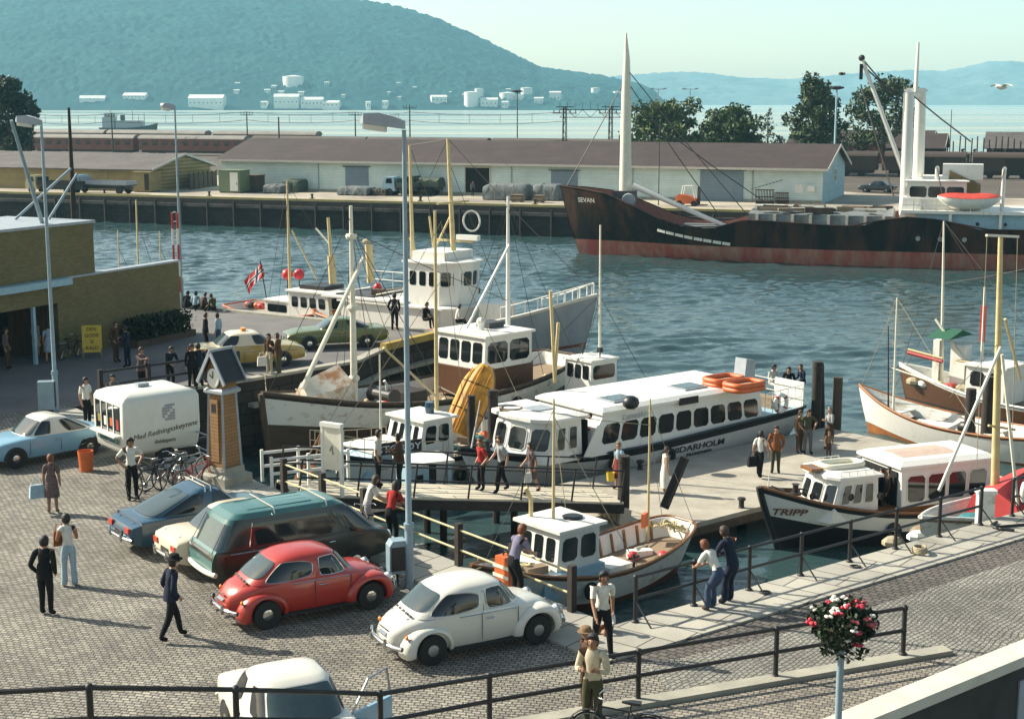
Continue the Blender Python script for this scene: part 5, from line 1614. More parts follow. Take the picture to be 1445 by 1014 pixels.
 def line(s, name, dz, r, m_, t0=0.0, t1=1.0, off=.0, sides=(1, -1), wide=1.0, absz=None):
  mb = MB()
  n = 36
  pts = []
  for sd in sides:
   pts_ = []
   for i in range(n + 1):
    t = lerp(t0, t1, .5 - .5 * math.cos(PI * i / n))
    z = s.zs(t) + dz if absz is None else absz
    pts_.append(s.pt(t, z, sd, off=off))
   mb.tube(pts_, r, 6)
  if t0 == 0 and len(sides) == 2:
   z = s.zs(0) + dz if absz is None else absz
   mb.tube([s.pt(0, z, 1, off=off), s.pt(0, z, -1, off=off)], r, 6)
  return mb.build(name, m_, s.t, smooth=50)
 def post_rail(s, t0, t1, h, n, m_='white_paint', r=.016, rails=(1.0, .5), sides=(1, -1), off=-.06, name='guard_rail', around=False):
  for sd in sides:
   mb = MB()
   P_ = [s.pt(lerp(t0, t1, i / n), s.zs(lerp(t0, t1, i / n)), sd, off=off) for i in range(n + 1)]
   for p in P_:
    mb.tube([p, p + Vector((0, 0, h))], r, 5)
   for q in rails:
    mb.tube([p + Vector((0, 0, h * q)) for p in P_], r, 5)
   mb.build(name, m_, s.t)
 def cabin(s, name, x0, x1, hw, z0, z1, m_, wz=None, nf=0, ns=0, nb=0, rake=0.0, brake=0.0, over=.12, roofm='white_paint', rth=.09, wm='glass_dark', taper=1.0, gap=.12, y0=0.0, frame=None, camber=.05, sides=(1, -1), margin=.15, fround=0.0):
  """a deckhouse: its walls, a roof with an overhang, panes set into frames"""
  t = s.t
  def ring(z):
   u = (z - z0) / (z1 - z0)
   xa, xb = x0 + brake * u, x1 - rake * u
   w_ = hw * lerp(1, taper, u)
   if fround:
    return [(xa, y0 - w_, z), (xb - fround, y0 - w_, z), (xb - fround * .25, y0 - w_ * .6, z), (xb, y0, z), (xb - fround * .25, y0 + w_ * .6, z), (xb - fround, y0 + w_, z), (xa, y0 + w_, z)]
   return [(xa, y0 - w_, z), (xb, y0 - w_, z), (xb, y0 + w_, z), (xa, y0 + w_, z)]
  c = MB().loft([ring(z0), ring(z1)]).build(name, m_, t)
  def rr(z, e, dz=0):
   r_ = ring(z1)
   cx = sum(p[0] for p in r_) / len(r_)
   return [(p[0] + (e if p[0] > cx else -e), p[1] + (e if p[1] > y0 + 1e-6 else (-e if p[1] < y0 - 1e-6 else 0)), z) for p in r_]
  if over is not None:
   MB().loft([rr(z1 + .002, over), rr(z1 + rth, over), rr(z1 + rth + camber, -.12)]).build('roof', roofm, t)
  if wz:
   za, zb = wz
   def pane(a, b_, c_, d_, nrm):
    a, b_, c_, d_ = (Vector(q) for q in (a, b_, c_, d_))
    ce = (a + b_ + c_ + d_) / 4
    per = []
    qs = [a, b_, c_, d_]
    for i in range(4):
     p, nx, pv = qs[i], qs[(i + 1) % 4], qs[i - 1]
     r_ = min((nx - p).length, (pv - p).length) * .16
     per += [p + (pv - p).normalized() * r_, p + (nx - p).normalized() * r_]
    n_ = Vector(nrm)
    w_ = MB().add([p + n_ * .012 for p in per], [tuple(range(8))]).build('window', wm, t)
    if frame:
     MB().tube([p + n_ * .012 for p in per], .022, 5, closed=True).build('frame', frame, w_)
   def at(u0, z, wall):
    u = (z - z0) / (z1 - z0)
    xa, xb = x0 + brake * u, x1 - rake * u
    w_ = hw * lerp(1, taper, u)
    if wall == 'f':
     if fround:
      pts = [(xb - fround, y0 - w_), (xb - fround * .25, y0 - w_ * .6), (xb, y0), (xb - fround * .25, y0 + w_ * .6), (xb - fround, y0 + w_)]
      q = u0 * 4; i = min(3, int(q)); v = q - i
      return Vector((lerp(pts[i][0], pts[i + 1][0], v), lerp(pts[i][1], pts[i + 1][1], v), z))
     return Vector((xb, y0 + lerp(-w_, w_, u0), z))
    if wall == 'b': return Vector((xa, y0 + lerp(-w_, w_, u0), z))
    xe = xb - fround
    return Vector((lerp(xa, xe, u0), y0 + (w_ if wall == 'l' else -w_), z))
   def run(wall, n, nrm):
    wd = 2 * hw if wall in 'fb' else (x1 - x0 - fround)
    m0 = margin / wd
    g = gap / wd
    for i in range(n):
     if wall == 'f' and fround:
      u0, u1 = (i + .09) / n, (i + .91) / n
     else:
      u0 = lerp(m0, 1 - m0, i / n) + g / 2; u1 = lerp(m0, 1 - m0, (i + 1) / n) - g / 2
     nn = nrm
     if wall == 'f' and fround:
      d_ = at(u1, za, 'f') - at(u0, za, 'f'); nn = Vector((d_.y, -d_.x, 0)).normalized()
     pane(at(u0, za, wall), at(u1, za, wall), at(u1, zb, wall), at(u0, zb, wall), nn)
   if nf: run('f', nf, (1, 0, 0))
   if nb: run('b', nb, (-1, 0, 0))
   if ns:
    if 1 in sides: run('l', ns, (0, 1, 0))
    if -1 in sides: run('r', ns, (0, -1, 0))
  return c
 def mast(s, base, top, r, m_='cream_paint', name='mast', r1=None, parent=None):
  return MB().tube([base, Vector(base).lerp(Vector(top), .5), top], [r, lerp(r, r1 or r * .55, .5), r1 or r * .55], 10).build(name, m_, parent or s.t, smooth=60)
 def stays(s, segs, r=.014, m_='wire', name='stay', parent=None):
  for (a, b_) in segs:
   a, b_ = Vector(a), Vector(b_)
   sag = (b_ - a).length * .01
   MB().tube([a, a.lerp(b_, .5) - Vector((0, 0, sag)), b_], r, 4).build(name, m_, parent or s.t)
 def fender(s, label_unused, t, side=1, r=.2, m_='rubber', z=.6):
  p = s.pt(t, z, side, off=r * .6)
  MB().tube([(p.x + r * math.cos(a), p.y, p.z + r * math.sin(a)) for a in np.linspace(0, 2 * PI, 14, endpoint=False)], r * .42, 7, closed=True).build('tyre_fender', m_, s.t, smooth=60)
 def side_text(s, name, st, size, m_, t, z, side=1, sx=1.0, shear=0.0, off=.03, bold=.003):
  a, b_ = s.pt(t - .02, z, side), s.pt(t + .02, z, side)
  up = s.pt(t, z + .25, side) - s.pt(t, z - .25, side)
  xd = (b_ - a).normalized() * (1 if side < 0 else -1)
  yd = up.normalized(); n_ = xd.cross(yd).normalized(); yd = n_.cross(xd)
  if n_.y * side < 0: n_ = -n_
  p = s.pt(t, z, side) + n_ * off
  rot = Matrix((xd, yd, xd.cross(yd))).transposed().to_euler()
  return text_mesh(name, st, size, m_, s.t, p, rot, sx=sx, shear=shear, bold=bold)
def lifebuoy(t, p, rot, R_=.36, r=.09, name='lifebuoy', m_='white_paint'):
 o = MB().tube([(R_ * math.cos(a), 0, R_ * math.sin(a)) for a in np.linspace(0, 2 * PI, 24, endpoint=False)], r, 8, closed=True).build(name, m_, t, smooth=60)
 o.location = p; o.rotation_euler = rot
 mb = MB()
 for k in range(4):
  a = PI / 4 + k * PI / 2
  mb = MB().tube([((R_) * math.cos(a + d), 0, R_ * math.sin(a + d)) for d in (-.13, 0, .13)], r * 1.07, 8).build('band', 'red_paint', o)
 return o
def coaster():
 ax = Vector((.96, -.28, 0)).normalized()
 bow = Vector((4.4, 137.6, 0)); stern = bow + ax * 53
 sk = [(790, 262), (823, 267), (857, 274), (895, 292), (929, 309), (960, 318.5), (1003, 323), (1036, 315), (1049, 311), (1100, 313), (1140, 317), (1185, 319.5), (1215, 319), (1254, 308), (1275, 306.5), (1331, 311), (1356, 317), (1382, 324.5), (1445, 326)]
 b = Boat('cargo_ship', 'black coastal cargo ship with red boot and white bridge along the far quay', 'ship', bow, stern, 8.6, [(0, 2), (1, 3)], group=None, rake=2.4, srake=1.2, stern=.62, tm=.5, keel=-1.5, bow_p=3.4, full=.14, stern_e=.5)
 pts = []
 for (px, py) in sk:
  y = 4.3
  for _ in range(3):
   p = b.P(px, py, y); t = p.x / b.L + .5
   u = (t - .5) / .5
   y = 4.3 * max(0, 1 - u ** 3.4) if t > .5 else 4.3
  pts.append((min(1, t), p.z))
 pts.sort()
 pts = [(0, pts[0][1] + .3), (max(.05, pts[0][0] - .12), pts[0][1])] + pts
 cl = [pts[0]]
 for q in pts[1:]:
  if q[0] > cl[-1][0] + .004: cl.append(q)
 cl[-1] = (1.0, cl[-1][1])
 b.sx, b.sz = [q[0] for q in cl], [q[1] for q in cl]
 b.zs = lambda t: float(np.interp(t, b.sx, b.sz))
 blk = M['ship_black'] = mat('ship_black', (0.009, 0.008, 0.007), .75, spec=.2, col2=(.055, .026, .015), scale=.55, lo=.40, hi=.54, stretch=(1, 1, .25), detail=9)
 red = M['ship_red'] = mat('ship_red', (0.30, 0.075, 0.055), .8, spec=.2, col2=(.36, .25, .18), scale=.8, lo=.28, hi=.6, stretch=(1, 1, .12), detail=9)
 b.hull([('a', -1.5), ('a', .12), ('a', 1.35), ('s', 0)], [red, red, blk], n=70)
 b.deck(1.0, M['coach_red'], M['coach_red'], .14)
 b.line('rail_cap', .02, .07, 'ship_black')
 fp = [(918, 325.5), (945, 331.5), (972, 337), (999, 341.5), (1024, 345.5)]
 for (p_, q_) in zip(fp[:-1], fp[1:]):
  for (u0, u1) in ((.04, .48), (.54, .96)):
   ee = []
   for u in (u0, u1):
    q = b.P(lerp(p_[0], q_[0], u), lerp(p_[1], q_[1], u), 4.1)
    ee.append(b.pt(q.x / b.L + .5, q.z, 1, off=.03))
   MB().beam(ee[0], ee[1], .05, .26).build('freeing_port', 'shore_white', b.t)
 b.side_text('ship_name', 'SEVAN', .62, 'shore_white', .95, b.zs(.95) - .95, 1, off=.14)
 mt = b.P(882, 275); tp = b.P(883.5, 47)
 MB().tube([(mt.x, 0, 1.5), (mt.x, 0, lerp(mt.z, tp.z, .62)), (mt.x, 0, tp.z - 2.2), (tp.x, 0, tp.z)], [.62, .44, .28, .07], 14).build('foremast', 'cream_paint', b.t, smooth=60)
 f = MB().bx(mt.x - .9, mt.x + .9, -1.1, 1.1, b.zs(.9) - 1, mt.z + .4).build('mast_house', 'dark_grey', b.t)
 MB().lathe([(.55, -.3), (.62, 0), (.55, .3)], (b.P(891, 281).x, 1.2, b.P(891, 281).z), 12, 'y').build('winch', 'grey_paint', b.t)
 a, c = b.P(893, 262, .6), b.P(1026, 320, .6)
 MB().tube([a, c], [.26, .2], 8).build('cargo_boom', 'white_paint', b.t)
 b.stays([(tp - Vector((0, 0, 4)), (c.x, .6, c.z)), (tp - Vector((0, 0, 4)), b.P(800, 262)), (tp - Vector((0, 0, 3)), b.P(1052, 300, 3)), (tp - Vector((0, 0, 6)), b.P(1130, 320, -3))], .045)
 x0, x1 = b.P(1018, 320).x, b.P(900, 300).x
 MB().bx(x0, x1 - 4, -2.6, 2.6, 1.4, 2.6).build('hatch_coaming', 'pale_blue', b.t)
 MB().loft([[(x, -2.7, 2.6), (x, -1.2, 2.95), (x, 1.2, 2.95), (x, 2.7, 2.6)] for x in np.linspace(x0 + .2, x1 - 4.2, 6)]).build('hatch_cover', 'canvas_grey', b.t)
 paint('hatch_blue', (.17, .25, .28), .7, col2=(.10, .09, .07), scale=1.2)
 x0, x1 = b.P(1262, 300).x, b.P(1062, 300).x
 MB().bx(x0, x1, -2.9, 2.9, 1.5, 4.2).build('hatch_coaming', 'hatch_blue', b.t)
 for k in range(8):
  x = lerp(x0, x1, (k + .5) / 8)
  MB().bx(x - .12, x + .12, 2.9, 3.15, 1.5, 4.2).build('coaming_stay', 'cream_paint', b.t)
 rg = random.Random(2)
 MB().loft([[(x, -2.9, 4.2), (x, -1.5, 4.55 + rg.uniform(-.12, .15)), (x, 1.2, 4.5 + rg.uniform(-.12, .15)), (x, 2.95, 4.22)] for x in np.linspace(x0, x1, 16)]).build('deck_cargo', 'canvas_grey', b.t, smooth=60)
 for k in range(26):
  MB().box((rg.uniform(x0 + 1, x1 - 1), rg.uniform(-2, 2.6), 4.6), (rg.uniform(.8, 3.2), rg.uniform(.15, .6), rg.uniform(.1, .5)), rz=rg.uniform(-.4, .4)).build('deck_timber', ('old_timber', 'deck_wood', 'worn_white', 'tar_timber')[k % 4], b.t)
 xb = b.P(1290, 300).x
 wb = M['white_paint']
 lower = MB().bx(xb - 16, xb - .2, -3.6, 3.6, 2.0, 4.6).build('bridge_house', 'pale_blue', b.t)
 MB().bx(xb - 16.5, xb + 1.0, -4.0, 4.0, 4.6, 4.85).build('boat_deck', wb, b.t)
 MB().loft([[(xb - .6, -3.4, 2.0), (xb + 1.4, -3.4, 2.0), (xb + 1.4, 3.4, 2.0), (xb - .6, 3.4, 2.0)], [(xb - .6, -3.3, 5.9), (xb + .9, -3.2, 5.9), (xb + .9, 3.2, 5.9), (xb - .6, 3.3, 5.9)]]).build('bridge_front', wb, b.t)
 b.cabin('wheelhouse', xb - 4.2, xb + .6, 2.9, 4.85, 7.2, wb, (5.9, 6.8), 5, 3, 0, .0, over=.2)
 MB().bx(xb - 5.5, xb - 2.2, -.9, .9, 7.3, 8.6).build('monkey_island', wb, b.t)
 for (pxa, yt, yb, r_, yy) in ((1279.5, 131, 300, .52, 1.2), (1296.5, 131, 300, .52, -1.6)):
  p0, p1 = b.P(pxa - 2, yb, yy), b.P(pxa + 3, yt, yy)
  MB().tube([(p0.x, yy, 2.2), (p1.x, yy, p1.z)], [r_, r_ * .85], 12).lathe([(r_ * .9, 0), (.1, .25)], (p1.x, yy, p1.z), 12).build('king_post', wb, b.t, smooth=50)
 top = b.P(1283, 131, 1.2)
 MB().beam(b.P(1279, 134, 1.2), b.P(1299, 134, -1.6), .5, .5).build('cross_tree', wb, b.t)
 h0, h1 = b.P(1276, 246, 1.2), b.P(1216, 82, 1.2)
 MB().tube([h0, h1], [.2, .16], 8).build('derrick_boom', wb, b.t)
 MB().ball(h1, .28, 8).bx(h1.x - .14, h1.x + .14, h1.y - .14, h1.y + .14, h1.z - 1.8, h1.z - .5).build('boom_block', 'iron', b.t)
 b.stays([(h1, b.P(1252, 124, 1.2)), (b.P(1252, 124, 1.2), top), (h1 - Vector((0, 0, .5)), b.P(1281, 150, 1.2)), (h1 - Vector((0, 0, 2.2)), b.P(1262, 280, 1.2)), (top, b.P(1370, 200, 0))], .06)
 rm0, rm1 = b.P(1292, 130, 0), b.P(1296, 60, 0)
 MB().tube([(rm0.x, 0, rm0.z), (rm1.x, 0, rm1.z)], [.2, .1], 8).beam((rm1.x - 1.0, 0, rm1.z - 4), (rm1.x + 1.0, 0, rm1.z - 4), .12, .12).box((rm1.x, 0, rm1.z - 4), (1.6, .25, .4)).build('radar_mast', wb, b.t)
 fx0, fx1 = b.P(1384, 262, 1).x, b.P(1339, 262, 1).x
 fn = MB().prism([(fx0, 4.9), (fx1, 4.9), (fx1, 8.1), (fx0, 6.9)], 2.2, (0, -1.1, 0)).build('funnel', M['funnel'] if 'funnel' in M else paint('funnel', (.24, .17, .06), .6, var=.2, scale=2), b.t)
 fm_ = lerp(fx0, fx1, .62)
 MB().beam((fm_ + .35, 1.11, 5.9), (fm_ + .35, 1.11, 7.3), .14, .03, (0, 1, 0)).beam((fm_ + .25, 1.115, 6.6), (fm_ - .35, 1.115, 7.2), .14, .03, (0, 1, 0)).beam((fm_ + .25, 1.12, 6.6), (fm_ - .35, 1.12, 5.9), .14, .03, (0, 1, 0)).build('funnel_mark', 'iron', fn)
 MB().bx(fx1 + .05, fx1 + 2.2, -1.2, 1.2, 4.9, 7.6).build('deck_house', wb, b.t)
 l0, l1 = b.P(1414, 270, 3.4), b.P(1323, 270, 3.4)
 lb = bpy.data.objects.new('lifeboat', None); COL.objects.link(lb); lb.parent = b.t; lb.location = ((l0.x + l1.x) / 2, 3.4, 5.9)
 hl = (l1.x - l0.x) / 2
 rings, cov = [], []
 for u in np.linspace(-1, 1, 15):
  w_ = 1.0 * math.sqrt(max(0.003, 1 - abs(u) ** 2.6)); zt = .18 * u * u
  rings.append([(hl * u, w_ * c, -1.0 * (1 - abs(u) ** 3) * sn + zt * (1 - sn)) for (c, sn) in ((-1, 0), (-.96, .35), (-.75, .75), (0, 1), (.75, .75), (.96, .35), (1, 0))])
  cov.append([(hl * u, w_ * 1.03 * c, zt + .02 + .42 * sn * (1 - abs(u) ** 4)) for (c, sn) in ((-1, 0), (-.6, .75), (0, 1), (.6, .75), (1, 0))])
 MB().loft(rings).build('hull', wb, lb, smooth=60)
 MB().loft(cov).build('cover', paint('lifeboat_red', (.55, .06, .04), .7, var=.15, scale=3), lb, smooth=60)
 for u in (.93, -.93):
  x = lb.location.x + hl * u * 1.12
  MB().tube([(x, 2.2, 4.85), (x, 2.4, 7.4), (x, 2.9, 8.3), (x, 3.4, 8.4)], .17, 8).build('davit', wb, b.t, smooth=60)
  b.stays([((x, 3.4, 8.4), (lb.location.x + hl * u * .9, 3.4, 6.0))], .04)
 for k in range(4):
  x = xb - 3 - 4 * k
  MB().bx(x - .12, x + .12, 3.8, 3.95, 2.2, 4.6).build('deck_pillar', wb, b.t)
 rl = MB()
 for z in (5.3, 5.85):
  rl.tube([(xb + .9, 3.95, z), (xb - 5.5, 3.95, z)], .035, 4); rl.tube([(xb - 12.6, 3.95, z), (xb - 16.4, 3.95, z)], .035, 4)
 for x in list(np.linspace(xb + .9, xb - 5.5, 8)) + list(np.linspace(xb - 12.6, xb - 16.4, 5)):
  rl.tube([(x, 3.95, 4.85), (x, 3.95, 5.85)], .035, 4)
 rl.build('guard_rail', wb, b.t)
 for (px, py) in ((1311, 337), (1345, 338)):
  for dx in (-.9, .9):
   p = b.P(px, py, 4.3)
   MB().lathe([(.2, -.08), (.2, .08)], (p.x + dx, 4.3, p.z), 10, 'y').build('porthole', 'steel', b.t)
 for k in range(5):
  MB().lathe([(.16, -.08), (.16, .03)], (xb - 3 - 2.2 * k, 3.6, 3.8), 10, 'y').build('porthole', 'glass_dark', b.t)
 return b
coaster()
def nidarholm():
 b = Boat('passenger_boat', 'long white sightseeing boat lettered NIDARHOLM along the floating jetty', 'boat', (-1.83, 50.7), (10.75, 60.45), 4.2, [(0, 1.75), (.3, 1.6), (.6, 1.42), (.82, 1.5), (1, 1.98)], rake=1.6, srake=.2, stern=.86, bow_p=2.6, keel=-.8, full=.18)
 low = paint('boat_hull_white', (.62, .62, .57), .45, var=.1, scale=1)  # slightly greyer white, one tone all round the hull
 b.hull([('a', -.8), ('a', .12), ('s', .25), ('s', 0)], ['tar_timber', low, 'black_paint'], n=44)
 b.deck(.05, M['pale_blue'])
 b.line('gunwale', .03, .06, 'black_paint')
 w_ = M['white_paint']
 xa, xf = b.P(1079, 590, 2).x, b.P(840, 640, 2).x
 b.cabin('saloon', xa, xf, 1.95, 1.4, 2.85, w_, (1.78, 2.48), 0, 9, 0, .5, .15, over=.12, taper=.93, gap=.14, rth=.1, camber=.12, frame=None)
 MB().prism([(xf - .1, 1.4), (xf + .5, 1.4), (xf + .05, 2.2), (xf - .35, 2.75)], .06, (0, 1.9, 0)).build('saloon_wing', w_, b.t)
 x0, x1 = b.P(823, 625, 1.7).x, b.P(764, 625, 1.5).x + .55
 b.cabin('wheelhouse', x0, x1, 1.65, 1.3, 2.8, w_, (1.75, 2.55), 4, 2, 0, .35, 0, over=.2, taper=.95, rth=.12, camber=.1, fround=.75, gap=.2, frame='white_paint')
 MB().lathe([(.42, 2.92), (.46, 3.02), (.36, 3.06), (.34, 2.96)], ((x0 + x1) / 2 + .4, -.5, 0), 20).build('roof_ring', 'deck_wood', b.t)
 MB().bx(x0 + .4, x0 + 1.3, -.2, .6, 2.96, 3.06).build('roof_hatch', 'grey_paint', b.t)
 MB().bx(xf, x0, -1.9, -1.8, 1.3, 2.0).build('well_bulwark', w_, b.t)
 MB().bx(xf + .02, xf + .06, -1.6, 1.6, 1.4, 2.7).build('saloon_doorway', 'void', b.t)
 for (px, py) in ((871, 563), (970, 546)):
  p = b.PZ(px, py, 3.08)
  h_ = MB().bx(p.x - .6, p.x + .6, p.y - .5, p.y + .5, 3.0, 3.14).build('roof_hatch', 'grey_paint', b.t)
  MB().bx(p.x - .5, p.x + .5, p.y - .4, p.y + .4, 3.143, 3.16).build('skylight', 'glass_screen', h_)
 p = b.PZ(890, 574, 3.05)
 MB().ball((p.x, p.y, 3.22), .32, 12, (1, 1, .8)).build('lamp_dome', 'black_paint', b.t, smooth=60)
 for (px, py) in ((1021, 539), (1050, 546)):
  p = b.PZ(px, py, 3.15)
  rf = MB()
  for k, z in enumerate((3.12, 3.30)):
   rf.tube([(p.x + .75 * spow(math.cos(a), .5), p.y + .48 * spow(math.sin(a), .5), z) for a in np.linspace(0, 2 * PI, 28, endpoint=False)], .11, 7, closed=True)
  rf_ = rf.build('life_float', 'orange_paint', b.t, smooth=60)
  MB().bx(p.x - .6, p.x + .6, p.y - .36, p.y + .36, 3.18, 3.24).build('float_net', 'rope', rf_)
 p = b.PZ(1050, 532, 3.05)
 MB().loft([[(p.x - .3, p.y - .3, 3.0), (p.x + .3, p.y - .3, 3.0), (p.x + .3, p.y + .3, 3.0), (p.x - .3, p.y + .3, 3.0)], [(p.x - .3, p.y - .3, 3.75), (p.x + .2, p.y - .3, 3.85), (p.x + .2, p.y + .3, 3.85), (p.x - .3, p.y + .3, 3.75)]]).build('ventilator', 'grey_paint', b.t)
 bd = MB().bx(b.P(985, 575, 2).x, b.P(959, 575, 2).x, 1.97, 2.02, 2.75, 3.02).build('name_board', 'tar_timber', b.t)
 text_mesh('fascia_lettering', 'Lumaskin', .34, 'grey_paint', b.t, (b.P(897, 588, 1.9).x, 1.89, 2.64), (R(90), 0, R(180)), shear=.2)
 b.post_rail(.015, .16, .95, 5)
 tr = MB()
 for z in (.5, .95):
  tr.tube([b.pt(.01, 1.35, 1) + Vector((.05, -.1, z + .4)), b.pt(.01, 1.35, -1) + Vector((.05, .1, z + .4))], .018, 5)
 tr.build('stern_rail', w_, b.t)
 MB().bx(-b.L / 2 - .02, -b.L / 2 + .06, .2, 1.75, 1.6, 2.75).build('transom_board', w_, b.t)
 lifebuoy(b.t, b.pt(.105, 1.6, 1) + Vector((0, .05, .55)), (0, 0, 0), .33, .085)
 MB().bx(-b.L / 2 + .6, -b.L / 2 + 1.1, -1.3, 1.0, 1.6, 2.1).build('bench', 'deck_wood', b.t)
 b.side_text('boat_name', 'NIDARHOLM', .34, 'tar_timber', (b.P(984, 622, 2.1).x) / b.L + .5, 1.06, 1, sx=1.5)
 b.side_text('home_port', 'TRONDHEIM', .15, 'tar_timber', (b.P(986, 634, 2.1).x) / b.L + .5, .80, 1, sx=1.6)
 p = b.P(652, 632)
 b.mast((b.L / 2 - .5, 0, 1.9), (b.L / 2 - .9, 0, 3.6), .03, 'white_paint', 'jack_staff')
 MB().lathe([(.14, 0), (.10, .1), (.10, .3), (.17, .36), (.05, .42)], (b.L / 2 - 1.2, 0, 1.75), 10).build('bollard', 'iron', b.t)
 mb = MB()
 MB().loft([[(x, -w2, 1.5), (x, 0, 1.72), (x, w2, 1.5)] for x, w2 in ((b.L / 2 - 3.6, 1.2), (b.L / 2 - 2.4, .85), (b.L / 2 - 1.5, .4))], closed=True).build('foredeck_hood', 'pale_blue', b.t)
 MB().tube([(b.L / 2 - 2.6 + .3 * math.cos(a), .5 + .3 * math.sin(a), 1.66) for a in np.linspace(0, 4 * PI, 30)], .035, 5).build('rope_coil', 'tar_timber', b.t)
 for t in (.5, .66):
  b.fender('', t, 1, .22, z=.95)
 return b
NID = nidarholm()
def tripp():
 b = Boat('passenger_boat', 'white and black launch lettered TRIPP on the near side of the jetty', 'boat', (7.75, 45.15), (17.0, 48.75), 2.95, [(0, 1.25), (.3, 1.05), (.55, 1.12), (.8, 1.5), (1, 2.05)], rake=1.1, srake=.4, stern=.72, bow_p=2.3, keel=-.8, full=.22)
 b.hull([('a', -.8), ('a', .1), ('f', .68), ('s', .16), ('s', 0)], ['black_paint', 'black_paint', 'white_paint', 'black_paint'], n=44)
 MB().tube([b.pt(1, z, 1) * 1.0 + Vector((.02, -.02, 0)) for z in np.linspace(.0, 2.08, 8)], .11, 6).build('stem', 'black_paint', b.t)
 b.deck(.04, M['varnish'])
 b.line('gunwale', .03, .05, 'varnish')
 w_ = M['white_paint']
 x1, xm, xs, xe = b.P(1170, 678, 1.05).x + .22, b.P(1247, 660, 1.2).x, b.P(1276, 660, 1.2).x, b.P(1400, 650, 1.2).x
 MB().bx(xe, xm + .1, -1.12, 1.12, .85, 1.235).build('cabin_coaming', 'varnish', b.t)
 b.cabin('front_cabin', xm, x1, 1.0, .95, 2.3, w_, (1.5, 2.12), 4, 3, 0, .4, 0, over=.13, taper=.93, fround=.35, gap=.12, frame='white_paint', camber=.1)
 b.cabin('aft_saloon', xe, xs, 1.15, 1.24, 2.5, w_, (1.38, 2.24), 0, 4, 2, .0, -.15, over=.14, taper=.93, gap=.1, frame='white_paint', camber=.12)
 MB().loft([[(x, -.85, 2.69), (x, 0, 2.76), (x, .85, 2.69)] for x in np.linspace(xe + .9, xs - .4, 4)], closed=True).build('roof_mat', paint('dull_red', (.50, .38, .31), .8, var=.1), b.t)
 MB().bx(xs, xm, -1.15, -1.05, .95, 2.2).build('well_side', w_, b.t)
 MB().bx(xs + .01, xs + .05, -.9, .9, 1.0, 2.35).build('saloon_doorway', 'void', b.t)
 MB().bx(xm - .05, xm - .01, -.9, .9, 1.0, 2.2).build('cabin_doorway', 'void', b.t)
 p = Vector((xm + .78, 0, 0))
 rf = MB()
 for k, z in enumerate((2.56,)):
  rf.tube([(p.x + .7 * spow(math.cos(a), .6), p.y + .38 * spow(math.sin(a), .6), z) for a in np.linspace(0, 2 * PI, 28, endpoint=False)], .10, 7, closed=True)
 rf.build('life_float', 'cream_paint', b.t, smooth=60)
 MB().bx(xm + 1.62, xm + 2.05, -.35, .3, 2.46, 2.56).build('roof_hatch', 'varnish', b.t)
 for sd in (1, -1):
  rl = MB()
  rl.tube([(x, sd * .98, 2.56) for x in np.linspace(xm + .2, x1 - .7, 5)], .014, 4)
  for x in np.linspace(xm + .2, x1 - .7, 5):
   rl.tube([(x, sd * .98, 2.38), (x, sd * .98, 2.56)], .014, 4)
  rl.build('roof_rail', w_, b.t)
 for px, py in ((1159, 705), (1202, 702), (1238, 698)):
  q = b.P(px, py, 1.3); t = q.x / b.L + .5
  c = b.pt(t, q.z, 1, off=.015)
  MB().lathe([(.1, -.03), (.12, .02), (.08, .03), (.08, .0)], c, 14, 'y').build('porthole', 'black_paint', b.t)
 b.side_text('boat_name', 'TRIPP', .33, 'coach_red', b.P(1121, 702, .9).x / b.L + .5, 1.27, 1, sx=1.35, shear=.25, off=.05, bold=.006)
 MB().lathe([(.2, 0), (.2, .05), (.09, .07), (.09, .3), (.14, .33)], (b.L / 2 - 1.3, 0, 1.72), 12).build('capstan', 'iron', b.t)
 MB().tube([(b.L / 2 - 2.3 + .22 * math.cos(a), .2 + .3 * math.sin(a), 1.55 + .02 * a / PI) for a in np.linspace(0, 6 * PI, 40)], .03, 5).build('rope_coil', 'rope', b.t)
 MB().tube([(b.L / 2 - 1.9, -.5, 1.7), (b.L / 2 - .6, -.1, 1.95)], .03, 5).tube([(b.L / 2 - .75, .25, 1.95), (b.L / 2 - .6, -.3, 1.97)], .03, 5).build('anchor', 'iron', b.t)
 b.mast((b.L / 2 - .3, 0, 2.05), (b.L / 2 - .35, 0, 2.7), .02, 'white_paint', 'jack_staff')
 for t in (.35, .6):
  b.fender('', t, 1, .2, z=.6)
 return b
TRI = tripp()
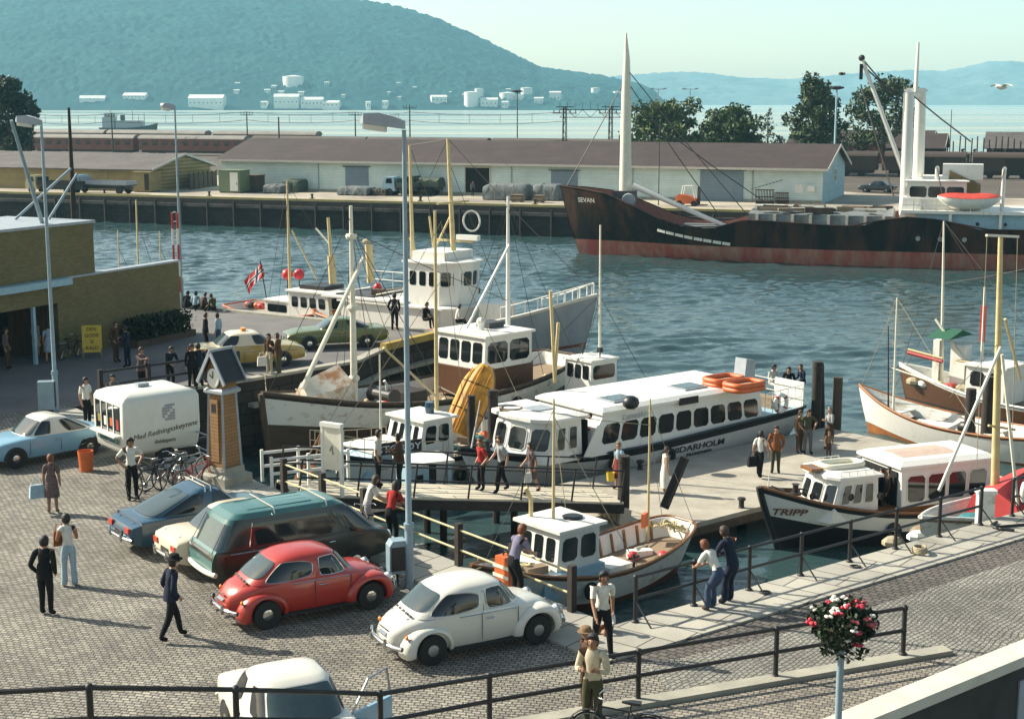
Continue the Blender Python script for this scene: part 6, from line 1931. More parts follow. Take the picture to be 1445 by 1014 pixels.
def near_boat():
 b = Boat('fishing_boat', 'small white fishing boat with blue deckhouse and open brown cockpit in the near basin', 'boat', (-1.1, 38.2), (5.15, 43.5), 2.85, [(0, 1.5), (.18, 1.22), (.45, 1.0), (.75, 1.25), (1, 1.75)], rake=.8, srake=.5, stern=.25, bow_p=2.2, keel=-.6, full=.3, stern_e=.8, tm=.5)
 b.hull([('a', -.6), ('f', .5), ('s', .10), ('s', 0)], [mat('antifoul', (.14, .06, .035), .8, var=.3, scale=3), 'worn_white', 'varnish'], n=40)
 b.deck(.55, M['deck_wood'], M['white_paint'], .07)
 b.line('rail_cap', .02, .05, 'varnish', wide=1)
 fd = [(t, b.zs(t) - .1) for t in np.linspace(.62, .985, 12)]
 L_ = [b.pt(t, z, 1, .05) for t, z in fd]; R_ = [b.pt(t, z, -1, .05) for t, z in fd]
 MB().add(L_ + R_, [(i, i + 1, 12 + i + 1, 12 + i) for i in range(11)]).build('foredeck', 'white_paint', b.t)
 rb = MB()
 for i, t in enumerate(np.linspace(.06, .5, 9)):
  for sd in (1, -1):
   a, c = b.pt(t, b.zs(t) - .03, sd, .09), b.pt(t, b.zs(t) - .55, sd, .10)
   MB().beam(a, c, .07, .06, (1, 0, 0)).build('frame_rib', 'varnish', b.t)
 x0, x1 = b.P(842, 790, .9).x, b.P(755, 790, .0).x
 x0, x1 = .15, 1.75
 b.cabin('deckhouse', x0 - .1, x1 + .55, .95, .55, 1.25, 'pale_blue', over=None)
 b.cabin('wheelhouse', x0, x1, .82, 1.25, 2.35, 'white_paint', (1.5, 2.15), 3, 2, 0, .12, 0, over=.16, gap=.14, margin=.08)
 MB().lathe([(.26, 2.46), (.30, 2.54), (.22, 2.57)], (x0 + .5, .25, 0), 16).build('roof_hatch', 'black_paint', b.t)
 MB().bx(-1.25, -.35, -.1, .75, .5, .92).build('engine_box', 'white_paint', b.t)
 MB().tube([(-1.1, .95, .45), (-1.1, .95, 1.25)], .04, 6).beam((-1.3, .95, 1.15), (-.9, .95, 1.15), .05, .06).build('mooring_bitt', 'tar_timber', b.t)
 MB().tube([(x1 - .3, -.6, 2.4), (x1 - .3, -.6, 3.0), (x1 - .1, -.6, 3.35)], .06, 8).build('exhaust_pipe', 'buff_paint', b.t)
 m0 = Vector((x0 + .95, -.05, 2.3)); tp = b.P(795, 560, -.05)
 b.mast(m0, (m0.x, -.05, tp.z), .05, 'buff_paint')
 b.stays([((m0.x, -.05, tp.z - .3), b.pt(.97, b.zs(.97), 1)), ((m0.x, -.05, tp.z - .5), b.pt(.4, b.zs(.4), 1)), ((m0.x, -.05, tp.z - .5), b.pt(.4, b.zs(.4), -1))], .012, 'rope')
 a0 = b.pt(.08, 1.2, -1, .25); at = b.P(930, 560, a0.y)
 b.mast((a0.x, a0.y, .7), (a0.x, a0.y, at.z), .045, 'buff_paint', 'mizzen_mast')
 b.stays([((a0.x, a0.y, at.z - .2), b.pt(.02, 1.45, 1)), ((a0.x, a0.y, at.z - .8), b.pt(.02, 1.45, -1)), ((a0.x, a0.y, at.z - .8), (m0.x, 0, tp.z - .4))], .012, 'rope')
 mb = MB()
 MB().box((a0.x + .25, a0.y + .1, 1.55), (.34, .1, .42), rz=.4).build('orange_flag', 'orange_paint', b.t)
 rg = random.Random(8)
 for k in range(6):
  cx, cy = b.pt(.035, 1.35, 1).x + rg.uniform(.05, .5), rg.uniform(-.35, .4)
  MB().tube([(cx + .2 * math.cos(a), cy + .2 * math.sin(a), 1.35 + .03 * k + .05 * math.sin(3 * a)) for a in np.linspace(0, 4 * PI, 26)], .028, 5).build('rope_coil', 'cord_yellow' if k % 2 else 'rope', b.t)
 MB().ball((-2.6, .65, .75), .22, 8, (1.3, 1, .5)).ball((-2.4, .8, .72), .16, 8, (1, 1, .6)).build('net_heap', 'net_green', b.t)
 for k in range(4):
  MB().ball((2.1 + .28 * k, .35 * math.sin(k * 2), 1.28 + .03 * k), .15, 8, (1, 1, .6)).build('gear_heap', 'shore_white' if k % 2 else 'old_timber', b.t)
 b.fender('', .62, 1, .18, z=.7)
 return b
NEAR = near_boat()
def cutter():
 b = Boat('fishing_boat', 'old brown and white fishing cutter with a tall foremast and aft wheelhouse along the pier', 'boat', (-9.5, 55.4), (2.2, 67.3), 4.7, [(0, 2.55), (.2, 2.1), (.45, 1.9), (.75, 2.25), (1, 3.0)], rake=.5, srake=.7, stern=.35, bow_p=2.6, keel=-1, full=.25, stern_e=.7)
 b.hull([('a', -1), ('f', .34), ('f', .70), ('s', .16), ('s', 0)], ['tar_timber', 'brown_hull', 'worn_white', 'tar_timber'], n=44)
 MB().tube([b.pt(1, z, 1) + Vector((.03, -.02, 0)) for z in np.linspace(-.3, 3.0, 8)], .13, 6).build('stem', 'old_timber', b.t)
 b.deck(.55, M['deck_wood'], M['white_paint'], .1)
 b.line('rail_cap', .03, .08, 'old_timber')
 mx = b.P(500, 560).x
 top = b.P(501, 290)
 b.mast((mx, 0, 1.2), (mx, 0, top.z), .17, 'cream_paint', 'foremast', .07)
 for z in np.linspace(3, top.z - 1.2, 3):
  MB().lathe([(.2, -.1), (.24, 0), (.2, .1)], (mx, 0, z), 10).build('mast_band', 'cream_paint', b.t)
 a, c = b.P(508, 362), b.P(421, 547)
 MB().tube([(a.x, .25, a.z), (c.x, .25, c.z)], [.08, .10], 8).build('cargo_boom', 'cream_paint', b.t)
 b.stays([((mx, 0, top.z - .9), b.pt(.66, b.zs(.66), sd)) for sd in (1, -1)] + [((mx, 0, top.z - 2.2), b.pt(.70, b.zs(.70), sd)) for sd in (1, -1)])
 b.stays([((mx, 0, top.z - .4), b.pt(.99, b.zs(.99), 1)), ((mx, 0, top.z - .8), b.pt(.6, b.zs(.6), 1)), ((mx, 0, top.z - .8), b.pt(.55, b.zs(.55), 1)), ((mx, 0, top.z - .8), b.pt(.55, b.zs(.55), -1)), ((mx, 0, top.z - 1), (-5.2, 0, 5.2))], .016)
 x0, x1 = b.P(497, 572, .6).x, b.P(424, 560, .6).x
 MB().loft([[(x, -q_, 2.0), (x, -q_ * .93, 2.65 + .1 * k), (x, 0, 3.2 + .12 * k), (x, q_ * .93, 2.65 + .1 * k), (x, q_, 2.0)] for k, (x, q_) in enumerate(zip(np.linspace(x1 - .5, x0 + .2, 5), (.45, .68, .85, .98, 1.05)))]).build('hatch_tent', paint('rusty_canvas', (.62, .58, .48), .8, col2=(.36, .17, .07), scale=1.4, lo=.36, hi=.52), b.t, smooth=30)
 xw1, xw0 = b.P(640, 500, 0).x, b.P(741, 480, 1.5).x
 xw1 = -2.0; xw0 = -4.9
 b.cabin('casing', xw0 - .3, xw1 + .15, 1.3, 1.5, 2.75, paint('dark_varnish', (.12, .052, .022), .45, var=.25, scale=5, stretch=(6, 6, .6)), over=None)  # casing varnish darkened to carry the shade it stands in
 b.cabin('wheelhouse', xw0, xw1, 1.5, 2.75, 4.1, 'white_paint', (2.98, 3.88), 4, 2, 1, .1, 0, over=.12, gap=.13, margin=.1, rth=.1)
 MB().bx(xw0 + .6, xw0 + 1.5, -.4, .4, 4.22, 4.5).build('roof_hatch', 'dark_grey', b.t)
 MB().tube([(xw0 + 1.9, .3, 4.2), (xw0 + 1.9, .3, 4.55)], .14, 8).ball((xw0 + 1.9, .3, 4.6), .2, 8).build('search_light', 'white_paint', b.t)
 m2 = b.P(717, 460); t2 = b.P(717, 277)
 b.mast((m2.x, 0, 1.8), (m2.x, 0, t2.z), .13, 'white_paint', 'mizzen_mast', .06)
 c0, c1 = b.P(714, 345), b.P(654, 462)
 MB().tube([(c0.x, .2, c0.z), (c1.x, .2, c1.z)], .06, 6).build('mizzen_boom', 'white_paint', b.t)
 b.stays([((m2.x, 0, t2.z - .3), b.pt(.02, 2.5, 1)), ((m2.x, 0, t2.z - .3), (xw1, 0, 4.2)), ((m2.x, 0, t2.z - .4), b.pt(.2, 2.1, 1)), ((m2.x, 0, t2.z - .4), b.pt(.2, 2.1, -1))], .016)
 for (pa, pb, y, r) in (((727, 350), (775, 575), .8, .05),):
  q0, q1 = b.P(*pa, y), b.P(*pb, y)
 MB().bx(.6, 1.8, -.8, .8, 1.4, 2.2).build('winch_box', 'tar_timber', b.t)
 MB().lathe([(.34, -.7), (.22, -.5), (.22, .5), (.34, .7)], (2.3, 0, 2.1), 12, 'y').build('winch_drum', 'iron', b.t)
 for t in (.3, .5, .7):
  b.fender('', t, 1, .27, z=1.2)
 for k, m_ in enumerate(('net_blue', 'red_paint', 'white_paint', 'rope')):
  MB().ball((mx - 1.0 - .5 * k, .6 - .3 * k, 1.75), .3, 8, (1, 1, .7)).build('gear_heap', m_, b.t)
 return b
CUT = cutter()
def storoy():
 b = Boat('fishing_boat', 'white fishing boat with black name board STØRØY and a stepped cabin', 'boat', (-7.0, 49.2), (.2, 56.2), 3.3, [(0, 1.75), (.25, 1.45), (.5, 1.4), (.78, 1.75), (1, 2.3)], rake=1.0, srake=.3, stern=.7, bow_p=2.3, keel=-.8, full=.25)
 b.hull([('a', -.8), ('a', .25), ('s', .12), ('s', 0)], ['tar_timber', 'worn_white', 'black_paint'], n=40)
 b.deck(.4, M['pale_deck'], M['white_paint'], .08)
 b.line('rail_cap', .02, .05, 'black_paint')
 b.cabin('trunk', .9, 3.3, .95, 1.0, 1.95, 'pale_blue', over=.06, rake=.5, taper=.9)
 b.cabin('wheelhouse', -.85, .95, .98, 1.0, 2.7, 'white_paint', (1.9, 2.52), 4, 2, 1, .45, 0, over=.16, gap=.16, taper=.92)
 b.post_rail(.52, .97, .7, 6, 'rope', .014)
 q = b.P(566, 632, 1.6); t = q.x / b.L + .5
 z = q.z
 a, c = b.pt(t + .085, z, 1, off=.06), b.pt(t - .085, z, 1, off=.06)
 bd = MB().beam(a, c, .04, .42).build('name_board', 'black_paint', b.t)
 b.side_text('boat_name', 'STØRØY', .34, 'white_paint', t, z, 1, sx=1.25, off=.10)
 m0 = b.P(573, 560); tp = b.P(573, 400)
 b.mast((-.9, 0, 1.2), (-.9, 0, b.P(573, 300).z), .09, 'buff_paint', 'mast')
 b.mast((1.9, .2, 1.6), (1.9, .2, b.P(521, 470, .2).z - .8), .05, 'cream_paint', 'signal_mast')
 z1 = b.P(573, 300).z
 b.stays([((-1.2, 0, z1 - .4), b.pt(.98, 2.3, 1)), ((-1.2, 0, z1 - .5), b.pt(.05, 1.7, 1)), ((-1.2, 0, z1 - .5), b.pt(.4, 1.5, 1)), ((-1.2, 0, z1 - 2.5), b.pt(.95, 2.2, 1))], .014, 'rope')
 a0, a1 = (-.8, .2, 3.3), (2.3, .9, 5.6)
 MB().tube([a0, a1], .045, 6).build('boom', 'buff_paint', b.t)
 for k, m_ in enumerate(('net_blue', 'shore_white', 'orange_paint', 'rope', 'net_blue')):
  MB().ball((-3.0 - .35 * k, .5 * math.sin(2.1 * k), 1.35), .26, 8, (1, 1, .8)).build('gear_heap', m_, b.t)
 MB().lathe([(.16, 0), (.19, .22), (.17, .4)], (-.3, .3, 2.85), 12).build('drum', 'car_blue', b.t)
 for t in (.2, .45, .7):
  b.fender('', t, 1, .2, z=.75)
 return b
STO = storoy()
def dinghy():
 base = GD(646, 612, 54.6)
 t = thing('dinghy', 'orange yellow clinker dinghy stood up on end bottom outwards behind the white boat', 'dinghy', base)
 top = GD(687, 516, 55.4)
 ax = (top - base); Ln = ax.length; ax.normalize()
 view = Vector((base.x, base.y, base.z - CAMH)).normalized()
 nrm = (-view - ax * (-view).dot(ax)).normalized()
 nrm = (nrm + Vector((-.35, 0, .1))).normalized(); nrm = (nrm - ax * nrm.dot(ax)).normalized()
 sd = ax.cross(nrm)
 rings, inn = [], []
 for i in range(25):
  u = i / 24
  w_ = .66 * (1 - .62 * max(0, (u - .6) / .4) ** 2.2) * (.88 + .12 * min(1, u / .3))
  d_ = .46 * (1 - .45 * max(0, (u - .5) / .5) ** 2)
  ring = []
  K = 17
  for j in range(K):
   a = PI * j / (K - 1)
   step = .025 * ((j * 2.5) % 1)
   ring.append(base + ax * (u * Ln) + sd * (w_ * spow(math.cos(a), .8)) + nrm * (d_ * math.sin(a) ** .8 * (1 - .04 * (j % 3)) + step * 0))
  rings.append([p - base for p in ring])
 og = M['dinghy_orange'] = mat('dinghy_orange', (.62, .30, .025), .55, col2=(.36, .15, .015), scale=3, lo=.3, hi=.6)
 MB().loft(rings).build('hull', og, t, smooth=20)
 for q in (.5, -.02, .98):
  pass
 MB().tube([(ax * (u * Ln) + nrm * (.48 * (1 - .45 * max(0, (u - .5) / .5) ** 2))) for u in np.linspace(.02, .98, 8)], .03, 5).build('keel', og, t)
 for s_ in (1, -1):
  MB().tube([(ax * (u * Ln) + sd * s_ * .40 + nrm * .40 * (1 - .45 * max(0, (u - .5) / .5) ** 2)) for u in np.linspace(.04, .9, 8)], .022, 5).build('bilge_keel', og, t)
 MB().tube([r_[0] for r_ in rings], .035, 5).build('gunwale', 'deck_wood', t)
 MB().tube([rings[8][j] * 1.0 + nrm * .02 for j in range(17)], .018, 4).tube([rings[17][j] + nrm * .02 for j in range(17)], .018, 4).build('lashing', 'tar_timber', t)
dinghy()
def narrow_boat():
 b = Boat('fishing_boat', 'small dark decked fishing boat with a tall narrow white wheelhouse', 'boat', (-1.2, 58.8), (5.9, 65.2), 2.9, [(0, 1.5), (.3, 1.15), (.55, 1.15), (.8, 1.5), (1, 2.0)], rake=.8, srake=.4, stern=.4, bow_p=2.2, keel=-.7, full=.28)
 b.hull([('a', -.7), ('a', .3), ('s', .35), ('s', 0)], ['tar_timber', 'hull_grey', 'worn_white'], n=36)
 b.deck(.35, M['deck_wood'], M['white_paint'], .08)
 b.line('rail_cap', .02, .05, 'white_paint')
 q0, q1 = b.P(808, 545, 0), b.P(858, 545, 0)
 xc = (q0.x + q1.x) / 2
 b.cabin('wheelhouse_base', xc - .85, xc + .85, .8, .8, 1.25, 'black_paint', over=None)
 b.cabin('wheelhouse', xc - .8, xc + .8, .78, 1.25, 3.05, 'white_paint', (2.3, 2.9), 3, 1, 1, .05, 0, over=.08, gap=.1, margin=.08)
 m0, m1 = b.P(843, 490), b.P(841, 318)
 b.mast((xc - .55, 0, 3.1), (xc - .5, 0, m1.z), .065, 'cream_paint')
 b.stays([((xc - .5, 0, m1.z - 3), b.pt(.98, 2, 1)), ((xc - .5, 0, m1.z - 3), b.pt(.05, 1.4, 1)), ((xc - .5, 0, m1.z - 3), b.pt(.3, 1.2, -1)), ((xc - .5, 0, m1.z - 3.4), (xc + 2.8, .8, 1.2))], .013)
 for yy in (-.5, .55):
  MB().tube([(xc, yy, 3.15), (xc, yy, 3.4)], .03, 5).box((xc, yy, 3.5), (.18, .18, .2)).build('lantern', 'iron', b.t)
 for (pa, pb) in (((777, 410), (783, 540)), ((788, 455), (783, 530))):
  q0, q1 = b.P(*pa, .2), b.P(*pb, .2)
  MB().tube([q0, q1], .075, 7).build('derrick_pole', 'buff_paint', b.t)
 p = b.P(868, 541, .4)
 br = MB().lathe([(.24, -.42), (.31, -.14), (.31, .14), (.24, .42)], (xc - 2.0, .3, 1.35), 14, 'x').build('barrel', 'old_timber', b.t, smooth=40)
 for dx in (-.28, 0, .28):
  MB().lathe([(.315, -.04), (.315, .04)], (xc - 2.0 + dx, .3, 1.35), 14, 'x').build('hoop', 'white_paint', br)
 b.fender('', .12, 1, .26, 'rubber', 1.3)
 for k in range(7):
  MB().box((xc + 1.5 + .33 * k, .4 * math.sin(k * 1.7), 1.15 + .1 * (k % 3)), (.4, .5, .22), rz=k * .7).build('fish_box' if k % 2 else 'gear_heap', 'worn_white' if k % 2 else 'tar_timber', b.t)
 return b
narrow_boat()
def bridge_ship():
 b = Boat('fishing_vessel', 'big white fishing vessel with a high bridge and grey hull beyond the pier', 'ship', (4.0, 69.2), (-9.6, 78.4), 5.0, [(0, 3.1), (.25, 2.75), (.5, 2.9), (.75, 3.7), (1, 5.0)], rake=1.8, srake=.5, stern=.55, bow_p=2.3, keel=-1.2, full=.22, stern_e=.6, tm=.42)
 b.hull([('a', -1.2), ('a', .3), ('f', .60), ('f', .625), ('s', .1), ('s', 0)], ['tar_timber', 'hull_grey', 'coach_red', 'hull_grey', 'cream_paint'], n=50)
 b.deck(.75, M['pale_deck'], M['white_paint'], .1)
 b.line('rail_cap', .03, .07, 'orange_paint', 0, .62)
 b.line('bow_rail_cap', .03, .06, 'white_paint', .62, 1.0)
 w_ = M['white_paint']
 b.cabin('deckhouse', -6.0, 1.2, 1.8, 2.1, 3.85, w_, None, over=.15, fround=.8)
 MB().bx(-7.2, -1.8, -1.95, 1.95, 4.0, 4.1).build('boat_deck', w_, b.t)
 b.cabin('bridge', -2.0, .95, 1.5, 4.0, 6.05, w_, (4.95, 5.65), 6, 3, 1, -.1, 0, over=.14, fround=.9, gap=.2)
 MB().bx(-1.8, .2, -1.2, 1.2, 6.2, 6.6).build('bridge_coaming', w_, b.t)
 nb = MB()
 p = Vector((1.33, 0, 4.95))
 nb = MB().beam((.80, .92, 4.55), (.30, 1.50, 4.55), .05, .26).build('name_board', 'coach_red', b.t)
 text_mesh('boat_name', 'HEIMEN', .2, 'white_paint', b.t, (.58, 1.25, 4.55), (R(90), 0, math.atan2(.58, -.5)), sx=1.3)
 for x in (-4.9, -3.4):
  MB().lathe([(.2, -.05), (.24, .04), (.17, .05)], (x, 1.92, 3.4), 14, 'y').build('porthole', 'glass_dark', b.t)
 MB().bx(-6.6, -4.2, -1.5, 1.5, 4.11, 4.17).build('deck_mat', 'dark_grey', b.t)
 rl = MB()
 for z in (4.55, 5.0):
  rl.tube([(-7.1, 1.9, z), (-2.4, 1.9, z)], .02, 4)
 for x in np.linspace(-7.1, -2.4, 7):
  rl.tube([(x, 1.9, 4.1), (x, 1.9, 5.0)], .02, 4)
 rl.build('guard_rail', w_, b.t)
 t1, b1 = b.P(632, 196), b.P(640, 355)
 mm = b.mast((b1.x, 0, 6.3), (t1.x, 0, t1.z), .15, 'buff_paint', 'main_mast', .08)
 z1 = b.P(632, 285).z
 MB().beam((b1.x, -1.3, z1), (b1.x, 1.3, z1), .1, .1).build('yard', 'buff_paint', mm)
 MB().beam((b1.x - 1.0, 0, z1 - 1.9), (b1.x + 1.2, 0, z1 - 1.9), .1, .1).build('yard', 'buff_paint', mm)
 lp = MB().tube([(b1.x + .9 + .5 * math.cos(a), .3, z1 - .9 + .5 * math.sin(a)) for a in np.linspace(0, 2 * PI, 20, endpoint=False)], .05, 6, closed=True).build('direction_finder', 'white_paint', mm)
 MB().box((b1.x + .9, 0, z1 - 1.7), (1.3, .25, .25)).build('radar', 'white_paint', mm)
 t2 = b.P(578, 205, .6); b2 = b.P(585, 460, .6)
 b.mast((b2.x, .6, 2.5), (t2.x, .6, t2.z), .14, 'buff_paint', 'foremast', .07)
 for (pa, pb, y) in (((638, 300), (607, 365), .4), ((606, 305), (612, 350), -.3), ((578, 335), (640, 470), .8)):
  q0, q1 = b.P(*pa, y), b.P(*pb, y)
  MB().tube([q0, q1], .055, 6).build('derrick_boom', 'buff_paint', b.t)
 q0, q1 = b.P(520, 345, -.3), b.P(523, 385, -.3)
 MB().tube([q1 - Vector((0, 0, .5)), q0], [.2, .2], 10).build('funnel', 'buff_paint', b.t)
 MB().ball(q0 + Vector((-.15, 0, .15)), .2, 8, (1.3, .8, .7)).build('funnel_cowl', 'rope', b.t)
 b.stays([(t1, b.pt(.99, 5, 1)), (t1, b.pt(.05, 3, 1)), (t1 - Vector((0, 0, 1)), b.pt(.6, 3.2, 1)), (t2, b.pt(.2, 2.8, 1)), (t2, b.pt(.45, 2.9, 1)), (t2, t1)], .018)
 b.post_rail(.74, .985, .6, 7, 'white_paint', .03, (1.0,))
 for k in range(5):
  MB().ball((3.2 + .7 * k, .7 * math.sin(2 * k), 3.1 + .22 * k), .35, 8, (1.2, 1, .6)).build('gear_heap', ('canvas_grey', 'tar_timber', 'car_blue', 'orange_paint', 'net_blue')[k], b.t)
 MB().bx(1.9, 3.0, -.7, .9, 2.3, 4.2).build('store_box', w_, b.t)
 lifebuoy(b.t, (-1.0, 1.9, 4.5), (0, 0, 0), .3, .07)
 return b
BRI = bridge_ship()
def flag_boat():
 b = Boat('fishing_boat', 'small white boat with two red buoys and a red flag behind the pier end', 'boat', (-7.9, 77.0), (-15.2, 81.9), 3.2, [(0, 2.9), (.3, 2.6), (.6, 2.7), (1, 3.3)], rake=.8, stern=.7, keel=-.8)
 b.hull([('a', -.8), ('a', .2), ('s', .3), ('s', 0)], ['tar_timber', 'hull_grey', 'orange_paint'], n=30)
 b.deck(.35, M['pale_deck'], M['white_paint'], .08)
 b.line('rail_cap', .02, .05, 'orange_paint')
 b.cabin('low_cabin', -1.5, .3, .95, 2.3, 3.35, 'white_paint', (2.8, 3.2), 0, 1, 0, over=.06)
 b.cabin('cabin', .3, 3.2, 1.05, 2.3, 4.0, 'white_paint', (3.2, 3.75), 2, 4, 1, .15, 0, over=.12, gap=.2)
 MB().bx(.9, 2.6, -.8, .8, 4.12, 4.35).build('roof_box', 'black_paint', b.t)
 m0, m1 = b.P(410, 430), b.P(405, 256)
 b.mast((m0.x, 0, 2.4), (m1.x, 0, m1.z), .1, 'buff_paint', 'mast', .05)
 f0, f1 = b.P(470, 400, .1), b.P(463, 307, .1)
 MB().tube([f0, f1], [.11, .08], 10).build('exhaust_pole', 'buff_paint', b.t)
 MB().tube([f0, f0.lerp(f1, .42)], [.22, .2], 10).build('funnel', 'buff_paint', b.t)
 q0, q1 = b.P(412, 325), b.P(448, 395)
 MB().tube([q0, q1], .045, 6).build('boom', 'buff_paint', b.t)
 MB().tube([b.P(446, 322, .3), b.P(466, 345, .3)], .05, 6).build('gaff', 'cream_paint', b.t)
 b.stays([((m1.x, 0, m1.z), b.pt(.98, 3.3, 1)), ((m1.x, 0, m1.z), b.pt(.1, 2.8, 1)), ((m1.x, 0, m1.z - 1), b.pt(.5, 2.7, -1))], .014)
 for px in (405.5, 422):
  p = b.P(px, 387, .4); q = b.P(px + 1, 420, .4)
  MB().ball(p, .30, 14).build('buoy', paint('buoy_red', (.62, .03, .04), .4, var=.05), b.t, smooth=60)
  MB().tube([p - Vector((0, 0, .25)), (q.x, .4, 2.6)], .03, 5).build('buoy_pole', 'tar_timber', b.t)
 s0, s1 = b.P(378, 432, 0), b.P(367, 368, 0)
 st = MB().tube([s0, s1], .03, 6).build('flag_staff', 'tar_timber', b.t)
 o = b.P(368, 370); ex = b.P(347, 390) - o; ey = b.P(371, 390) - o
 ex = ex * 1.0; ey = ey * 1.0
 fl = MB()
 cols = {0: (0, 4, 5, 9, 0), 1: 0}
 us = [0, .27, .32, .41, .46, .7, 1.0]; vs_ = [0, .36, .43, .57, .64, 1.0]
 rd = lambda u, v: o + ex * u + ey * v + Vector((0, .16 * math.sin(u * 5 + v * 2), -.25 * u * u))
 mi = []
 for i in range(6):
  for j in range(5):
   inu = 2 if i == 2 else (1 if i in (1, 3) else 0); inv_ = 2 if j == 2 else (1 if j in (1, 3) else 0)
   fl.m(max(inu, inv_)).add([rd(us[i], vs_[j]), rd(us[i + 1], vs_[j]), rd(us[i + 1], vs_[j + 1]), rd(us[i], vs_[j + 1])], [(0, 1, 2, 3)])
 fl.build('flag', [paint('flag_red', (.50, .03, .035), .8, var=.05), 'shore_white', paint('flag_blue', (.02, .03, .12), .8)], b.t)
 for k in range(4):
  MB().ball((-2.6 - .35 * k, .3 * math.sin(k * 3), 2.85), .28, 8, (1, 1, .7)).build('gear_heap', ('red_paint', 'orange_paint', 'tar_timber', 'red_paint')[k], b.t)
flag_boat()
def open_boat():
 b = Boat('fishing_boat', 'open white boat with orange bottom lying across the end of the jetty', 'boat', (14.9, 62.8), (21.4, 55.6), 2.9, [(0, 1.3), (.3, 1.05), (.6, 1.1), (.85, 1.5), (1, 1.95)], rake=.8, srake=.4, stern=.5, keel=-.6, bow_p=2.0)
 b.hull([('a', -.6), ('f', .40), ('s', .1), ('s', 0)], [paint('orange_wood', (.36, .13, .03), .6, var=.2, scale=3), 'white_paint', 'orange_wood'], n=36)
 b.deck(.6, M['deck_wood'], M['worn_white'], .08)
 b.line('rail_cap', .02, .045, 'orange_wood')
 for t in (.78, .55, .36):
  L_, R_ = b.pt(t, b.zs(t) - .25, 1, .08), b.pt(t, b.zs(t) - .25, -1, .08)
  MB().beam(L_, R_, .35, .05).build('thwart', 'worn_white', b.t)
 m0 = b.P(1261, 575); m1 = b.P(1266, 420)
 b.mast((m0.x, 0, .5), (m1.x, 0, m1.z), .06, 'cream_paint')
 b.mast((m0.x + .2, .05, .6), (m1.x + .3, .1, b.P(1257, 460).z), .04, 'tar_timber', 'net_pole')
 MB().tube([b.P(1256, 518, 0), b.P(1320, 540, 0)], .035, 5).build('boom', 'cream_paint', b.t)
 MB().box((1.0, .2, .8), (1.6, 1.0, .2), rz=.2).build('hatch_board', 'white_paint', b.t)
 for k in range(4):
  MB().ball((2.2 - .5 * k, -.4 + .3 * (k % 2), .75), .25, 8, (1.2, 1, .6)).build('gear_heap', ('tar_timber', 'worn_white', 'coach_red', 'tar_timber')[k], b.t)
 b.stays([((m1.x, 0, m1.z), b.pt(.98, 1.9, 1)), ((m1.x, 0, m1.z), b.pt(.3, 1.05, 1))], .012, 'rope')
 p = b.PZ(1321, 606, 1.3)
 MB().ball((p.x, .55, 1.05), .34, 10, (1.3, .7, .8)).build('sack', 'black_paint', b.t, smooth=60)
open_boat()
def right_boat():
 b = Boat('fishing_boat', 'fishing boat with white wheelhouse, green awning and slanting booms at the right', 'boat', (17.6, 66.6), (26.5, 58.0), 3.6, [(0, 1.8), (.3, 1.4), (.6, 1.45), (1, 2.2)], rake=.8, stern=.5, keel=-.8)
 b.hull([('a', -.8), ('a', .7), ('s', .15), ('s', 0)], ['tar_timber', 'dark_varnish', 'worn_white'], n=34)
 b.deck(.45, M['deck_wood'], M['worn_white'], .08)
 b.line('rail_cap', .02, .05, 'white_paint')
 q = b.P(1355, 560, .9)
 xw = q.x
 b.cabin('wheelhouse', xw - 2.0, xw - .2, .95, 1.1, 2.7, 'white_paint', (1.85, 2.5), 2, 2, 0, .05, 0, over=.12)
 MB().bx(xw + .2, xw + .9, -.35, .25, .9, 3.4).build('mast_casing', 'white_paint', b.t)
 MB().bx(xw + 1.5, xw + 1.8, -.2, .15, .9, 3.5).build('gallows_post', 'white_paint', b.t)
 g0, g1 = b.P(1310, 512, .9), b.P(1342, 520, .9)
 MB().loft([[(x, -1.0, 3.75), (x, 0, 4.05), (x, 1.2, 3.75)] for x in np.linspace(min(g0.x, g1.x), max(g0.x, g1.x), 4)], closed=True).build('awning', 'net_green', b.t)
 o0, o1 = b.P(1281, 497, .9), b.P(1330, 510, .9)
 MB().tube([o0, o1], .09, 6).build('furled_sail', 'red_paint', b.t)
 MB().tube([o0 + Vector((0, 0, .14)), o1 + Vector((0, 0, .14))], .05, 6).build('boom', 'buff_paint', b.t)
 a0, a1 = b.P(1330, 520, 0), b.P(1332, 312, 0)
 b.mast((a0.x, 0, 1.2), (a1.x, 0, a1.z), .09, 'cream_paint', 'main_mast', .04)
 c0, c1 = b.P(1384, 540, 0), b.P(1390, 405, 0)
 b.mast((c0.x, 0, 1.2), (c1.x, 0, c1.z), .08, 'cream_paint', 'mizzen_mast', .05)
 MB().bx(c1.x - .12, c1.x + .12, -.03, .03, c1.z - 2.4, c1.z - .8).build('signal_flag', 'red_paint', b.t)
 MB().tube([b.P(1320, 450, .3), b.P(1378, 532, .3)], .055, 6).build('derrick_boom', 'cream_paint', b.t)
 MB().tube([b.P(1350, 508, .6), b.P(1400, 516, .6)], .06, 6).build('lower_boom', 'buff_paint', b.t)
 b.stays([(a1, b.pt(.98, 2.2, 1)), (a1, b.pt(.2, 1.5, 1)), (a1, c1), (b.P(1333, 400, 0), b.P(1445, 380, 0)), (c1, b.pt(.0, 1.8, 1)), (b.P(1325, 430, 0), b.P(1255, 560, 0))], .014)
 for k in range(6):
  MB().ball((xw + 2.5 - .6 * k, .5, 1.55), .3, 8, (1.2, 1, .7)).build('gear_heap', ('rope', 'worn_white', 'cord_yellow', 'car_red', 'rope', 'net_blue')[k], b.t)
right_boat()
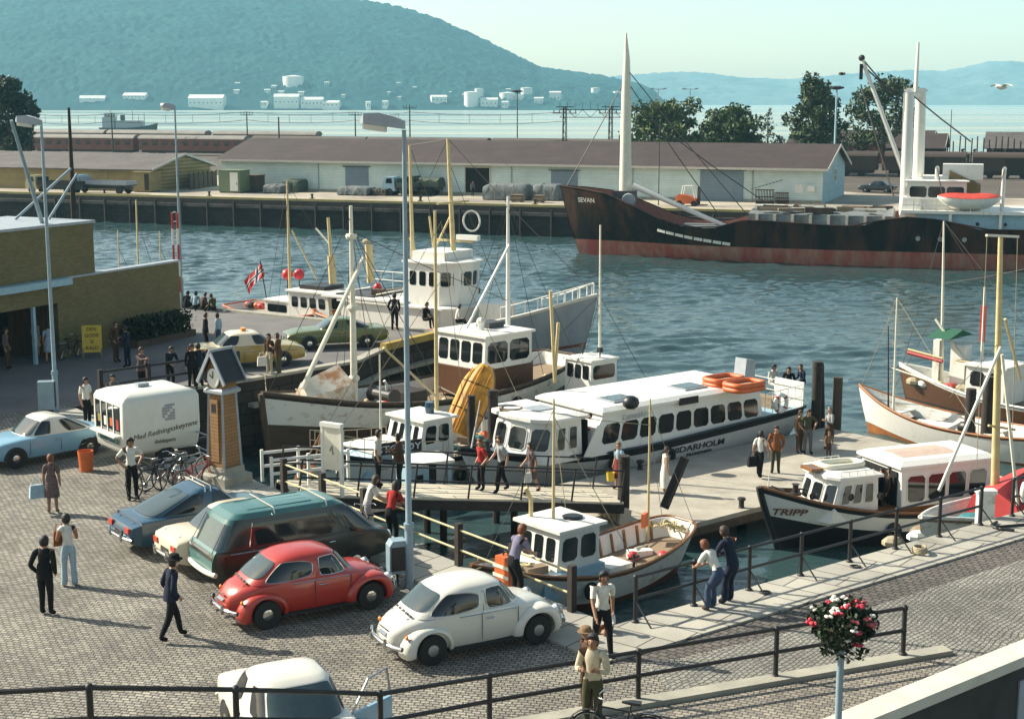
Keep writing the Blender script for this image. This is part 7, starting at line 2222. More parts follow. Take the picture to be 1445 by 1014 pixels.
def mast_boat():
 """between the launch and the quay: its buff mast with slanting legs stands tall at the right"""
 b = Boat('fishing_boat', 'cluttered boat under a red tarpaulin with a tall buff tripod mast by the quay', 'boat', (11.6, 40.9), (20.6, 48.6), 3.0, [(0, 1.9), (.3, 1.6), (.6, 1.7), (1, 2.3)], rake=.7, stern=.6, keel=-.8)
 b.hull([('a', -.8), ('a', .4), ('s', .12), ('s', 0)], ['tar_timber', 'worn_white', 'deck_wood'], n=34)
 b.deck(.4, M['pale_deck'], M['white_paint'], .08)
 b.line('rail_cap', .02, .06, 'worn_white')
 m0, m1 = b.P(1405, 700, -.4), b.P(1412, 335, -.4)
 mm = b.mast((m0.x, -.4, 1.2), (m1.x, -.4, m1.z), .14, 'buff_paint', 'tripod_mast', .07)
 MB().lathe([(.26, 0), (.22, .3), (.16, .6)], (m0.x, -.4, 1.25), 10).build('mast_step', 'white_paint', mm)
 z = m1.z - .15
 x_ = m1.x
 MB().beam(b.P(1392, 332, -.4), b.P(1437, 334, -.4), .07, .07).build('yard', 'cream_paint', mm)
 for (pa, pb) in (((1412, 490), (1325, 692)), ((1414, 500), (1436, 712))):
  q0, q1 = b.P(*pa, .5), b.P(*pb, .9)
  MB().tube([q0, q1], .05, 7).build('mast_leg', 'cream_paint', b.t)
 q0, q1 = b.P(1418, 450, -.4), b.P(1440, 535, -.4)
 MB().tube([q0, q1], .05, 6).build('boom', 'buff_paint', b.t)
 b.stays([(b.P(1393, 334, -.4), b.P(1378, 660, -.4)), (b.P(1436, 336, -.4), b.P(1428, 640, -.4)), (b.P(1412, 480, -.4), b.P(1340, 560, -.4))], .013, 'rope')
 MB().tube([b.P(1395, 600, -.4), b.P(1432, 606, -.4)], .04, 5).build('lower_yard', 'cord_yellow', b.t)
 p = b.P(1418, 700, .2)
 MB().loft([[(p.x + dx, -.9, 1.6), (p.x + dx, -.7, 2.15 + .1 * k), (p.x + dx, .1, 2.45 + .12 * k), (p.x + dx, .8, 2.1), (p.x + dx, 1.0, 1.55)] for k, dx in enumerate((.35, -.1, -.6, -1.3, -2.2))]).build('tarpaulin', paint('tarp_red', (.42, .035, .035), .7, var=.15, scale=2), b.t, smooth=40)
 p = b.P(1375, 694, .2)
 MB().ball((p.x, .2, 1.75), .55, 10, (1.1, 1, .5)).ball((p.x - .4, .5, 1.7), .4, 10, (1.1, 1, .5)).build('net_heap', 'net_blue', b.t)
 for k in range(6):
  MB().ball((p.x + .8 + .5 * k, .5 * math.sin(k * 2), 1.7), .28, 8, (1.3, 1, .6)).build('gear_heap', ('rope', 'shore_white', 'deck_wood', 'worn_white', 'net_green', 'rope')[k], b.t)
mast_boat()
def clutter(b, x0, x1, z, n, seed, hw=.8):
 """what lies about on a working deck: boxes, coils, buoys, poles"""
 rg = random.Random(seed)
 for k in range(n):
  x, y = rg.uniform(x0, x1), rg.uniform(-hw, hw)
  q = rg.random()
  if q < .38:
   MB().box((x, y, z + .14), (rg.uniform(.35, .8), rg.uniform(.3, .5), rg.uniform(.2, .38)), rz=rg.uniform(0, 3)).build('fish_box', rg.choice(['worn_white', 'deck_wood', 'old_timber', 'car_blue', 'cream_paint']), b.t)
  elif q < .62:
   MB().tube([(x + (.24 - .004 * i) * math.cos(i * .55), y + .22 * math.sin(i * .55), z + .04 + .007 * i) for i in range(40)], .03, 5).build('rope_coil', rg.choice(['rope', 'cord_yellow', 'net_blue', 'tar_timber']), b.t)
  elif q < .78:
   MB().ball((x, y, z + .2), rg.uniform(.14, .24), 10).build('float', rg.choice(['orange_paint', 'buoy_red', 'shore_white', 'buff_paint']), b.t, smooth=60)
  elif q < .9:
   a = rg.uniform(-.5, .5)
   MB().tube([(x - .9 * math.cos(a), y - .6 * math.sin(a), z + .1), (x + .9 * math.cos(a), y + .6 * math.sin(a), z + rg.uniform(.3, 1.0))], .03, 6).build('boat_hook', rg.choice(['deck_wood', 'cream_paint']), b.t)
  else:
   MB().tube([(x, y, z), (x, y, z + 1.0), (x + .12, y, z + 1.15)], .06, 7).build('ventilator', 'worn_white', b.t)
clutter(CUT, -7, -5.4, 1.5, 5, 1); clutter(CUT, -1.2, 2.6, 1.45, 14, 2, 1.3); clutter(CUT, 4.6, 7.0, 2.0, 6, 3, .7)
clutter(STO, -4.4, -1.2, 1.1, 12, 4, 1.0); clutter(STO, 3.4, 4.3, 1.5, 3, 5, .4)
clutter(BRI, -7.6, -6.2, 2.1, 5, 6, 1.3); clutter(BRI, 1.4, 5.2, 2.6, 12, 7, 1.2); clutter(BRI, -6.4, -2.6, 4.15, 6, 13, 1.3)
clutter(NEAR, 1.9, 3.3, 1.2, 6, 8, .5); clutter(NEAR, -3.2, -1.6, .55, 4, 9, .7)
KA, KB = Vector((-19.5, 63.3, 0)), Vector((-15.9, 70.7, 0))
kd = (KB - KA).normalized(); KRZ = math.atan2(kd.y, kd.x); KL = (KB - KA).length
def kiosk():
 t = thing('brick_building', 'olive brick building with a flat canopy and a long screen wall on the pier', 'building', KA, KRZ)
 bk = brickmat('olive_brick', (0.20, 0.165, 0.065), (0.15, 0.125, 0.05), (0.11, 0.095, 0.05), .25, .085, plane='xz', msize=.012, noise=.16, bump=.5)
 bk2 = brickmat('olive_brick_end', (0.20, 0.165, 0.065), (0.15, 0.125, 0.05), (0.11, 0.095, 0.05), .25, .085, plane='yz', msize=.012, noise=.16, bump=.5)
 mb = MB()
 mb.m(0).add([(0, 0, 0), (KL, 0, 0), (KL, 0, 3.38), (0, 0, 3.38)], [(0, 1, 2, 3)]).add([(0, .4, 0), (KL, .4, 0), (KL, .4, 3.38), (0, .4, 3.38)], [(3, 2, 1, 0)])
 mb.m(1).add([(KL, 0, 0), (KL, .4, 0), (KL, .4, 3.38), (KL, 0, 3.38)], [(0, 1, 2, 3)]).add([(0, 0, 0), (0, .4, 0), (0, .4, 3.38), (0, 0, 3.38)], [(3, 2, 1, 0)])
 mb.build('screen_wall', [bk, bk2], t, fix=False)
 MB().bx(-.05, KL + .05, -.05, .45, 3.382, 3.47).build('wall_coping', 'grey_paint', t)
 x1 = 2.5
 mb = MB()
 mb.m(0).add([(-16, .06, 3.3), (x1, .06, 3.3), (x1, .06, 5.66), (-16, .06, 5.66)], [(0, 1, 2, 3)])
 mb.m(1).add([(x1, .06, 3.3), (x1, 5, 3.3), (x1, 5, 5.66), (x1, .06, 5.66)], [(0, 1, 2, 3)])
 mb.m(0).add([(-16, 5, 0), (x1, 5, 0), (x1, 5, 5.66), (-16, 5, 5.66)], [(3, 2, 1, 0)])
 mb.build('upper_wall', [bk, bk2], t, fix=False)
 MB().bx(-16.1, x1 + .08, -.02, 5.1, 5.662, 5.78).build('roof', 'grey_paint', t)
 MB().bx(-16, .4, -.55, -.003, 3.2, 3.48).build('canopy', 'pale_blue', t)
 MB().bx(-16, -.003, -.25, .0, 2.45, 3.195).build('fascia', bk, t)
 MB().add([(-16, 2.6, 0), (0, 2.6, 0), (0, 2.6, 3.2), (-16, 2.6, 3.2)], [(0, 1, 2, 3)]).add([(-.003, .4, 0), (-.003, 2.6, 0), (-.003, 2.6, 3.2), (-.003, .4, 3.2)], [(0, 1, 2, 3)]).add([(-16, 0, 3.19), (0, 0, 3.19), (0, 2.6, 3.19), (-16, 2.6, 3.19)], [(0, 1, 2, 3)]).build('entrance_wall', 'old_timber', t)
 for x in (-.9, -2.1, -3.3, -4.5):
  d_ = MB().bx(x - .5, x + .5, 2.5, 2.597, .05, 2.4).build('glass_door', 'glass_dark', t)
  MB().bx(x - .56, x - .5, 2.46, 2.597, .0, 2.45).bx(x - .5, x + .5, 2.46, 2.597, 2.405, 2.47).build('door_frame', 'cream_paint', d_)
 for x in (-1.6, -4.0):
  MB().bx(x - .07, x + .07, -.2, -.06, 0, 2.44).build('pillar', 'pale_blue', t)
kiosk()
def KP(x, y, z=0.0):
 return KA + kd * x + Vector((-kd.y, kd.x, 0)) * y + Vector((0, 0, z))
def hedge():
 t = thing('shrub_bed', 'dark green shrubs in a low planter at the end of the brick wall', 'shrubs', KP(5.6, -.75), KRZ)
 MB().bx(-2.1, 2.1, -.55, .55, 0, .3).build('planter', 'grey_timber' if 'grey_timber' in M else 'old_timber', t)
 rg = np.random.RandomState(2)
 n = 2600
 c = np.stack([rg.uniform(-2.05, 2.05, n), rg.normal(0, .28, n), .3 + rg.rand(n) ** .7 * (.75 + .25 * np.sin(rg.uniform(-2, 2, n) * 3))], -1)
 a = rg.normal(size=(n, 3)); a /= np.linalg.norm(a, axis=1)[:, None]
 b_ = np.cross(a, rg.normal(size=(n, 3))); b_ /= np.linalg.norm(b_, axis=1)[:, None]
 s = .09 * (.6 + rg.rand(n))[:, None]
 np_mesh('foliage', np.stack([c - a * s, c - b_ * s * .5, c + a * s, c + b_ * s * .5], 1).reshape(-1, 3), np.arange(4 * n).reshape(-1, 4), LEAF[2], False, t)
hedge()
def sandwich_board():
 p = G(131, 503)
 t = thing('sandwich_board', 'yellow sandwich board with dark lettering in front of the brick wall', 'sign', p, KRZ - R(50))
 paint('sign_yellow', (.62, .44, .03), .5, var=.08)
 tl = R(10)
 for s in (1, -1):
  o = MB().box((0, 0, 0), (.82, .04, 1.15)).build('panel', 'sign_yellow', t)
  o.location = (0, -s * .17, .80); o.rotation_euler = (s * -tl, 0, 0)
  if s == 1:
   for i, tx_ in enumerate(('DEN', 'GODE', 'IS', 'KALD')):
    text_mesh('lettering', tx_, .21, 'old_timber', o, (0, -.023, .42 - .27 * i), (R(90), 0, 0), bold=.004)
  for x in (-.38, .38):
   MB().beam((x, -s * .31, 0), (x, -s * .04, 1.45), .05, .05).build('leg', 'deck_wood', t)
sandwich_board()
paint('lamp_blue', (0.24, 0.33, 0.38), .45, var=.12, scale=2)
paint('lamp_lens', (0.62, 0.62, 0.55), .2, var=.05)
def lamp_post(label, p, h, rz, hl=.95):
 t = thing('lamp_post', label, 'lamp post', p, rz, 'street lamps')
 MB().tube([(0, 0, 0), (0, 0, 1.45), (0, 0, 1.5), (0, 0, h * .5), (0, 0, h)], [.105, .10, .075, .062, .048], 12).build('post', 'lamp_blue', t, smooth=60)
 MB().tube([(0, 0, 1.38), (0, 0, 1.52)], .12, 12).build('collar', 'lamp_blue', t)
 MB().bx(-.05, .05, -.112, -.09, .5, .95).build('service_door', 'grey_paint', t)
 hd_ = MB().loft([[(x, w_ * c, h + .02 + .20 * sn * k + x * .13) for (c, sn) in ((-1, 0), (-.8, 1), (.8, 1), (1, 0))] for x, w_, k in ((-.02, .07, .9), (.2, .13, 1.2), (hl * .55, .17, 1.4), (hl * .92, .15, 1.1), (hl, .08, .5))]).build('lamp_head', 'grey_paint', t, smooth=30)
 MB().loft([[(x, w_ * c, h + .018 - .12 * sn + x * .13) for (c, sn) in ((-1, 0), (-.7, 1), (.7, 1), (1, 0))] for x, w_ in ((hl * .42, .12), (hl * .6, .155), (hl * .85, .14), (hl * .96, .08))]).build('lens', 'lamp_lens', hd_, smooth=40)
lamp_post('tall lamp post beside the white hump-backed car with a grey box', G(578, 828), 10.35, R(172))
lamp_post('tall lamp post at the left in front of the brick building', G(80, 582), 10.1, R(172), .9)
q = GD(243, 152, 79)
lamp_post('tall lamp post standing behind the brick screen wall', Vector((-17.7, 79.2, 0)), 10.45, R(-120), 1.0)
p = G(578, 828)
t = thing('meter_cabinet', 'grey blue cabinet with a sloped top mounted beside the near lamp post', 'cabinet', p + Vector((-.30, .05, 0)), R(20))
MB().prism([(-.2, .35), (-.2, 1.0), (-.12, 1.12), (.2, 1.12), (.2, .35)], .34, (0, -.17, 0)).build('body', 'lamp_blue', t)
MB().bx(-.16, .16, -.185, -.172, .42, .98).build('door', 'iron', t)
MB().tube([(0, 0, 0), (0, 0, .35)], .05, 6).build('stand', 'iron', t)
p = G(75, 584)
t = thing('meter_cabinet', 'grey cabinet at the foot of the left lamp post', 'cabinet', p + Vector((-.1, -.3, 0)), R(10))
MB().bx(-.28, .28, -.18, .18, .25, 1.25).build('body', 'lamp_blue', t)
MB().bx(.282, .30, -.15, .15, .32, 1.2).build('door', 'iron', t)
MB().bx(-.2, .2, -.12, .12, 0, .25).build('stand', 'iron', t)
def simple_pole(name, label, a, b_, r0, r1, m_, cat='pole', rungs=None, n=8):
 a, b_ = Vector(a), Vector(b_)
 t = thing(name, label, cat, a)
 MB().tube([(0, 0, 0), b_ - a], [r0, r1], n).build('shaft', m_, t, smooth=60)
 return t
t = simple_pole('leaning_pole', 'pale blue slanting derrick pole rising from the brick building roof', KP(.2, .8, 5.8), GD(16, 170, 60), .10, .07, 'lamp_blue')
t = simple_pole('leaning_pole', 'short pale blue slanting stay right of the dark mast', KP(1.9, 2.0, 5.8), GD(109, 245, 66), .06, .05, 'lamp_blue')
t = simple_pole('roof_pole', 'pale blue upright pole beside the dark mast on the brick roof', KP(1.1, 3.2, 5.8), GD(100, 238, 67.5), .06, .06, 'lamp_blue')
t = simple_pole('ship_mast', 'dark tapered wooden mast rising behind the brick building', (GD(105, 330, 88).x, 88, WATER), GD(97, 152, 88), .26, .08, 'tar_timber', 'mast')
def board():
 b0, t0 = GD(249, 372, 79), GD(249, 300, 79)
 t = thing('marker_board', 'red and white banded marker ladder beside the lamp post behind the wall', 'marker', (b0.x, 79, 0), R(20))
 for s in (-.13, .13):
  z = 0
  k = 0
  while z < t0.z:
   zz = min(t0.z, z + .85)
   MB().bx(s - .055, s + .055, -.03, .03, z, zz - .003).build('band', 'red_paint' if k % 2 else 'shore_white', t)
   z = zz; k += 1
 for z in np.arange(.6, t0.z, .5):
  MB().bx(-.075, .075, -.02, .02, z, z + .06).build('rung', 'shore_white', t)
board()
for (px, yt, lb, r) in ((192, 282, 'tallest pale boat mast seen over the brick wall', .07), (166, 325, 'left short mast over the brick wall', .05), (225, 326, 'right short mast over the brick wall', .05)):
 p = GD(px + 2, 380, 84)
 t = thing('boat_mast', lb, 'mast', (p.x, 84, WATER - .3))
 q = GD(px, yt, 84)
 MB().tube([(0, 0, 0), (q.x - p.x, 0, q.z - WATER + .3)], [r, r * .6], 7).build('mast', 'buff_paint', t)
 MB().tube([(q.x - p.x, 0, (q.z - WATER) * .9), (1.6, .3, 2.2)], .014, 4).build('stay', 'wire', t)
def railing(name, label, pts, h=1.0, step=2.1, m_post='iron', m_rail='iron', rails=(1.0, .52), r=.035, rp=.045, z=0.05, knob=True, brace=False, square=False, group='railings on the quay'):
 pts = [Vector((p[0], p[1], p[2] if len(p) > 2 else z)) for p in pts]
 t = thing(name, label, 'railing', pts[0], 0, group)
 o = pts[0]
 posts = []
 for a, b_ in zip(pts[:-1], pts[1:]):
  n = max(1, round((b_ - a).length / step))
  for i in range(n):
   posts.append((a.lerp(b_, i / n), (b_ - a).normalized()))
 posts.append((pts[-1], (pts[-1] - pts[-2]).normalized()))
 base = None
 for p, d in posts:
  if base is None:
   mb = MB()
   if square:
    mb.bx(-.075, .075, -.075, .075, -.02, h + .09)
   else:
    mb.tube([(0, 0, -.02), (0, 0, h)], rp, 8)
    mb.lathe([(.085, -.02), (.085, .03), (.05, .06)], n=10)
    if knob:
     mb.ball((0, 0, h), r * 1.75, 8)
     mb.ball((0, 0, h * rails[-1]), r * 1.5, 8)
   if brace:
    mb.tube([(0, 0, h * .48), (.0, -.5, 0.0)], .02, 5)
   base = mb.build('post', m_post, t, smooth=50)
   base.location = p - o; base.rotation_euler = (0, 0, math.atan2(d.y, d.x))
  else:
   c = base.copy(); COL.objects.link(c); c.location = p - o; c.rotation_euler = (0, 0, math.atan2(d.y, d.x))
 for q in rails:
  MB().tube([p - o + Vector((0, 0, h * q)) for p in pts], r, 7).build('rail', m_rail, t, smooth=50)
 return t
ofs = lambda p, d, k: (p[0] + d.x * k, p[1] + d.y * k)
railing('quay_railing', 'dark railing along the pier behind the kiosk trailer', [(-15.2, 54.0), (-10.9, 58.2)], 1.05, 2.0, 'tar_timber', 'iron', square=True, r=.05)
cE = lambda t_: tuple((Cn + e1d * t_ + e1n * .12)[:2])
paint('rail_cream', (.50, .44, .24), .6, var=.15, scale=4)
railing('quay_railing', 'cream railing with thick dark posts along the left quay edge', [cE(1.2), cE(13.6)], .95, 2.05, 'tar_timber', 'rail_cream', (.93, .42), .027, square=True)
railing('quay_railing', 'low pale railing between the clock tower and the trailer', [cE(17.6), cE(22.5)], .95, 2.4, 'tar_timber', 'grey_paint', (.93, .42), .025, square=True)
cR = lambda u_: tuple((Cn + U * u_ + V * -.14)[:2])
railing('quay_railing', 'dark iron railing along the near quay beside the little fishing boat and couple', [cR(.5), cR(12.6)], 1.0, 1.72, brace=True)
railing('quay_railing', 'short dark railing with a lifebuoy near the tripod mast', [cR(14.0), cR(21.0)], 1.0, 1.9, brace=True)
railing('ramp_railing', 'long dark double railing across the foreground above the kerb', [(7.8, 28.25, .1), (-.4, 24.95, .0)], .97, 2.6, r=.04, rp=.05)
SW = [(-.4, 24.95, 0), (-2.1, 22.4, .73), (-4.1, 20.9, 1.42), (-6.0, 20.0, 1.82), (-7.5, 19.6, 1.9)]
railing('stair_railing', 'dark double railing along the bottom edge in front of the white saloon', SW, .97, 2.5, r=.04, rp=.05)
railing('stair_railing', 'short dark return of the railing at the bottom left corner', [SW[-1], (-6.7, 18.8, 1.5)], .97, 2.5, r=.04, rp=.05)
t = thing('stair_wall', 'low granite wall carrying the railing at the bottom of the picture', 'wall', (SW[0][0], SW[0][1], 0))
mb = MB()
o = Vector(SW[0])
pz = [Vector(p) - o for p in SW]
for a, b_ in zip(pz[:-1], pz[1:]):
 d = (b_ - a); n = Vector((d.y, -d.x, 0)).normalized() * .16
 if n.y > 0: n = -n
 mb.add([a + n - Vector((0, 0, a.z + .1)), b_ + n - Vector((0, 0, b_.z + .1)), b_ + n, a + n, a - n - Vector((0, 0, a.z + .1)), b_ - n - Vector((0, 0, b_.z + .1)), b_ - n, a - n], [(0, 1, 2, 3), (7, 6, 5, 4), (3, 2, 6, 7), (0, 4, 5, 1), (1, 5, 6, 2), (0, 3, 7, 4)])
mb.build('masonry', FLAGS, t)
t = thing('parapet_wall', 'dark wall with a broad white coping at the bottom right corner', 'wall', PITA)
d = PITB - PITA; Ln = d.length + 6; d.normalize(); t.rotation_euler = (0, 0, math.atan2(d.y, d.x))
MB().bx(-.2, Ln, -.32, -.04, -3.4, .80).build('masonry', mat('shaded_render', (.05, .048, .045), .85, var=.25, scale=1.2), t)  # dark tone partly paints in the shade on this face
MB().bx(-.3, Ln + .1, -.42, .10, .802, 1.0).build('coping', mat('white_coping', (.62, .60, .50), .7, col2=(.48, .46, .38), scale=1.5), t)
MB().bx(5.0, 8.0, -.36, -.325, -1.0, .5).build('panel', 'grey_paint', t)
def flowers():
 p = GD(1187, 910, 21.5); c = GD(1192, 877, 21.5)
 t = thing('flower_basket', 'round basket of red and white flowers on top of a pale pole', 'flower basket', (p.x, 21.5, 0))
 MB().tube([(0, 0, 0), (0, 0, c.z - .25)], .055, 12).build('pole', 'lamp_blue', t, smooth=60)
 MB().lathe([(.12, c.z - .32), (.30, c.z - .2), (.36, c.z - .05), (.33, c.z - .05)], n=16).build('bowl', 'old_timber', t)
 rg = np.random.RandomState(6)
 n = 1900
 dr = rg.normal(size=(n, 3)); dr /= np.linalg.norm(dr, axis=1)[:, None]
 rad = (.20 + .30 * rg.rand(n) ** .5)[:, None] * np.array([1, 1, .70])
 cc = dr * rad + np.array([0, 0, c.z - .02])
 cc[:, 2] += .05 * np.sin(cc[:, 0] * 9)
 az_ = np.arctan2(cc[:, 1], cc[:, 0])
 cc[:, :2] *= (1 + .13 * np.sin(3 * az_ + 1) + .08 * np.sin(7 * az_))[:, None]
 tr_ = np.arange(n) % 9 == 0
 cc[tr_, 2] = c.z - .15 - .38 * rg.rand(tr_.sum()); cc[tr_, :2] *= .8
 def leaves(name, idx, s0, m_, k=.5):
  q = cc[idx]; m = len(q)
  a = rg.normal(size=(m, 3)); a /= np.linalg.norm(a, axis=1)[:, None]
  b_ = np.cross(a, rg.normal(size=(m, 3))); b_ /= np.linalg.norm(b_, axis=1)[:, None]
  s = s0 * (.6 + .7 * rg.rand(m))[:, None]
  np_mesh(name, np.stack([q - a * s, q - b_ * s * k, q + a * s, q + b_ * s * k], 1).reshape(-1, 3), np.arange(4 * m).reshape(-1, 4), m_, False, t)
 leaves('foliage', np.arange(n), .06, LEAF[2])
 paint('petal_red', (.55, .03, .06), .7, var=.15); paint('petal_white', (.75, .72, .62), .7, var=.05); paint('petal_pink', (.50, .12, .12), .7)
 for i in range(40):
  d_ = rg.normal(size=3); d_ /= np.linalg.norm(d_)
  q = d_ * np.array([.47, .47, .34]) + np.array([0, 0, c.z])
  m_ = ('petal_red', 'petal_white', 'petal_pink', 'petal_white', 'petal_red')[i % 5]
  mb = MB(); r_ = .034 + .02 * rg.rand()
  for k in range(5):
   a = k * 2 * PI / 5 + rg.rand()
   off = np.array([math.cos(a), math.sin(a), .3 * rg.normal()]) * r_
   mb.ball(tuple(q + off), r_ * .8, 6, (1, 1, .7))
  mb.build('flower', m_, t)
flowers()
JZ = -2.2
_jd = Vector((.775, .632, 0)); J = [Vector((5.4, 45.2, 0)), Vector((5.4, 45.2, 0)) + _jd * 14.8]
jd = (J[1] - J[0]).normalized(); jn = Vector((-jd.y, jd.x, 0))
JRZ = math.atan2(jd.y, jd.x)
def jetty():
 t = thing('floating_jetty', 'wide pale floating jetty between the two passenger boats', 'jetty', (J[0].x, J[0].y, JZ), JRZ)
 L, W = (J[1] - J[0]).length, 6.4
 pl = mat('jetty_deck', (.40, .37, .30), .85, col2=(.25, .225, .18), scale=.7, bump=.25, bscale=18, lo=.28, hi=.62, detail=9)
 MB().bx(0, L, 0, W, -.16, 0).build('deck', pl, t)
 MB().bx(-.08, L + .08, -.1, W + .1, -.4, -.165).build('fender_beam', 'grey_timber' if 'grey_timber' in M else 'old_timber', t)
 MB().bx(-2.6, -.09, .9, 3.7, -.17, -.01).build('landing', pl, t)
 MB().bx(-2.4, -.2, 1.1, 3.5, -1.1, -.18).build('float', 'black_paint', t)
 for k in range(5):
  x = 1.6 + k * (L - 3.2) / 4
  MB().bx(x - 1.2, x + 1.2, .3, W - .3, -1.15, -.405).build('float', 'black_paint', t)
 for (x, y) in ((3, .3), (9, .3), (14, .3), (4, W - .3), (10.5, W - .3)):
  b_ = MB().lathe([(.12, 0), (.09, .05), (.09, .24), (.15, .28), (.13, .34), (.02, .36)], (x, y, 0), 10).build('bollard', 'iron', t)
jetty()
def JP(x, y, z=0.0):
 return Vector((J[0].x, J[0].y, JZ)) + jd * x + jn * y + Vector((0, 0, z))
def gangway():
 a, b_ = Vector((-6.5, 41.5, .04)), Vector((3.1, 46.0, -1.42))
 d = b_ - a; L = d.length
 t = thing('gangway', 'long pale planked gangway with dark iron rails down to the floating jetty', 'gangway', a, math.atan2(d.y, d.x))
 t.rotation_euler = (0, -math.asin(d.z / L), math.atan2(d.y, d.x))
 pk = brickmat('gangway_planks', (.60, .54, .41), (.50, .45, .34), (.06, .05, .04), 5.0, .30, plane='xy', msize=.02, noise=.25, bump=.4, offset=.3)
 MB().bx(0, L, -.95, .95, -.06, 0).build('planking', pk, t)
 for y in (-.98, .98):
  MB().bx(0, L, y - .05, y + .05, -.34, -.065).build('girder', 'tar_timber', t)
 for y in (-.93, .93):
  rl = MB()
  for z in (.5, 1.0):
   rl.tube([(.1, y, z), (L - .1, y, z)], .028, 6)
  rl.build('hand_rail', 'iron', t)
  p0 = None
  for x in np.linspace(.1, L - .1, 7):
   if p0 is None:
    p0 = MB().tube([(0, 0, 0), (0, 0, 1.02)], .03, 6).build('rail_post', 'iron', t); p0.location = (x, y, 0)
   else:
    c = p0.copy(); COL.objects.link(c); c.location = (x, y, 0)
 MB().bx(L + .02, L + .42, -.8, .8, -.75, -.28).build('step', pk, t)
 return a, d.normalized()
GA, GDIR = gangway()
def GP(u, y=0.0):
 """a point on the gangway planks"""
 p = GA + GDIR * u
 n = Vector((-GDIR.y, GDIR.x, 0)).normalized()
 return p + n * y + Vector((0, 0, .01))
def landing():
 a = Vector((-4.6, 44.5, -1.6))
 t = thing('landing_stage', 'dark timber landing beneath the gangway rails', 'landing stage', a, math.atan2(GDIR.y, GDIR.x))
 MB().bx(0, 5.6, 0, 1.9, -.12, 0).build('deck', 'tar_timber', t)
 for x in (.3, 2.8, 5.3):
  for y in (.3, 1.7):
   MB().tube([(x, y, -3.6), (x, y, -.12)], .12, 7).build('pile', 'tar_timber', t)
 q = Vector((-3.2, 45.2, -1.59))
 t = thing('ticket_booth', 'small pale blue open booth on the landing behind the lamp post', 'booth', q, math.atan2(GDIR.y, GDIR.x))
 MB().bx(0, .65, 0, 1.2, 0, 1.3).build('cabin', 'pale_blue', t)
 MB().bx(.2, .45, -.02, -.003, .3, 1.0).build('window', 'glass_dark', t)
 MB().bx(.66, 1.35, 1.1, 1.2, 0, 1.28).build('back_wall', 'tar_timber', t)
 MB().bx(1.3, 1.42, 0, .12, 0, 1.3).build('corner_post', 'pale_blue', t)
 MB().bx(-.08, 1.5, -.08, 1.3, 1.305, 1.39).build('roof', 'white_paint', t)
landing()
def sign_frame():
 p = G(470, 699)
 t = thing('notice_board', 'tall white notice board on posts beside the gangway', 'notice board', p, R(-30))
 h0, h1 = .75, 2.1
 MB().bx(-.28, .28, -.04, .04, h0, h1 - .12).build('panel', 'cream_paint', t)
 MB().bx(-.36, .36, -.09, .09, h1 - .118, h1).build('cap', 'white_paint', t)
 MB().tube([(-.05, -.045, 1.3), (.03, -.045, 1.45), (.06, -.045, 1.2)], .02, 4).build('sketch_mark', 'deck_wood', t)
 for x in (-.32, .32):
  MB().bx(x - .04, x + .04, -.05, .05, 0, h1 - .12).build('post', 'white_paint', t)
 p = G(384, 690)
 t = thing('barrier_frame', 'white railed frame at the head of the gangway', 'barrier', p, math.atan2(GDIR.y, GDIR.x))
 mb = MB()
 for y in (0, 1.0):
  for z in (.45, .85):
   mb.beam((0, y, z), (2.3, y, z), .05, .08)
 mb.build('rail', 'white_paint', t)
 for y in (0, 1.0):
  for x in (0, 1.1, 2.3):
   MB().bx(x - .04, x + .04, y - .04, y + .04, 0, .95).build('post', 'white_paint', t)
 for i, (pa, pb, w_) in enumerate((((418, 676), (452, 612), 'left'), ((437, 676), (456, 604), 'right'))):
  a, b_ = GD(*pa, 42.9), GD(*pb, 44.5)
  t = thing('oar', 'long wooden oar leaning beside the white frame, the %s of two' % w_, 'oar', a, 0, 'oars')
  v = b_ - a
  MB().tube([v * .35, v], .028, 6).build('loom', 'varnish', t)
  MB().loft([[v * u + Vector((-w, 0, 0)), v * u + Vector((0, -.015, 0)), v * u + Vector((w, 0, 0)), v * u + Vector((0, .015, 0))] for u, w in ((0, .06), (.05, .09), (.25, .08), (.37, .03))]).build('blade', 'varnish', t)
sign_frame()
def pile(label, p, ztop, r=.17, lean=(0, 0), name='mooring_pile', m_='tar_timber', group='mooring piles'):
 t = thing(name, label, 'pile', (p[0], p[1], WATER - 2), 0, group)
 h = ztop - WATER + 2
 MB().tube([(0, 0, 0), (lean[0], lean[1], h)], [r * 1.08, r], 10).build('trunk', m_, t, smooth=50)
 MB().tube([(lean[0] * .96, lean[1] * .96, h * .96), (lean[0] * .97, lean[1] * .97, h * .965)], r * 1.1, 10).build('iron_band', 'iron', t)
pile('tallest dark pile of the cluster at the far end of the jetty', JP(14.6, 6.75)[:2], .5, .20)
pile('dark pile leaning on the tallest one at the jetty end', JP(15.2, 6.8)[:2], .35, .18, (-.25, .1))
pile('reddish brown pile, shortest of the jetty end cluster', JP(15.25, 6.2)[:2], -.15, .19, m_='old_timber')
q = G(890, 741, JZ - .2)
pile('thick dark pile in front of the jetty near the woman with the yellow bucket', (3.55, 45.9), -.1, .19)
pile('dark pile behind the bow of the long sightseeing boat', (-.7, 53.4), .55, .2)
pile('slim dark pile beside the moored white boats', (-1.5, 53.9), .25, .15)
pile('dark pile standing in front of the boats at the right, left of the buff mast', GD(1368, 600, 58)[:2], -.3, .2)
pile('broad dark pile behind the buff tripod mast', GD(1393, 600, 58.5)[:2], .1, .24)
a, b_ = JP(-.1, .2, .0), GD(966, 646, 46.6)
t = thing('leaning_timber', 'dark timber plank leaning up beside the woman in white', 'timber', a, 0)
a2 = GD(937, 716, 46.0) - a
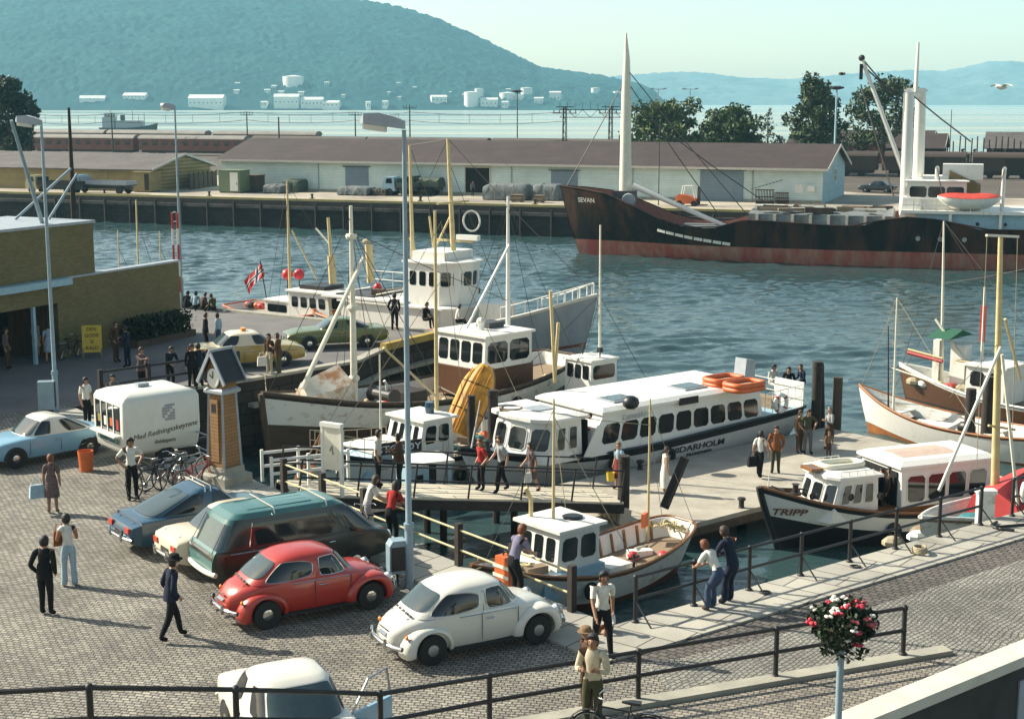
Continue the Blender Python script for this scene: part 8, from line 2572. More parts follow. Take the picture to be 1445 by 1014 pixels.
MB().beam(a2, b_ - a, .14, .30, (1, 0, 0)).build('plank', 'tar_timber', t)
MB().beam(a2 + Vector((.12, -.1, .1)), b_ - a + Vector((.1, -.1, 0)), .04, .05, (1, 0, 0)).build('edge_strip', 'grey_timber' if 'grey_timber' in M else 'old_timber', t)
def crate(name, label, p, s, m_, rz=0, cat='box'):
 t = thing(name, label, cat, p, rz)
 MB().bx(-s[0] / 2, s[0] / 2, -s[1] / 2, s[1] / 2, 0, s[2]).build('body', m_, t)
 MB().bx(-s[0] / 2 - .02, s[0] / 2 + .02, -s[1] / 2 - .02, s[1] / 2 + .02, s[2] * .92, s[2] + .01).build('rim', m_, t)
 return t
p = Cn + e1d * 2.15 + e1n * .75
t = thing('carrying_chair', 'orange slatted carrying case standing beside the man in the lilac shirt', 'case', G(714, 838), R(-50))
MB().prism([(-.28, 0), (.28, 0), (.26, .75), (.12, .9), (-.2, .9)], .3, (0, -.15, 0)).build('body', 'orange_paint', t, smooth=30)
MB().tube([(-.1, 0, .9), (-.05, 0, 1.0), (.05, 0, 1.0), (.1, 0, .9)], .02, 5).build('handle', 'tar_timber', t)
for z in (.2, .42, .64):
 MB().bx(-.27, .27, -.165, -.152, z, z + .08).build('slat', 'cream_paint', t)
for i, (pt_, lb) in enumerate(((Cn + e1d * 1.3 + e1n * .85, 'coil of dark rope on the slabs near the white hump-backed car'), (Cn + e1d * 7.4 + e1n * .55, 'coil of pale rope at the edge left of the boat bow'), (Cn + U * 9.3 - V * .75, 'small rope ring lying on the right hand slabs'))):
 t = MB().tube([(.2 * (1 - .03 * k / 4) * math.cos(k * .6), .2 * math.sin(k * .6), .03 + .0035 * k) for k in range(44)], .025, 5).build('rope_coil', ('tar_timber', 'rope', 'rope')[i])
 t.location = (pt_.x, pt_.y, .05); tag(t, lb, 'rope')
t = thing('anchor', 'rusty anchor lying on the slabs by the railing end', 'anchor', Cn + U * 13.2 - V * .8 + Vector((0, 0, .09)), R(15))
MB().tube([(-.6, 0, 0), (.6, 0, 0)], .035, 6).build('shank', 'iron', t)
MB().tube([(-.3, -.4, 0), (-.58, -.2, 0), (-.66, 0, 0), (-.58, .2, 0), (-.3, .4, 0)], .04, 6).build('fluke', 'iron', t)
MB().tube([(.62 + .08 * math.cos(a), .08 * math.sin(a), 0) for a in np.linspace(0, 2 * PI, 10, endpoint=False)], .02, 5, closed=True).build('ring', 'iron', t)
for i, u_ in enumerate((4.1, 7.2, 16.4, 19.0)):
 t = MB().tube([(.12 * math.cos(a), .12 * math.sin(a) * .8, .02) for a in np.linspace(0, 2 * PI, 14, endpoint=False)], .022, 6, closed=True).build('mooring_ring', 'iron')
 t.location = Cn + U * u_ - V * .5 + Vector((0, 0, .05)); tag(t, 'small iron mooring ring set in the granite slabs', 'ring', 'mooring rings in the slabs')
p = GD(1346, 716, 38.6)
t = thing('lifebuoy', 'white lifebuoy hanging on the quay railing near the tripod mast', 'lifebuoy', cR(14.7) + (.66,), math.atan2(U.y, U.x))
MB().tube([(.36 * math.cos(a), -.08, .36 * math.sin(a)) for a in np.linspace(0, 2 * PI, 28, endpoint=False)], .09, 9, closed=True).build('ring', 'white_paint', t, smooth=60)
for k in range(4):
 a = PI / 4 + k * PI / 2
 MB().tube([(.36 * math.cos(a + d_), -.08, .36 * math.sin(a + d_)) for d_ in (-.12, 0, .12)], .096, 9).build('band', 'tar_timber', t)
p = Cn + U * 13.35 + V * .25
t = thing('white_post', 'thick white mooring post at the quay edge left of the lifebuoy', 'post', (p.x, p.y, -2.5))
MB().loft([[(-.22, -.12, 0), (.22, -.12, 0), (.22, .12, 0), (-.22, .12, 0)], [(-.22, -.12, 3.2), (.22, -.12, 3.2), (.22, .12, 3.2), (-.22, .12, 3.2)]]).build('body', 'worn_white', t)
MB().bx(-.26, .26, -.16, .16, 3.2, 3.3).build('cap', 'white_paint', t)
t = thing('stretcher_trestle', 'low white trestle under the red tarpaulin at the right edge', 'trestle', Cn + U * 16.6 - V * .6 + Vector((0, 0, .05)), math.atan2(U.y, U.x))
MB().bx(-.5, .5, -.05, .05, .36, .42).build('top', 'cream_paint', t)
for x in (-.4, .4):
 MB().beam((x, -.18, 0), (x, 0, .36), .04, .04).beam((x, .18, 0), (x, 0, .36), .04, .04).build('leg', 'cream_paint', t)
def line(label, a, b_, sag=.25, r=.018, m_='rope', name='mooring_line'):
 a, b_ = Vector(a), Vector(b_)
 o = MB().tube([a.lerp(b_, k / 8) - a - Vector((0, 0, 4 * sag * (k / 8) * (1 - k / 8))) for k in range(9)], r, 5).build(name, m_)
 o.location = a
 tag(o, label, 'rope', 'mooring lines')
line('pale mooring line from the cutter bow to the pier', CUT.M @ CUT.pt(.99, 3.0), (-9.9, 58.6, .3))
line('mooring line from the little fishing boat bow to the left quay', NEAR.M @ NEAR.pt(.97, 1.7), Cn + e1d * 7.0 + Vector((0, 0, .1)), .3)
line('mooring line from the little fishing boat stern to the jetty', NEAR.M @ NEAR.pt(.02, 1.5), JP(0.2, .4, .2), .2)
line('mooring line from the launch stern to the right quay', TRI.M @ TRI.pt(.35, 1.0), Cn + U * 12.5 + Vector((0, 0, .1)), .4)
line('thin rope from the sightseeing boat to the jetty bollard', NID.M @ NID.pt(.62, 1.2), JP(4, 5.8, .25), .1)
def gull(label, p, s, rz, dark=False):
 t = thing('gull', label, 'bird', p, rz, 'gulls in flight')
 m_ = 'old_timber' if dark else 'shore_white'
 mb = MB()
 mb.loft([[(x, r * math.cos(a), z + r * math.sin(a)) for a in np.linspace(0, 2 * PI, 8, endpoint=False)] for x, r, z in ((-.3, .01, 0), (-.18, .05, 0), (0, .075, -.01), (.15, .055, .01), (.22, .045, .03), (.28, .015, .02))])
 for sd in (1, -1):
  mb.loft([[(.10 * k - .02, sd * y, z), (.02, sd * y, z + .012), (-.10 * k - .03, sd * y, z), (.02, sd * y, z - .006)] for y, z, k in ((.04, .02, 1.1), (.28, .14, 1.0), (.5, .12, .75), (.68, .04, .25))])
 mb.build('body', m_, t, smooth=60)
 t.scale = (s, s, s)
gull('white gull gliding over the distant blue hills at the right', GD(1413, 124, 60), 1.0, R(200))
gull('small dark gull left of the derrick head', GD(1188, 105, 90), .8, R(150), True)
def cloth(name, col, var=.14, scale=9, col2=None):
 if name not in M:
  M[name] = mat(name, col, .85, var=var, scale=scale, col2=col2, bump=.25, bscale=22, spec=.2)
 return M[name]
for n_, c_ in dict(skin=(.40, .22, .14), skin_tan=(.30, .155, .09)).items():
 M[n_] = mat(n_, c_, .55, var=.06)
for n_, c_ in dict(c_black=(.012, .012, .014), c_navy=(.018, .024, .045), c_white=(.66, .65, .58), c_cream=(.52, .46, .32), c_brown=(.085, .05, .03), c_tan=(.22, .14, .075), c_red=(.40, .035, .03), c_lilac=(.20, .19, .27),
     c_blue=(.10, .22, .32), c_pale=(.34, .46, .52), c_jeans=(.05, .075, .13), c_grey=(.12, .12, .12), c_olive=(.07, .07, .035), c_maroon=(.20, .035, .03), c_rust=(.24, .085, .03)).items():
 cloth(n_, c_)
cloth('c_plaid', (.50, .50, .46), col2=(.12, .13, .16), scale=26)
cloth('c_flower', (.20, .13, .11), col2=(.05, .04, .05), scale=22)
cloth('c_stripe', (.45, .50, .52), col2=(.10, .20, .28), scale=14)
for n_, c_ in dict(h_dark=(.015, .011, .009), h_brown=(.055, .03, .016), h_fair=(.24, .15, .06), h_grey=(.22, .21, .19), h_ginger=(.20, .06, .012)).items():
 M[n_] = mat(n_, c_, .6, var=.3, scale=30, bump=.6, bscale=60)
M['eye_dark'] = mat('eye_dark', (.02, .015, .012), .3)
def skin_mesh(verts, edges, radii):
 me = bpy.data.meshes.new('tmp')
 me.from_pydata([tuple(v) for v in verts], edges, [])
 o = bpy.data.objects.new('tmp', me)
 COL.objects.link(o)
 md = o.modifiers.new('skin', 'SKIN')
 md.use_smooth_shade = True
 md.branch_smoothing = .4
 sv = me.skin_vertices[0].data
 for i, r_ in enumerate(radii):
  sv[i].radius = (r_, r_) if not isinstance(r_, tuple) else r_
  sv[i].use_root = (i == 0)
 sb = o.modifiers.new('sub', 'SUBSURF'); sb.levels = 2; sb.render_levels = 2
 bpy.context.view_layer.update()
 dg = bpy.context.evaluated_depsgraph_get()
 ev = o.evaluated_get(dg)
 m2 = ev.to_mesh()
 V_ = np.empty(len(m2.vertices) * 3, np.float32); m2.vertices.foreach_get('co', V_)
 V_ = V_.reshape(-1, 3).copy()
 F_ = [tuple(p.vertices) for p in m2.polygons]
 ev.to_mesh_clear()
 bpy.data.objects.remove(o); bpy.data.meshes.remove(me)
 return V_, F_
def person(label, p, face, h=1.74, pose='stand', top='c_white', leg='c_black', shoe='c_black', hair='h_dark', long_hair=False, sleeve='long', skirt=None, coat=None, hat=None, sk='skin', arms=None, seat=.45, woman=False, seed=None, group='people around the harbour', turn=0.0, flare=False):
 rg = random.Random(seed if seed is not None else label)
 S = h / 1.75
 j = {}
 lean = {'stand': rg.uniform(-2, 4), 'walk': 5, 'lean': 42, 'bend': 58, 'sit': 12, 'ground': 18, 'slouch': 22}[pose]
 pel = Vector((0, 0, .94))
 if pose == 'sit': pel = Vector((0, 0, seat + .10))
 if pose == 'ground': pel = Vector((0, 0, .14))
 if pose in ('lean', 'bend'): pel = Vector((-.22 if pose == 'lean' else -.16, 0, .92))
 if pose == 'slouch': pel = Vector((-.1, 0, .93))
 c, s = math.cos(R(lean)), math.sin(R(lean))
 def T(x, y, z):
  """torso coordinates above the pelvis"""
  return pel + Vector((x * c + z * s, y, z * c - x * s))
 sw = .165 if woman else .19
 v = [pel, T(0, 0, .16), T(.01, 0, .36), T(0, 0, .50), T(.02, 0, .585)]
 hd = R(lean * .45 + turn * 0)
 hc, hs_ = math.cos(hd), math.sin(hd)
 nk = v[4]
 H_ = lambda x, z: nk + Vector((x * hc + z * hs_, 0, z * hc - x * hs_))
 v += [H_(.025, .085), H_(.02, .165)]
 ra = [.135, .118, .135, .085, .052, .092, .075]
 if woman: ra[1] = .105
 e = [(0, 1), (1, 2), (2, 3), (3, 4), (4, 5), (5, 6)]
 bone = ['pelvis', 'torso', 'torso', 'neck', 'head', 'head']
 def add(a, pt_, r_, b_):
  v.append(pt_); ra.append(r_); e.append((a, len(v) - 1)); bone.append(b_)
  return len(v) - 1
 hands = []
 for sd in (1, -1):
  hip = add(0, pel + Vector((0, sd * .095, -.06)), .098, 'thigh')
  st_ = 0
  if pose == 'walk': st_ = sd * .20
  if pose in ('sit', 'ground'):
   if pose == 'sit':
    kn = add(hip, pel + Vector((.42, sd * .13, -.02)), .064, 'thigh')
    an = add(kn, Vector((.40 + rg.uniform(-.05, .12), sd * .13, pel.z - .02 - .42)), .043, 'calf')
   else:
    kn = add(hip, pel + Vector((.40, sd * .12, .18 if sd > 0 else .06)), .064, 'thigh')
    an = add(kn, pel + Vector((.62, sd * .12, -.25)), .043, 'calf')
   add(an, v[an] + Vector((.13, sd * .01, -.05)), .035, 'foot')
  else:
   dx = rg.uniform(-.03, .05)
   kn = add(hip, Vector((st_ * .55 + dx * .6 + .03, sd * .10, .50)), .064, 'thigh')
   an = add(kn, Vector((st_ + dx - (.07 if st_ < 0 else 0), sd * .11, .09 + (.03 if st_ < 0 else 0))), .045 if not flare else .075, 'calf')
   add(an, v[an] + Vector((.135, sd * .025, -.05)), .034, 'foot')
  sh_ = add(3, T(0, sd * sw, .475), .066, 'torso')
  am = arms or {'walk': 'swing', 'lean': 'rail', 'bend': 'rail', 'sit': 'lap', 'ground': 'lap', 'slouch': 'rail'}.get(pose, 'down')
  if isinstance(am, tuple): am = am[0] if sd > 0 else am[1]
  q = v[sh_]
  if am == 'down': el, wr = q + Vector((-.03, sd * .05, -.29)), q + Vector((.05, sd * .06, -.53))
  elif am == 'swing': el, wr = q + Vector((-sd * .12 - .02, sd * .05, -.27)), q + Vector((-sd * .2 + .1, sd * .05, -.5))
  elif am == 'rail': el, wr = q + Vector((.12, sd * .06, -.25)), q + Vector((.33, sd * -.04, -.36))
  elif am == 'lap': el, wr = q + Vector((.02, sd * .06, -.27)), q + Vector((.24, sd * -.02, -.36))
  elif am == 'hip': el, wr = q + Vector((-.10, sd * .19, -.22)), q + Vector((.03, sd * .02, -.44))
  elif am == 'pocket': el, wr = q + Vector((-.10, sd * .09, -.28)), q + Vector((.06, sd * .02, -.48))
  elif am == 'hold': el, wr = q + Vector((.04, sd * .07, -.28)), q + Vector((.25, sd * -.05, -.20))
  elif am == 'point': el, wr = q + Vector((.24, sd * .05, -.10)), q + Vector((.48, sd * .04, -.04))
  elif am == 'back': el, wr = q + Vector((-.12, sd * .08, -.26)), q + Vector((-.14, sd * -.12, -.42))
  elif am == 'up': el, wr = q + Vector((.14, sd * .10, -.14)), q + Vector((.20, sd * -.06, .10))
  i1 = add(sh_, el, .046, 'uparm'); i2 = add(i1, wr, .033, 'forearm')
  d = (wr - el).normalized()
  i3 = add(i2, wr + d * .075, .030, 'hand')
  hands.append((wr + d * .07, d, sd))
 verts = [q * S for q in v]
 V_, F_ = skin_mesh(verts, e, [r_ * S for r_ in ra])
 A = np.array([tuple(verts[a]) for a, _ in e]); B = np.array([tuple(verts[b_]) for _, b_ in e])
 rr = np.array([(ra[a] + ra[b_]) / 2 * S for a, b_ in e])
 AB = B - A
 t_ = np.clip(((V_[:, None, :] - A[None]) * AB[None]).sum(-1) / (AB * AB).sum(-1)[None], 0, 1)
 dist = np.linalg.norm(V_[:, None, :] - (A[None] + t_[..., None] * AB[None]), axis=-1) / rr[None] ** .5
 bi = dist.argmin(1); bt = t_[np.arange(len(V_)), bi]
 bn = [bone[k] for k in bi]
 def region(i):
  b_ = bn[i]
  if b_ in ('head', 'hand'): return 'skin'
  if b_ == 'neck': return 'skin' if bt[i] > .35 else 'top'
  if b_ == 'foot': return 'shoe'
  if b_ == 'torso': return 'top'
  if b_ == 'pelvis': return 'top' if bt[i] > .35 else 'leg'
  if b_ == 'uparm': return 'top' if (sleeve == 'long' or (sleeve == 'short' and bt[i] < .75)) else 'skin'
  if b_ == 'forearm': return 'top' if (sleeve == 'long' and bt[i] < .9) else 'skin'
  return 'leg'
 reg = [region(i) for i in range(len(V_))]
 fr = []
 for f in F_:
  cnt = {}
  for i in f: cnt[reg[i]] = cnt.get(reg[i], 0) + 1
  fr.append(max(cnt, key=cnt.get))
 nrm = np.zeros_like(V_)
 for f in F_:
  n_ = np.cross(V_[f[2]] - V_[f[0]], V_[f[-1]] - V_[f[1]])
  for i in f: nrm[i] += n_
 nrm /= np.maximum(np.linalg.norm(nrm, axis=1), 1e-9)[:, None]
 root = thing('person', label, 'person', p, face, group)
 def sub(name, which, m_, off, sd=0):
  fs = [f for f, r_ in zip(F_, fr) if r_ in which and (sd == 0 or V_[f[0]][1] * sd > 0)]
  if not fs: return None
  ids = sorted({i for f in fs for i in f}); mp = {a: k for k, a in enumerate(ids)}
  mb = MB(); mb.add([tuple(V_[i] + nrm[i] * off) for i in ids], [tuple(mp[i] for i in f) for f in fs])
  return mb.build(name, m_, root, smooth=180, fix=False)
 mb = MB()
 mb.add([tuple(q) for q in V_], F_)
 hcn = H_(.03, .10) * S
 fx = Vector((hc, 0, -hs_)); fz = Vector((hs_, 0, hc))
 mb.loft([[hcn + fx * (.085 + .0) * S + fz * .035 * S + Vector((0, .012, 0)) * S, hcn + fx * .085 * S + fz * .035 * S - Vector((0, .012, 0)) * S, hcn + fx * .09 * S + fz * .04 * S],
    [hcn + fx * .10 * S - fz * .012 * S + Vector((0, .018, 0)) * S, hcn + fx * .10 * S - fz * .012 * S - Vector((0, .018, 0)) * S, hcn + fx * .118 * S - fz * .005 * S]])
 for sd in (1, -1):
  mb.m(0).ball(hcn + Vector((0, sd * .088 * S, 0)), .026 * S, 6, (.7, .4, 1.2))
  mb.m(1).ball(hcn + fx * .082 * S + fz * .03 * S + Vector((0, sd * .034 * S, 0)), .012 * S, 6)
 mb.m(1).ball(hcn + fx * .083 * S - fz * .055 * S, .02 * S, 6, (.5, 1.1, .3)).m(0)
 for (q, d, sd) in hands:
  q = q * S
  side_ = d.cross(Vector((1, 0, 0)) if abs(d.x) < .8 else Vector((0, 0, 1))).normalized()
  fwd = side_.cross(d)
  for k in range(4):
   o_ = fwd * (-.027 + .018 * k) * S
   ln = (.062, .074, .070, .052)[k] * S
   mb.tube([q + o_ * .8, q + o_ + d * ln * .55, q + o_ + d * ln * .85 + side_ * sd * .022 * S, q + o_ + d * ln + side_ * sd * .03 * S], [.0095 * S, .009 * S, .008 * S, .006 * S], 5)
  mb.tube([q - d * .035 * S + fwd * .03 * S, q + fwd * .052 * S + d * .0, q + fwd * .058 * S + d * .03 * S], [.011 * S, .0095 * S, .007 * S], 5)
 mb.build('body', [M[sk], M['eye_dark']], root, smooth=180, fix=False)
 o = sub('coat' if coat else 'shirt', ('top',), coat or top, .010 * S)
 lname = 'trousers'
 if skirt:
  hem, m_, r1 = skirt
  zz = [T(0, 0, .20) * S, T(0, 0, .06) * S, pel * S - Vector((0, 0, .05)), Vector((pel.x * .5 * S, 0, lerp(pel.z, hem, .5) * S)), Vector((0.02, 0, hem * S))]
  rr_ = [.135, .165, .185, lerp(.19, r1, .5), r1]
  rings = [[(q.x + .82 * r_ * S * math.cos(a) * (1 + .06 * math.sin(5 * a) * (k > 2)), q.y + r_ * S * math.sin(a) * (1 + .06 * math.sin(5 * a) * (k > 2)), q.z) for a in np.linspace(0, 2 * PI, 20, endpoint=False)] for k, (q, r_) in enumerate(zip(zz, rr_))]
  MB().loft(rings, cap0=False, cap1=False).build('skirt', m_, root, smooth=180)
 else:
  sub(lname, ('leg',), leg, .009 * S)
 for sd in (1, -1):
  sub('shoe', ('shoe',), shoe, .012 * S, sd)
 if coat:
  zz = [T(0, 0, .22) * S, T(0, 0, .06) * S, pel * S - Vector((0, 0, .09 * S))]
  if pose in ('stand', 'walk'):
   rings = [[(q.x + .78 * r_ * S * math.cos(a), q.y + r_ * S * math.sin(a), q.z) for a in np.linspace(0, 2 * PI, 18, endpoint=False)] for q, r_ in zip(zz, (.150, .178, .188))]
   MB().loft(rings, cap0=False, cap1=False).build('coat_hem', coat, root, smooth=180)
 rings = []
 back = -.30 if long_hair else -.075
 hr = .108 * S
 nseg = 18
 levels = [(.155, .02), (.14, .55), (.10, .88), (.06, 1.0), (.02, 1.03), (-.03, 1.0)] + ([(-.12, .95), (-.22, .95), (back, .55)] if long_hair else [(back, .8)])
 for (z, r_) in levels:
  ring = []
  for k in range(nseg):
   a = 2 * PI * k / nseg
   cx = math.cos(a)
   rx = hr * r_
   fwdlim = .92 if z > .085 else (.35 if z > .03 else .05)
   x = min(cx, fwdlim) * rx
   ring.append(hcn + fx * (x - .012 * S) + fz * (z * S + .0) + Vector((0, math.sin(a) * rx * .95, 0)))
  rings.append(ring)
 MB().loft(rings).build('hair', hair, root, smooth=180)
 if hat:
  MB().loft([[hcn + fx * (math.cos(a) * r_ * S) + fz * z * S + Vector((0, math.sin(a) * r_ * S, 0)) for a in np.linspace(0, 2 * PI, 16, endpoint=False)] for z, r_ in ((.075, .175), (.085, .17), (.09, .115), (.16, .105), (.185, .07))]).build('hat', hat, root, smooth=50)
 return root
D_ = R
person('man in a dark suit seen from behind at the far left of the square', G(66, 868), D_(80), 1.76, 'stand', 'c_navy', 'c_black', hair='h_dark', coat='c_black', arms='pocket')
person('man in black walking away beside the rear of the red car', G(243, 902), D_(35), 1.78, 'walk', 'c_navy', 'c_black', hair='h_dark', coat='c_navy', hat='c_black', arms='pocket')
person('woman in a long white outfit with an orange bag beside the man in the suit', G(99, 827), D_(120), 1.70, 'stand', 'c_white', 'c_pale', 'c_white', 'h_dark', sleeve='none', sk='skin_tan', woman=True, flare=True, arms='hold')
person('woman in a patterned dress carrying a pale bag before the light blue coupe', G(75, 724), D_(100), 1.62, 'stand', 'c_flower', 'c_brown', 'c_brown', 'h_ginger', sleeve='short', skirt=(.50, 'c_flower', .22), woman=True, sk='skin_tan')
person('man in a white short sleeved shirt standing in front of the trailer', G(187, 704), D_(-60), 1.75, 'stand', 'c_white', 'c_black', hair='h_dark', sleeve='short', sk='skin_tan', arms='hip')
person('man in a lilac shirt leaning on the cream railing by the white hump-backed car', G(738, 846) + Vector((-.15, -.2, .05)), D_(40), 1.78, 'slouch', 'c_lilac', 'c_black', hair='h_ginger', sleeve='short')
person('young man in a white shirt walking on the slabs at the quay corner', G(849, 924), D_(-75), 1.78, 'walk', 'c_white', 'c_black', hair='h_dark', sleeve='short', sk='skin_tan')
person('small child in a white blouse sitting at the quay corner', G(860, 888, .05), D_(-120), 1.15, 'ground', 'c_white', 'c_rust', hair='h_brown', hat='c_tan')
person('woman in a white shirt bending over the iron railing', Cn + U * 2.35 - V * .55 + Vector((0, 0, .05)), D_(130), 1.70, 'lean', 'c_white', 'c_jeans', 'c_brown', 'h_ginger', long_hair=False, woman=True, flare=True, sleeve='short')
person('man in a dark jacket with long hair beside the bending woman', Cn + U * 2.95 - V * .5 + Vector((0, 0, .05)), D_(135), 1.78, 'slouch', 'c_navy', 'c_navy', 'c_black', 'h_brown', long_hair=False, coat='c_navy', flare=True)
person('man in a pale shirt with a camera standing beside his bicycle at the bottom', G(836, 1036), D_(-110), 1.86, 'stand', 'c_cream', 'c_olive', 'c_brown', 'h_dark', sk='skin_tan', arms='hold')
person('man with a straw hat partly hidden behind the cyclist', G(829, 1004), D_(-150), 1.60, 'stand', 'c_brown', 'c_brown', 'c_brown', 'h_brown', hat='c_tan', sk='skin_tan', arms='pocket')
bicycle('dark bicycle with a pale saddle at the bottom beside the man with a camera', G(872, 1060), R(168), 'iron', 4)
person('woman with long dark hair in a red top sitting on the cream railing', Cn + e1d * 7.7 + e1n * .42 + Vector((0, 0, .05)), D_(60), 1.66, 'slouch', 'c_red', 'c_black', 'c_brown', 'h_dark', long_hair=True, sleeve='short', woman=True)
person('woman in a white blouse with brown hair leaning on the cream railing', Cn + e1d * 8.6 + e1n * .5 + Vector((0, 0, .05)), D_(20), 1.66, 'slouch', 'c_white', 'c_plaid', 'c_brown', 'h_brown', long_hair=True, woman=True, sleeve='short')
bicycle('small dark bicycle standing behind the woman in red', Cn + e1d * 8.1 + e1n * 1.0 + Vector((0, 0, .05)), R(110), 'iron', 5)
person('man in a white shirt on the gangway head, left one of a pair', GP(2.9, .2), D_(0), 1.75, 'stand', 'c_white', 'c_black', hair='h_dark', sleeve='short')
person('person in a dark jacket beside the man on the gangway head', GP(3.5, -.1), D_(170), 1.72, 'stand', 'c_white', 'c_black', hair='h_dark', coat='c_brown', arms='hold')
person('boy in a red shirt and dark trousers on the gangway', GP(6.3, .2), D_(-150), 1.62, 'stand', 'c_red', 'c_black', hair='h_ginger', sleeve='short', arms='pocket')
person('man in a pale checked shirt walking up the gangway', GP(6.9, .0), D_(200), 1.78, 'walk', 'c_plaid', 'c_black', hair='h_brown', sleeve='short')
person('woman in a brown patterned dress with a white bag on the gangway', GP(7.9, -.1), D_(190), 1.62, 'walk', 'c_flower', 'c_brown', 'c_brown', 'h_dark', sleeve='short', skirt=(.55, 'c_flower', .24), woman=True)
person('woman in a pale blue top and red skirt carrying a yellow bucket on the jetty', G(873, 690, JZ) + Vector((0, 0, 0)), D_(-140), 1.66, 'stand', 'c_pale', 'c_maroon', 'c_brown', 'h_fair', sleeve='short', skirt=(.46, 'c_maroon', .26), woman=True)
wb = G(864, 680, JZ)
bucket('bucket', 'yellow bucket carried by the woman in the red skirt', Vector((G(873, 690, JZ).x - .30, G(873, 690, JZ).y - .22, JZ + .36)), 'sign_yellow', .15, .3)
person('girl in a long white dress beside the leaning timber', G(938, 696, JZ), D_(15), 1.62, 'stand', 'c_white', 'c_white', 'c_brown', 'h_brown', sleeve='none', skirt=(.25, 'c_white', .26), woman=True)
person('woman in a white top and dark flared trousers with a shoulder bag on the jetty', G(1071, 673, JZ), D_(60), 1.66, 'walk', 'c_white', 'c_black', hair='h_dark', sleeve='short', woman=True, flare=True)
person('man in a brown jacket and orange shirt on the jetty facing the water', G(1094, 667, JZ), D_(-100), 1.74, 'stand', 'c_rust', 'c_olive', hair='h_brown', coat='c_rust', arms='pocket')
person('man in dungarees on the jetty, right one of a close pair', G(1139, 640, JZ), D_(-80), 1.72, 'stand', 'c_olive', 'c_grey', hair='h_brown', sleeve='short', arms='hip')
person('person in a tan shirt on the jetty, left one of a close pair', G(1127, 639, JZ), D_(-50), 1.66, 'stand', 'c_tan', 'c_brown', hair='h_brown', arms='down')
person('woman in a pale cardigan standing by the tallest piles', G(1170, 634, JZ), D_(200), 1.66, 'stand', 'c_plaid', 'c_brown', 'c_brown', 'h_grey', skirt=(.5, 'c_brown', .22), woman=True, arms='hold')
person('small child in brown in front of the woman by the piles', G(1169, 645, JZ), D_(-90), 1.0, 'stand', 'c_tan', 'c_brown', hair='h_fair')
def on(b, x, y, z):
 return b.M @ Vector((x, y, z))
q = NID.P(840, 660, 1.4)
person('dark figure with a white cloth standing in the well of the long sightseeing boat', on(NID, q.x, 1.2, 1.1), NID.rz + R(-20), 1.70, 'stand', 'c_maroon', 'c_black', hair='h_dark', arms='hold')
for i, (px, col, hr_, lb) in enumerate(((1088, 'c_white', 'h_dark', 'person in white sitting on the stern rail of the long boat'), (1113, 'c_black', 'h_dark', 'person in black with a light cap sitting at the stern of the long boat'), (1133, 'c_navy', 'h_brown', 'person in a dark jacket sitting rightmost at the stern of the long boat'))):
 q = NID.P(px, 560, .4 if i else -.4)
 person(lb, on(NID, q.x, q.y, 1.85), R((-60, -110, 200)[i]), 1.70, 'sit', col, ('c_white', 'c_black', 'c_jeans')[i], hair=hr_, seat=.45)
q = TRI.P(1253, 680, .9)
person('dark figure standing in the well of the launch, the left one', on(TRI, q.x, .6, .75), R(180), 1.68, 'stand', 'c_black', 'c_black', hair='h_dark')
q = TRI.P(1268, 680, .9)
person('dark figure standing in the well of the launch, the right one', on(TRI, q.x, .5, .8), R(150), 1.60, 'stand', 'c_brown', 'c_black', hair='h_dark')
person('person in a black jacket sitting on the rail beyond the pier', Vector((-4.3, 72.3, .1)), D_(-30), 1.72, 'sit', 'c_black', 'c_black', hair='h_dark', seat=.25, coat='c_black')
person('person in a white shirt bending over on the fishing vessel', Vector((-2.7, 71.6, .1)), D_(10), 1.70, 'sit', 'c_white', 'c_black', hair='h_dark', seat=.25)
person('man in a black coat standing with his back turned on the pier', G(557, 466), D_(80), 1.80, 'stand', 'c_black', 'c_black', hair='h_dark', coat='c_black', arms='pocket')
person('woman with dark hair carrying a white bag, left one of the couple by the taxi', G(381, 529), D_(-120), 1.70, 'stand', 'c_brown', 'c_cream', 'c_brown', 'h_dark', long_hair=True, woman=True)
person('man in a brown suit, right one of the couple by the taxi', G(394, 530), D_(170), 1.74, 'stand', 'c_brown', 'c_olive', 'c_brown', 'h_brown', coat='c_brown', arms='hold')
person('man in a dark suit with a white shirt behind the yellow taxi', G(291, 497), D_(20), 1.76, 'stand', 'c_white', 'c_black', hair='h_brown', coat='c_black')
person('woman in pale blue behind the yellow taxi', G(309, 494), D_(160), 1.66, 'stand', 'c_pale', 'c_jeans', hair='h_dark', woman=True)
person('man in a dark coat above the clock tower roof, left one of two', G(272, 549), D_(-60), 1.76, 'stand', 'c_black', 'c_black', hair='h_dark', coat='c_black', arms='down')
person('man in a dark coat above the clock tower roof, right one of two', G(282, 548), D_(120), 1.76, 'stand', 'c_navy', 'c_black', hair='h_brown', coat='c_navy')
pr = lambda k, o=.5: Vector((lerp(-15.2, -10.9, k), lerp(54.0, 58.2, k), 0)) + Vector((-.70, .715, 0)) * o
person('person in a brown patterned shirt at the pier railing, pointing', pr(.33), D_(-30), 1.74, 'stand', 'c_tan', 'c_black', hair='h_brown', arms=('hip', 'point'), coat='c_flower')
person('person in a teal and dark jacket leaning on the pier railing', pr(.54), D_(-50), 1.70, 'slouch', 'c_blue', 'c_black', hair='h_dark', coat='c_navy')
person('person in a grey shirt bending far over the pier railing', pr(.78), D_(-50), 1.70, 'bend', 'c_grey', 'c_black', hair='h_dark')
person('man in a white shirt standing behind the trailer', G(121, 604) + Vector((0, .2, 0)), D_(-30), 1.72, 'stand', 'c_white', 'c_black', hair='h_dark', sleeve='short')
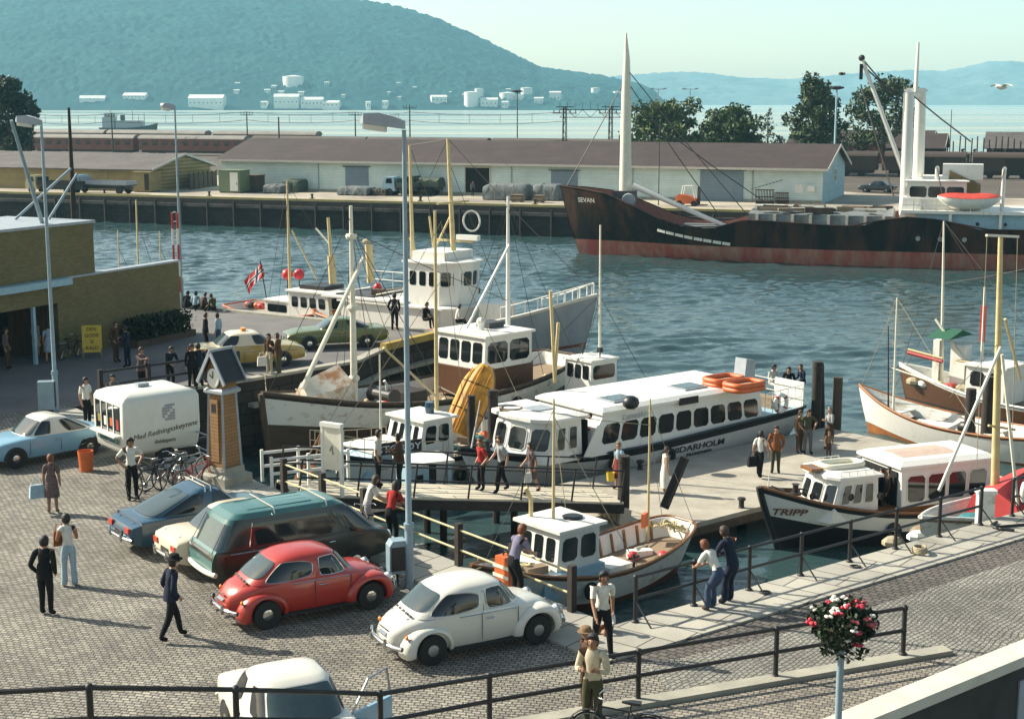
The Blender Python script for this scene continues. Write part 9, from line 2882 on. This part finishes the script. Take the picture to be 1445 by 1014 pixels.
person('dark haired person half hidden behind the trailer roof', G(141, 600) + Vector((.35, .6, 0)), D_(-80), 1.66, 'stand', 'c_grey', 'c_brown', hair='h_dark')
person('man in a brown jacket talking beside the yellow board', G(164, 511), D_(-20), 1.76, 'stand', 'c_tan', 'c_brown', 'c_black', 'h_brown', coat='c_brown', arms='pocket')
person('man in a dark blue suit facing the man in the brown jacket', G(181, 518), D_(165), 1.74, 'stand', 'c_white', 'c_navy', 'c_black', 'h_dark', coat='c_navy', arms='hold')
person('woman in a pale patterned dress in the entrance of the brick building', G(52, 503), D_(60), 1.62, 'stand', 'c_plaid', 'c_cream', 'c_brown', 'h_grey', skirt=(.5, 'c_cream', .22), woman=True)
person('person in a blue and white striped top beside the left lamp post', G(70, 512), D_(100), 1.68, 'stand', 'c_stripe', 'c_stripe', 'c_black', 'h_dark', sleeve='short', woman=True, skirt=(.5, 'c_stripe', .22))
person('dark figure at the left edge under the canopy', G(10, 520), D_(0), 1.70, 'stand', 'c_flower', 'c_brown', hair='h_brown')
for i, (px, py, col, lb, hr_) in enumerate(((262, 436, 'c_black', 'dark figure sitting on the pier end next to the brick wall', 'h_dark'), (275, 437, 'c_pale', 'figure in a pale shirt sitting second from the wall on the pier end', 'h_dark'), (285, 438, 'c_brown', 'figure in brown sitting third from the wall on the pier end', 'h_brown'), (303, 440, 'c_olive', 'figure in olive sitting apart at the right of the group on the pier end', 'h_brown'))):
 person(lb, G(px, py) + Vector((0, 0, .06)), R((60, 80, 40, 150)[i]), 1.70, 'ground', col, 'c_black', hair=hr_, group='people sitting on the pier end')
person('man in dark clothes standing in the dark warehouse doorway', G(667, 277), D_(-60), 1.75, 'stand', 'c_grey', 'c_black', hair='h_dark')
def bag(label, p, m_, s=(.34, .14, .32), rz=0):
 t = thing('bag', label, 'bag', p, rz)
 MB().loft([[(-s[0] / 2, -s[1] / 2, 0), (s[0] / 2, -s[1] / 2, 0), (s[0] / 2, s[1] / 2, 0), (-s[0] / 2, s[1] / 2, 0)], [(-s[0] * .47, -s[1] * .55, s[2] * .6), (s[0] * .47, -s[1] * .55, s[2] * .6), (s[0] * .47, s[1] * .55, s[2] * .6), (-s[0] * .47, s[1] * .55, s[2] * .6)],
    [(-s[0] * .42, -s[1] * .3, s[2]), (s[0] * .42, -s[1] * .3, s[2]), (s[0] * .42, s[1] * .3, s[2]), (-s[0] * .42, s[1] * .3, s[2])]]).build('body', m_, t, smooth=40)
 MB().tube([(-s[0] * .3, 0, s[2]), (-s[0] * .2, 0, s[2] + .16), (s[0] * .2, 0, s[2] + .16), (s[0] * .3, 0, s[2])], .012, 5).build('handle', m_, t)
bag('white carrier bag held by the woman by the taxi', G(381, 529) + Vector((-.28, -.12, .40)), 'c_white', (.40, .16, .38), .3)
bag('pale blue shopping bag held by the woman in the patterned dress', G(75, 724) + Vector((-.38, -.05, .45)), 'c_pale', (.42, .18, .36), .5)
bag('orange shoulder bag of the woman in white', G(99, 827) + Vector((-.22, .10, .95)), 'c_rust', (.28, .12, .34), .4)
bag('dark shoulder bag of the woman in flared trousers on the jetty', G(1071, 673, JZ) + Vector((-.26, -.1, .42)), 'c_black', (.36, .14, .36), .3)
bag('white bag hanging from the woman in the brown dress on the gangway', GP(7.75, -.35) + Vector((-.12, 0, .42)), 'c_white', (.26, .1, .3), .4)
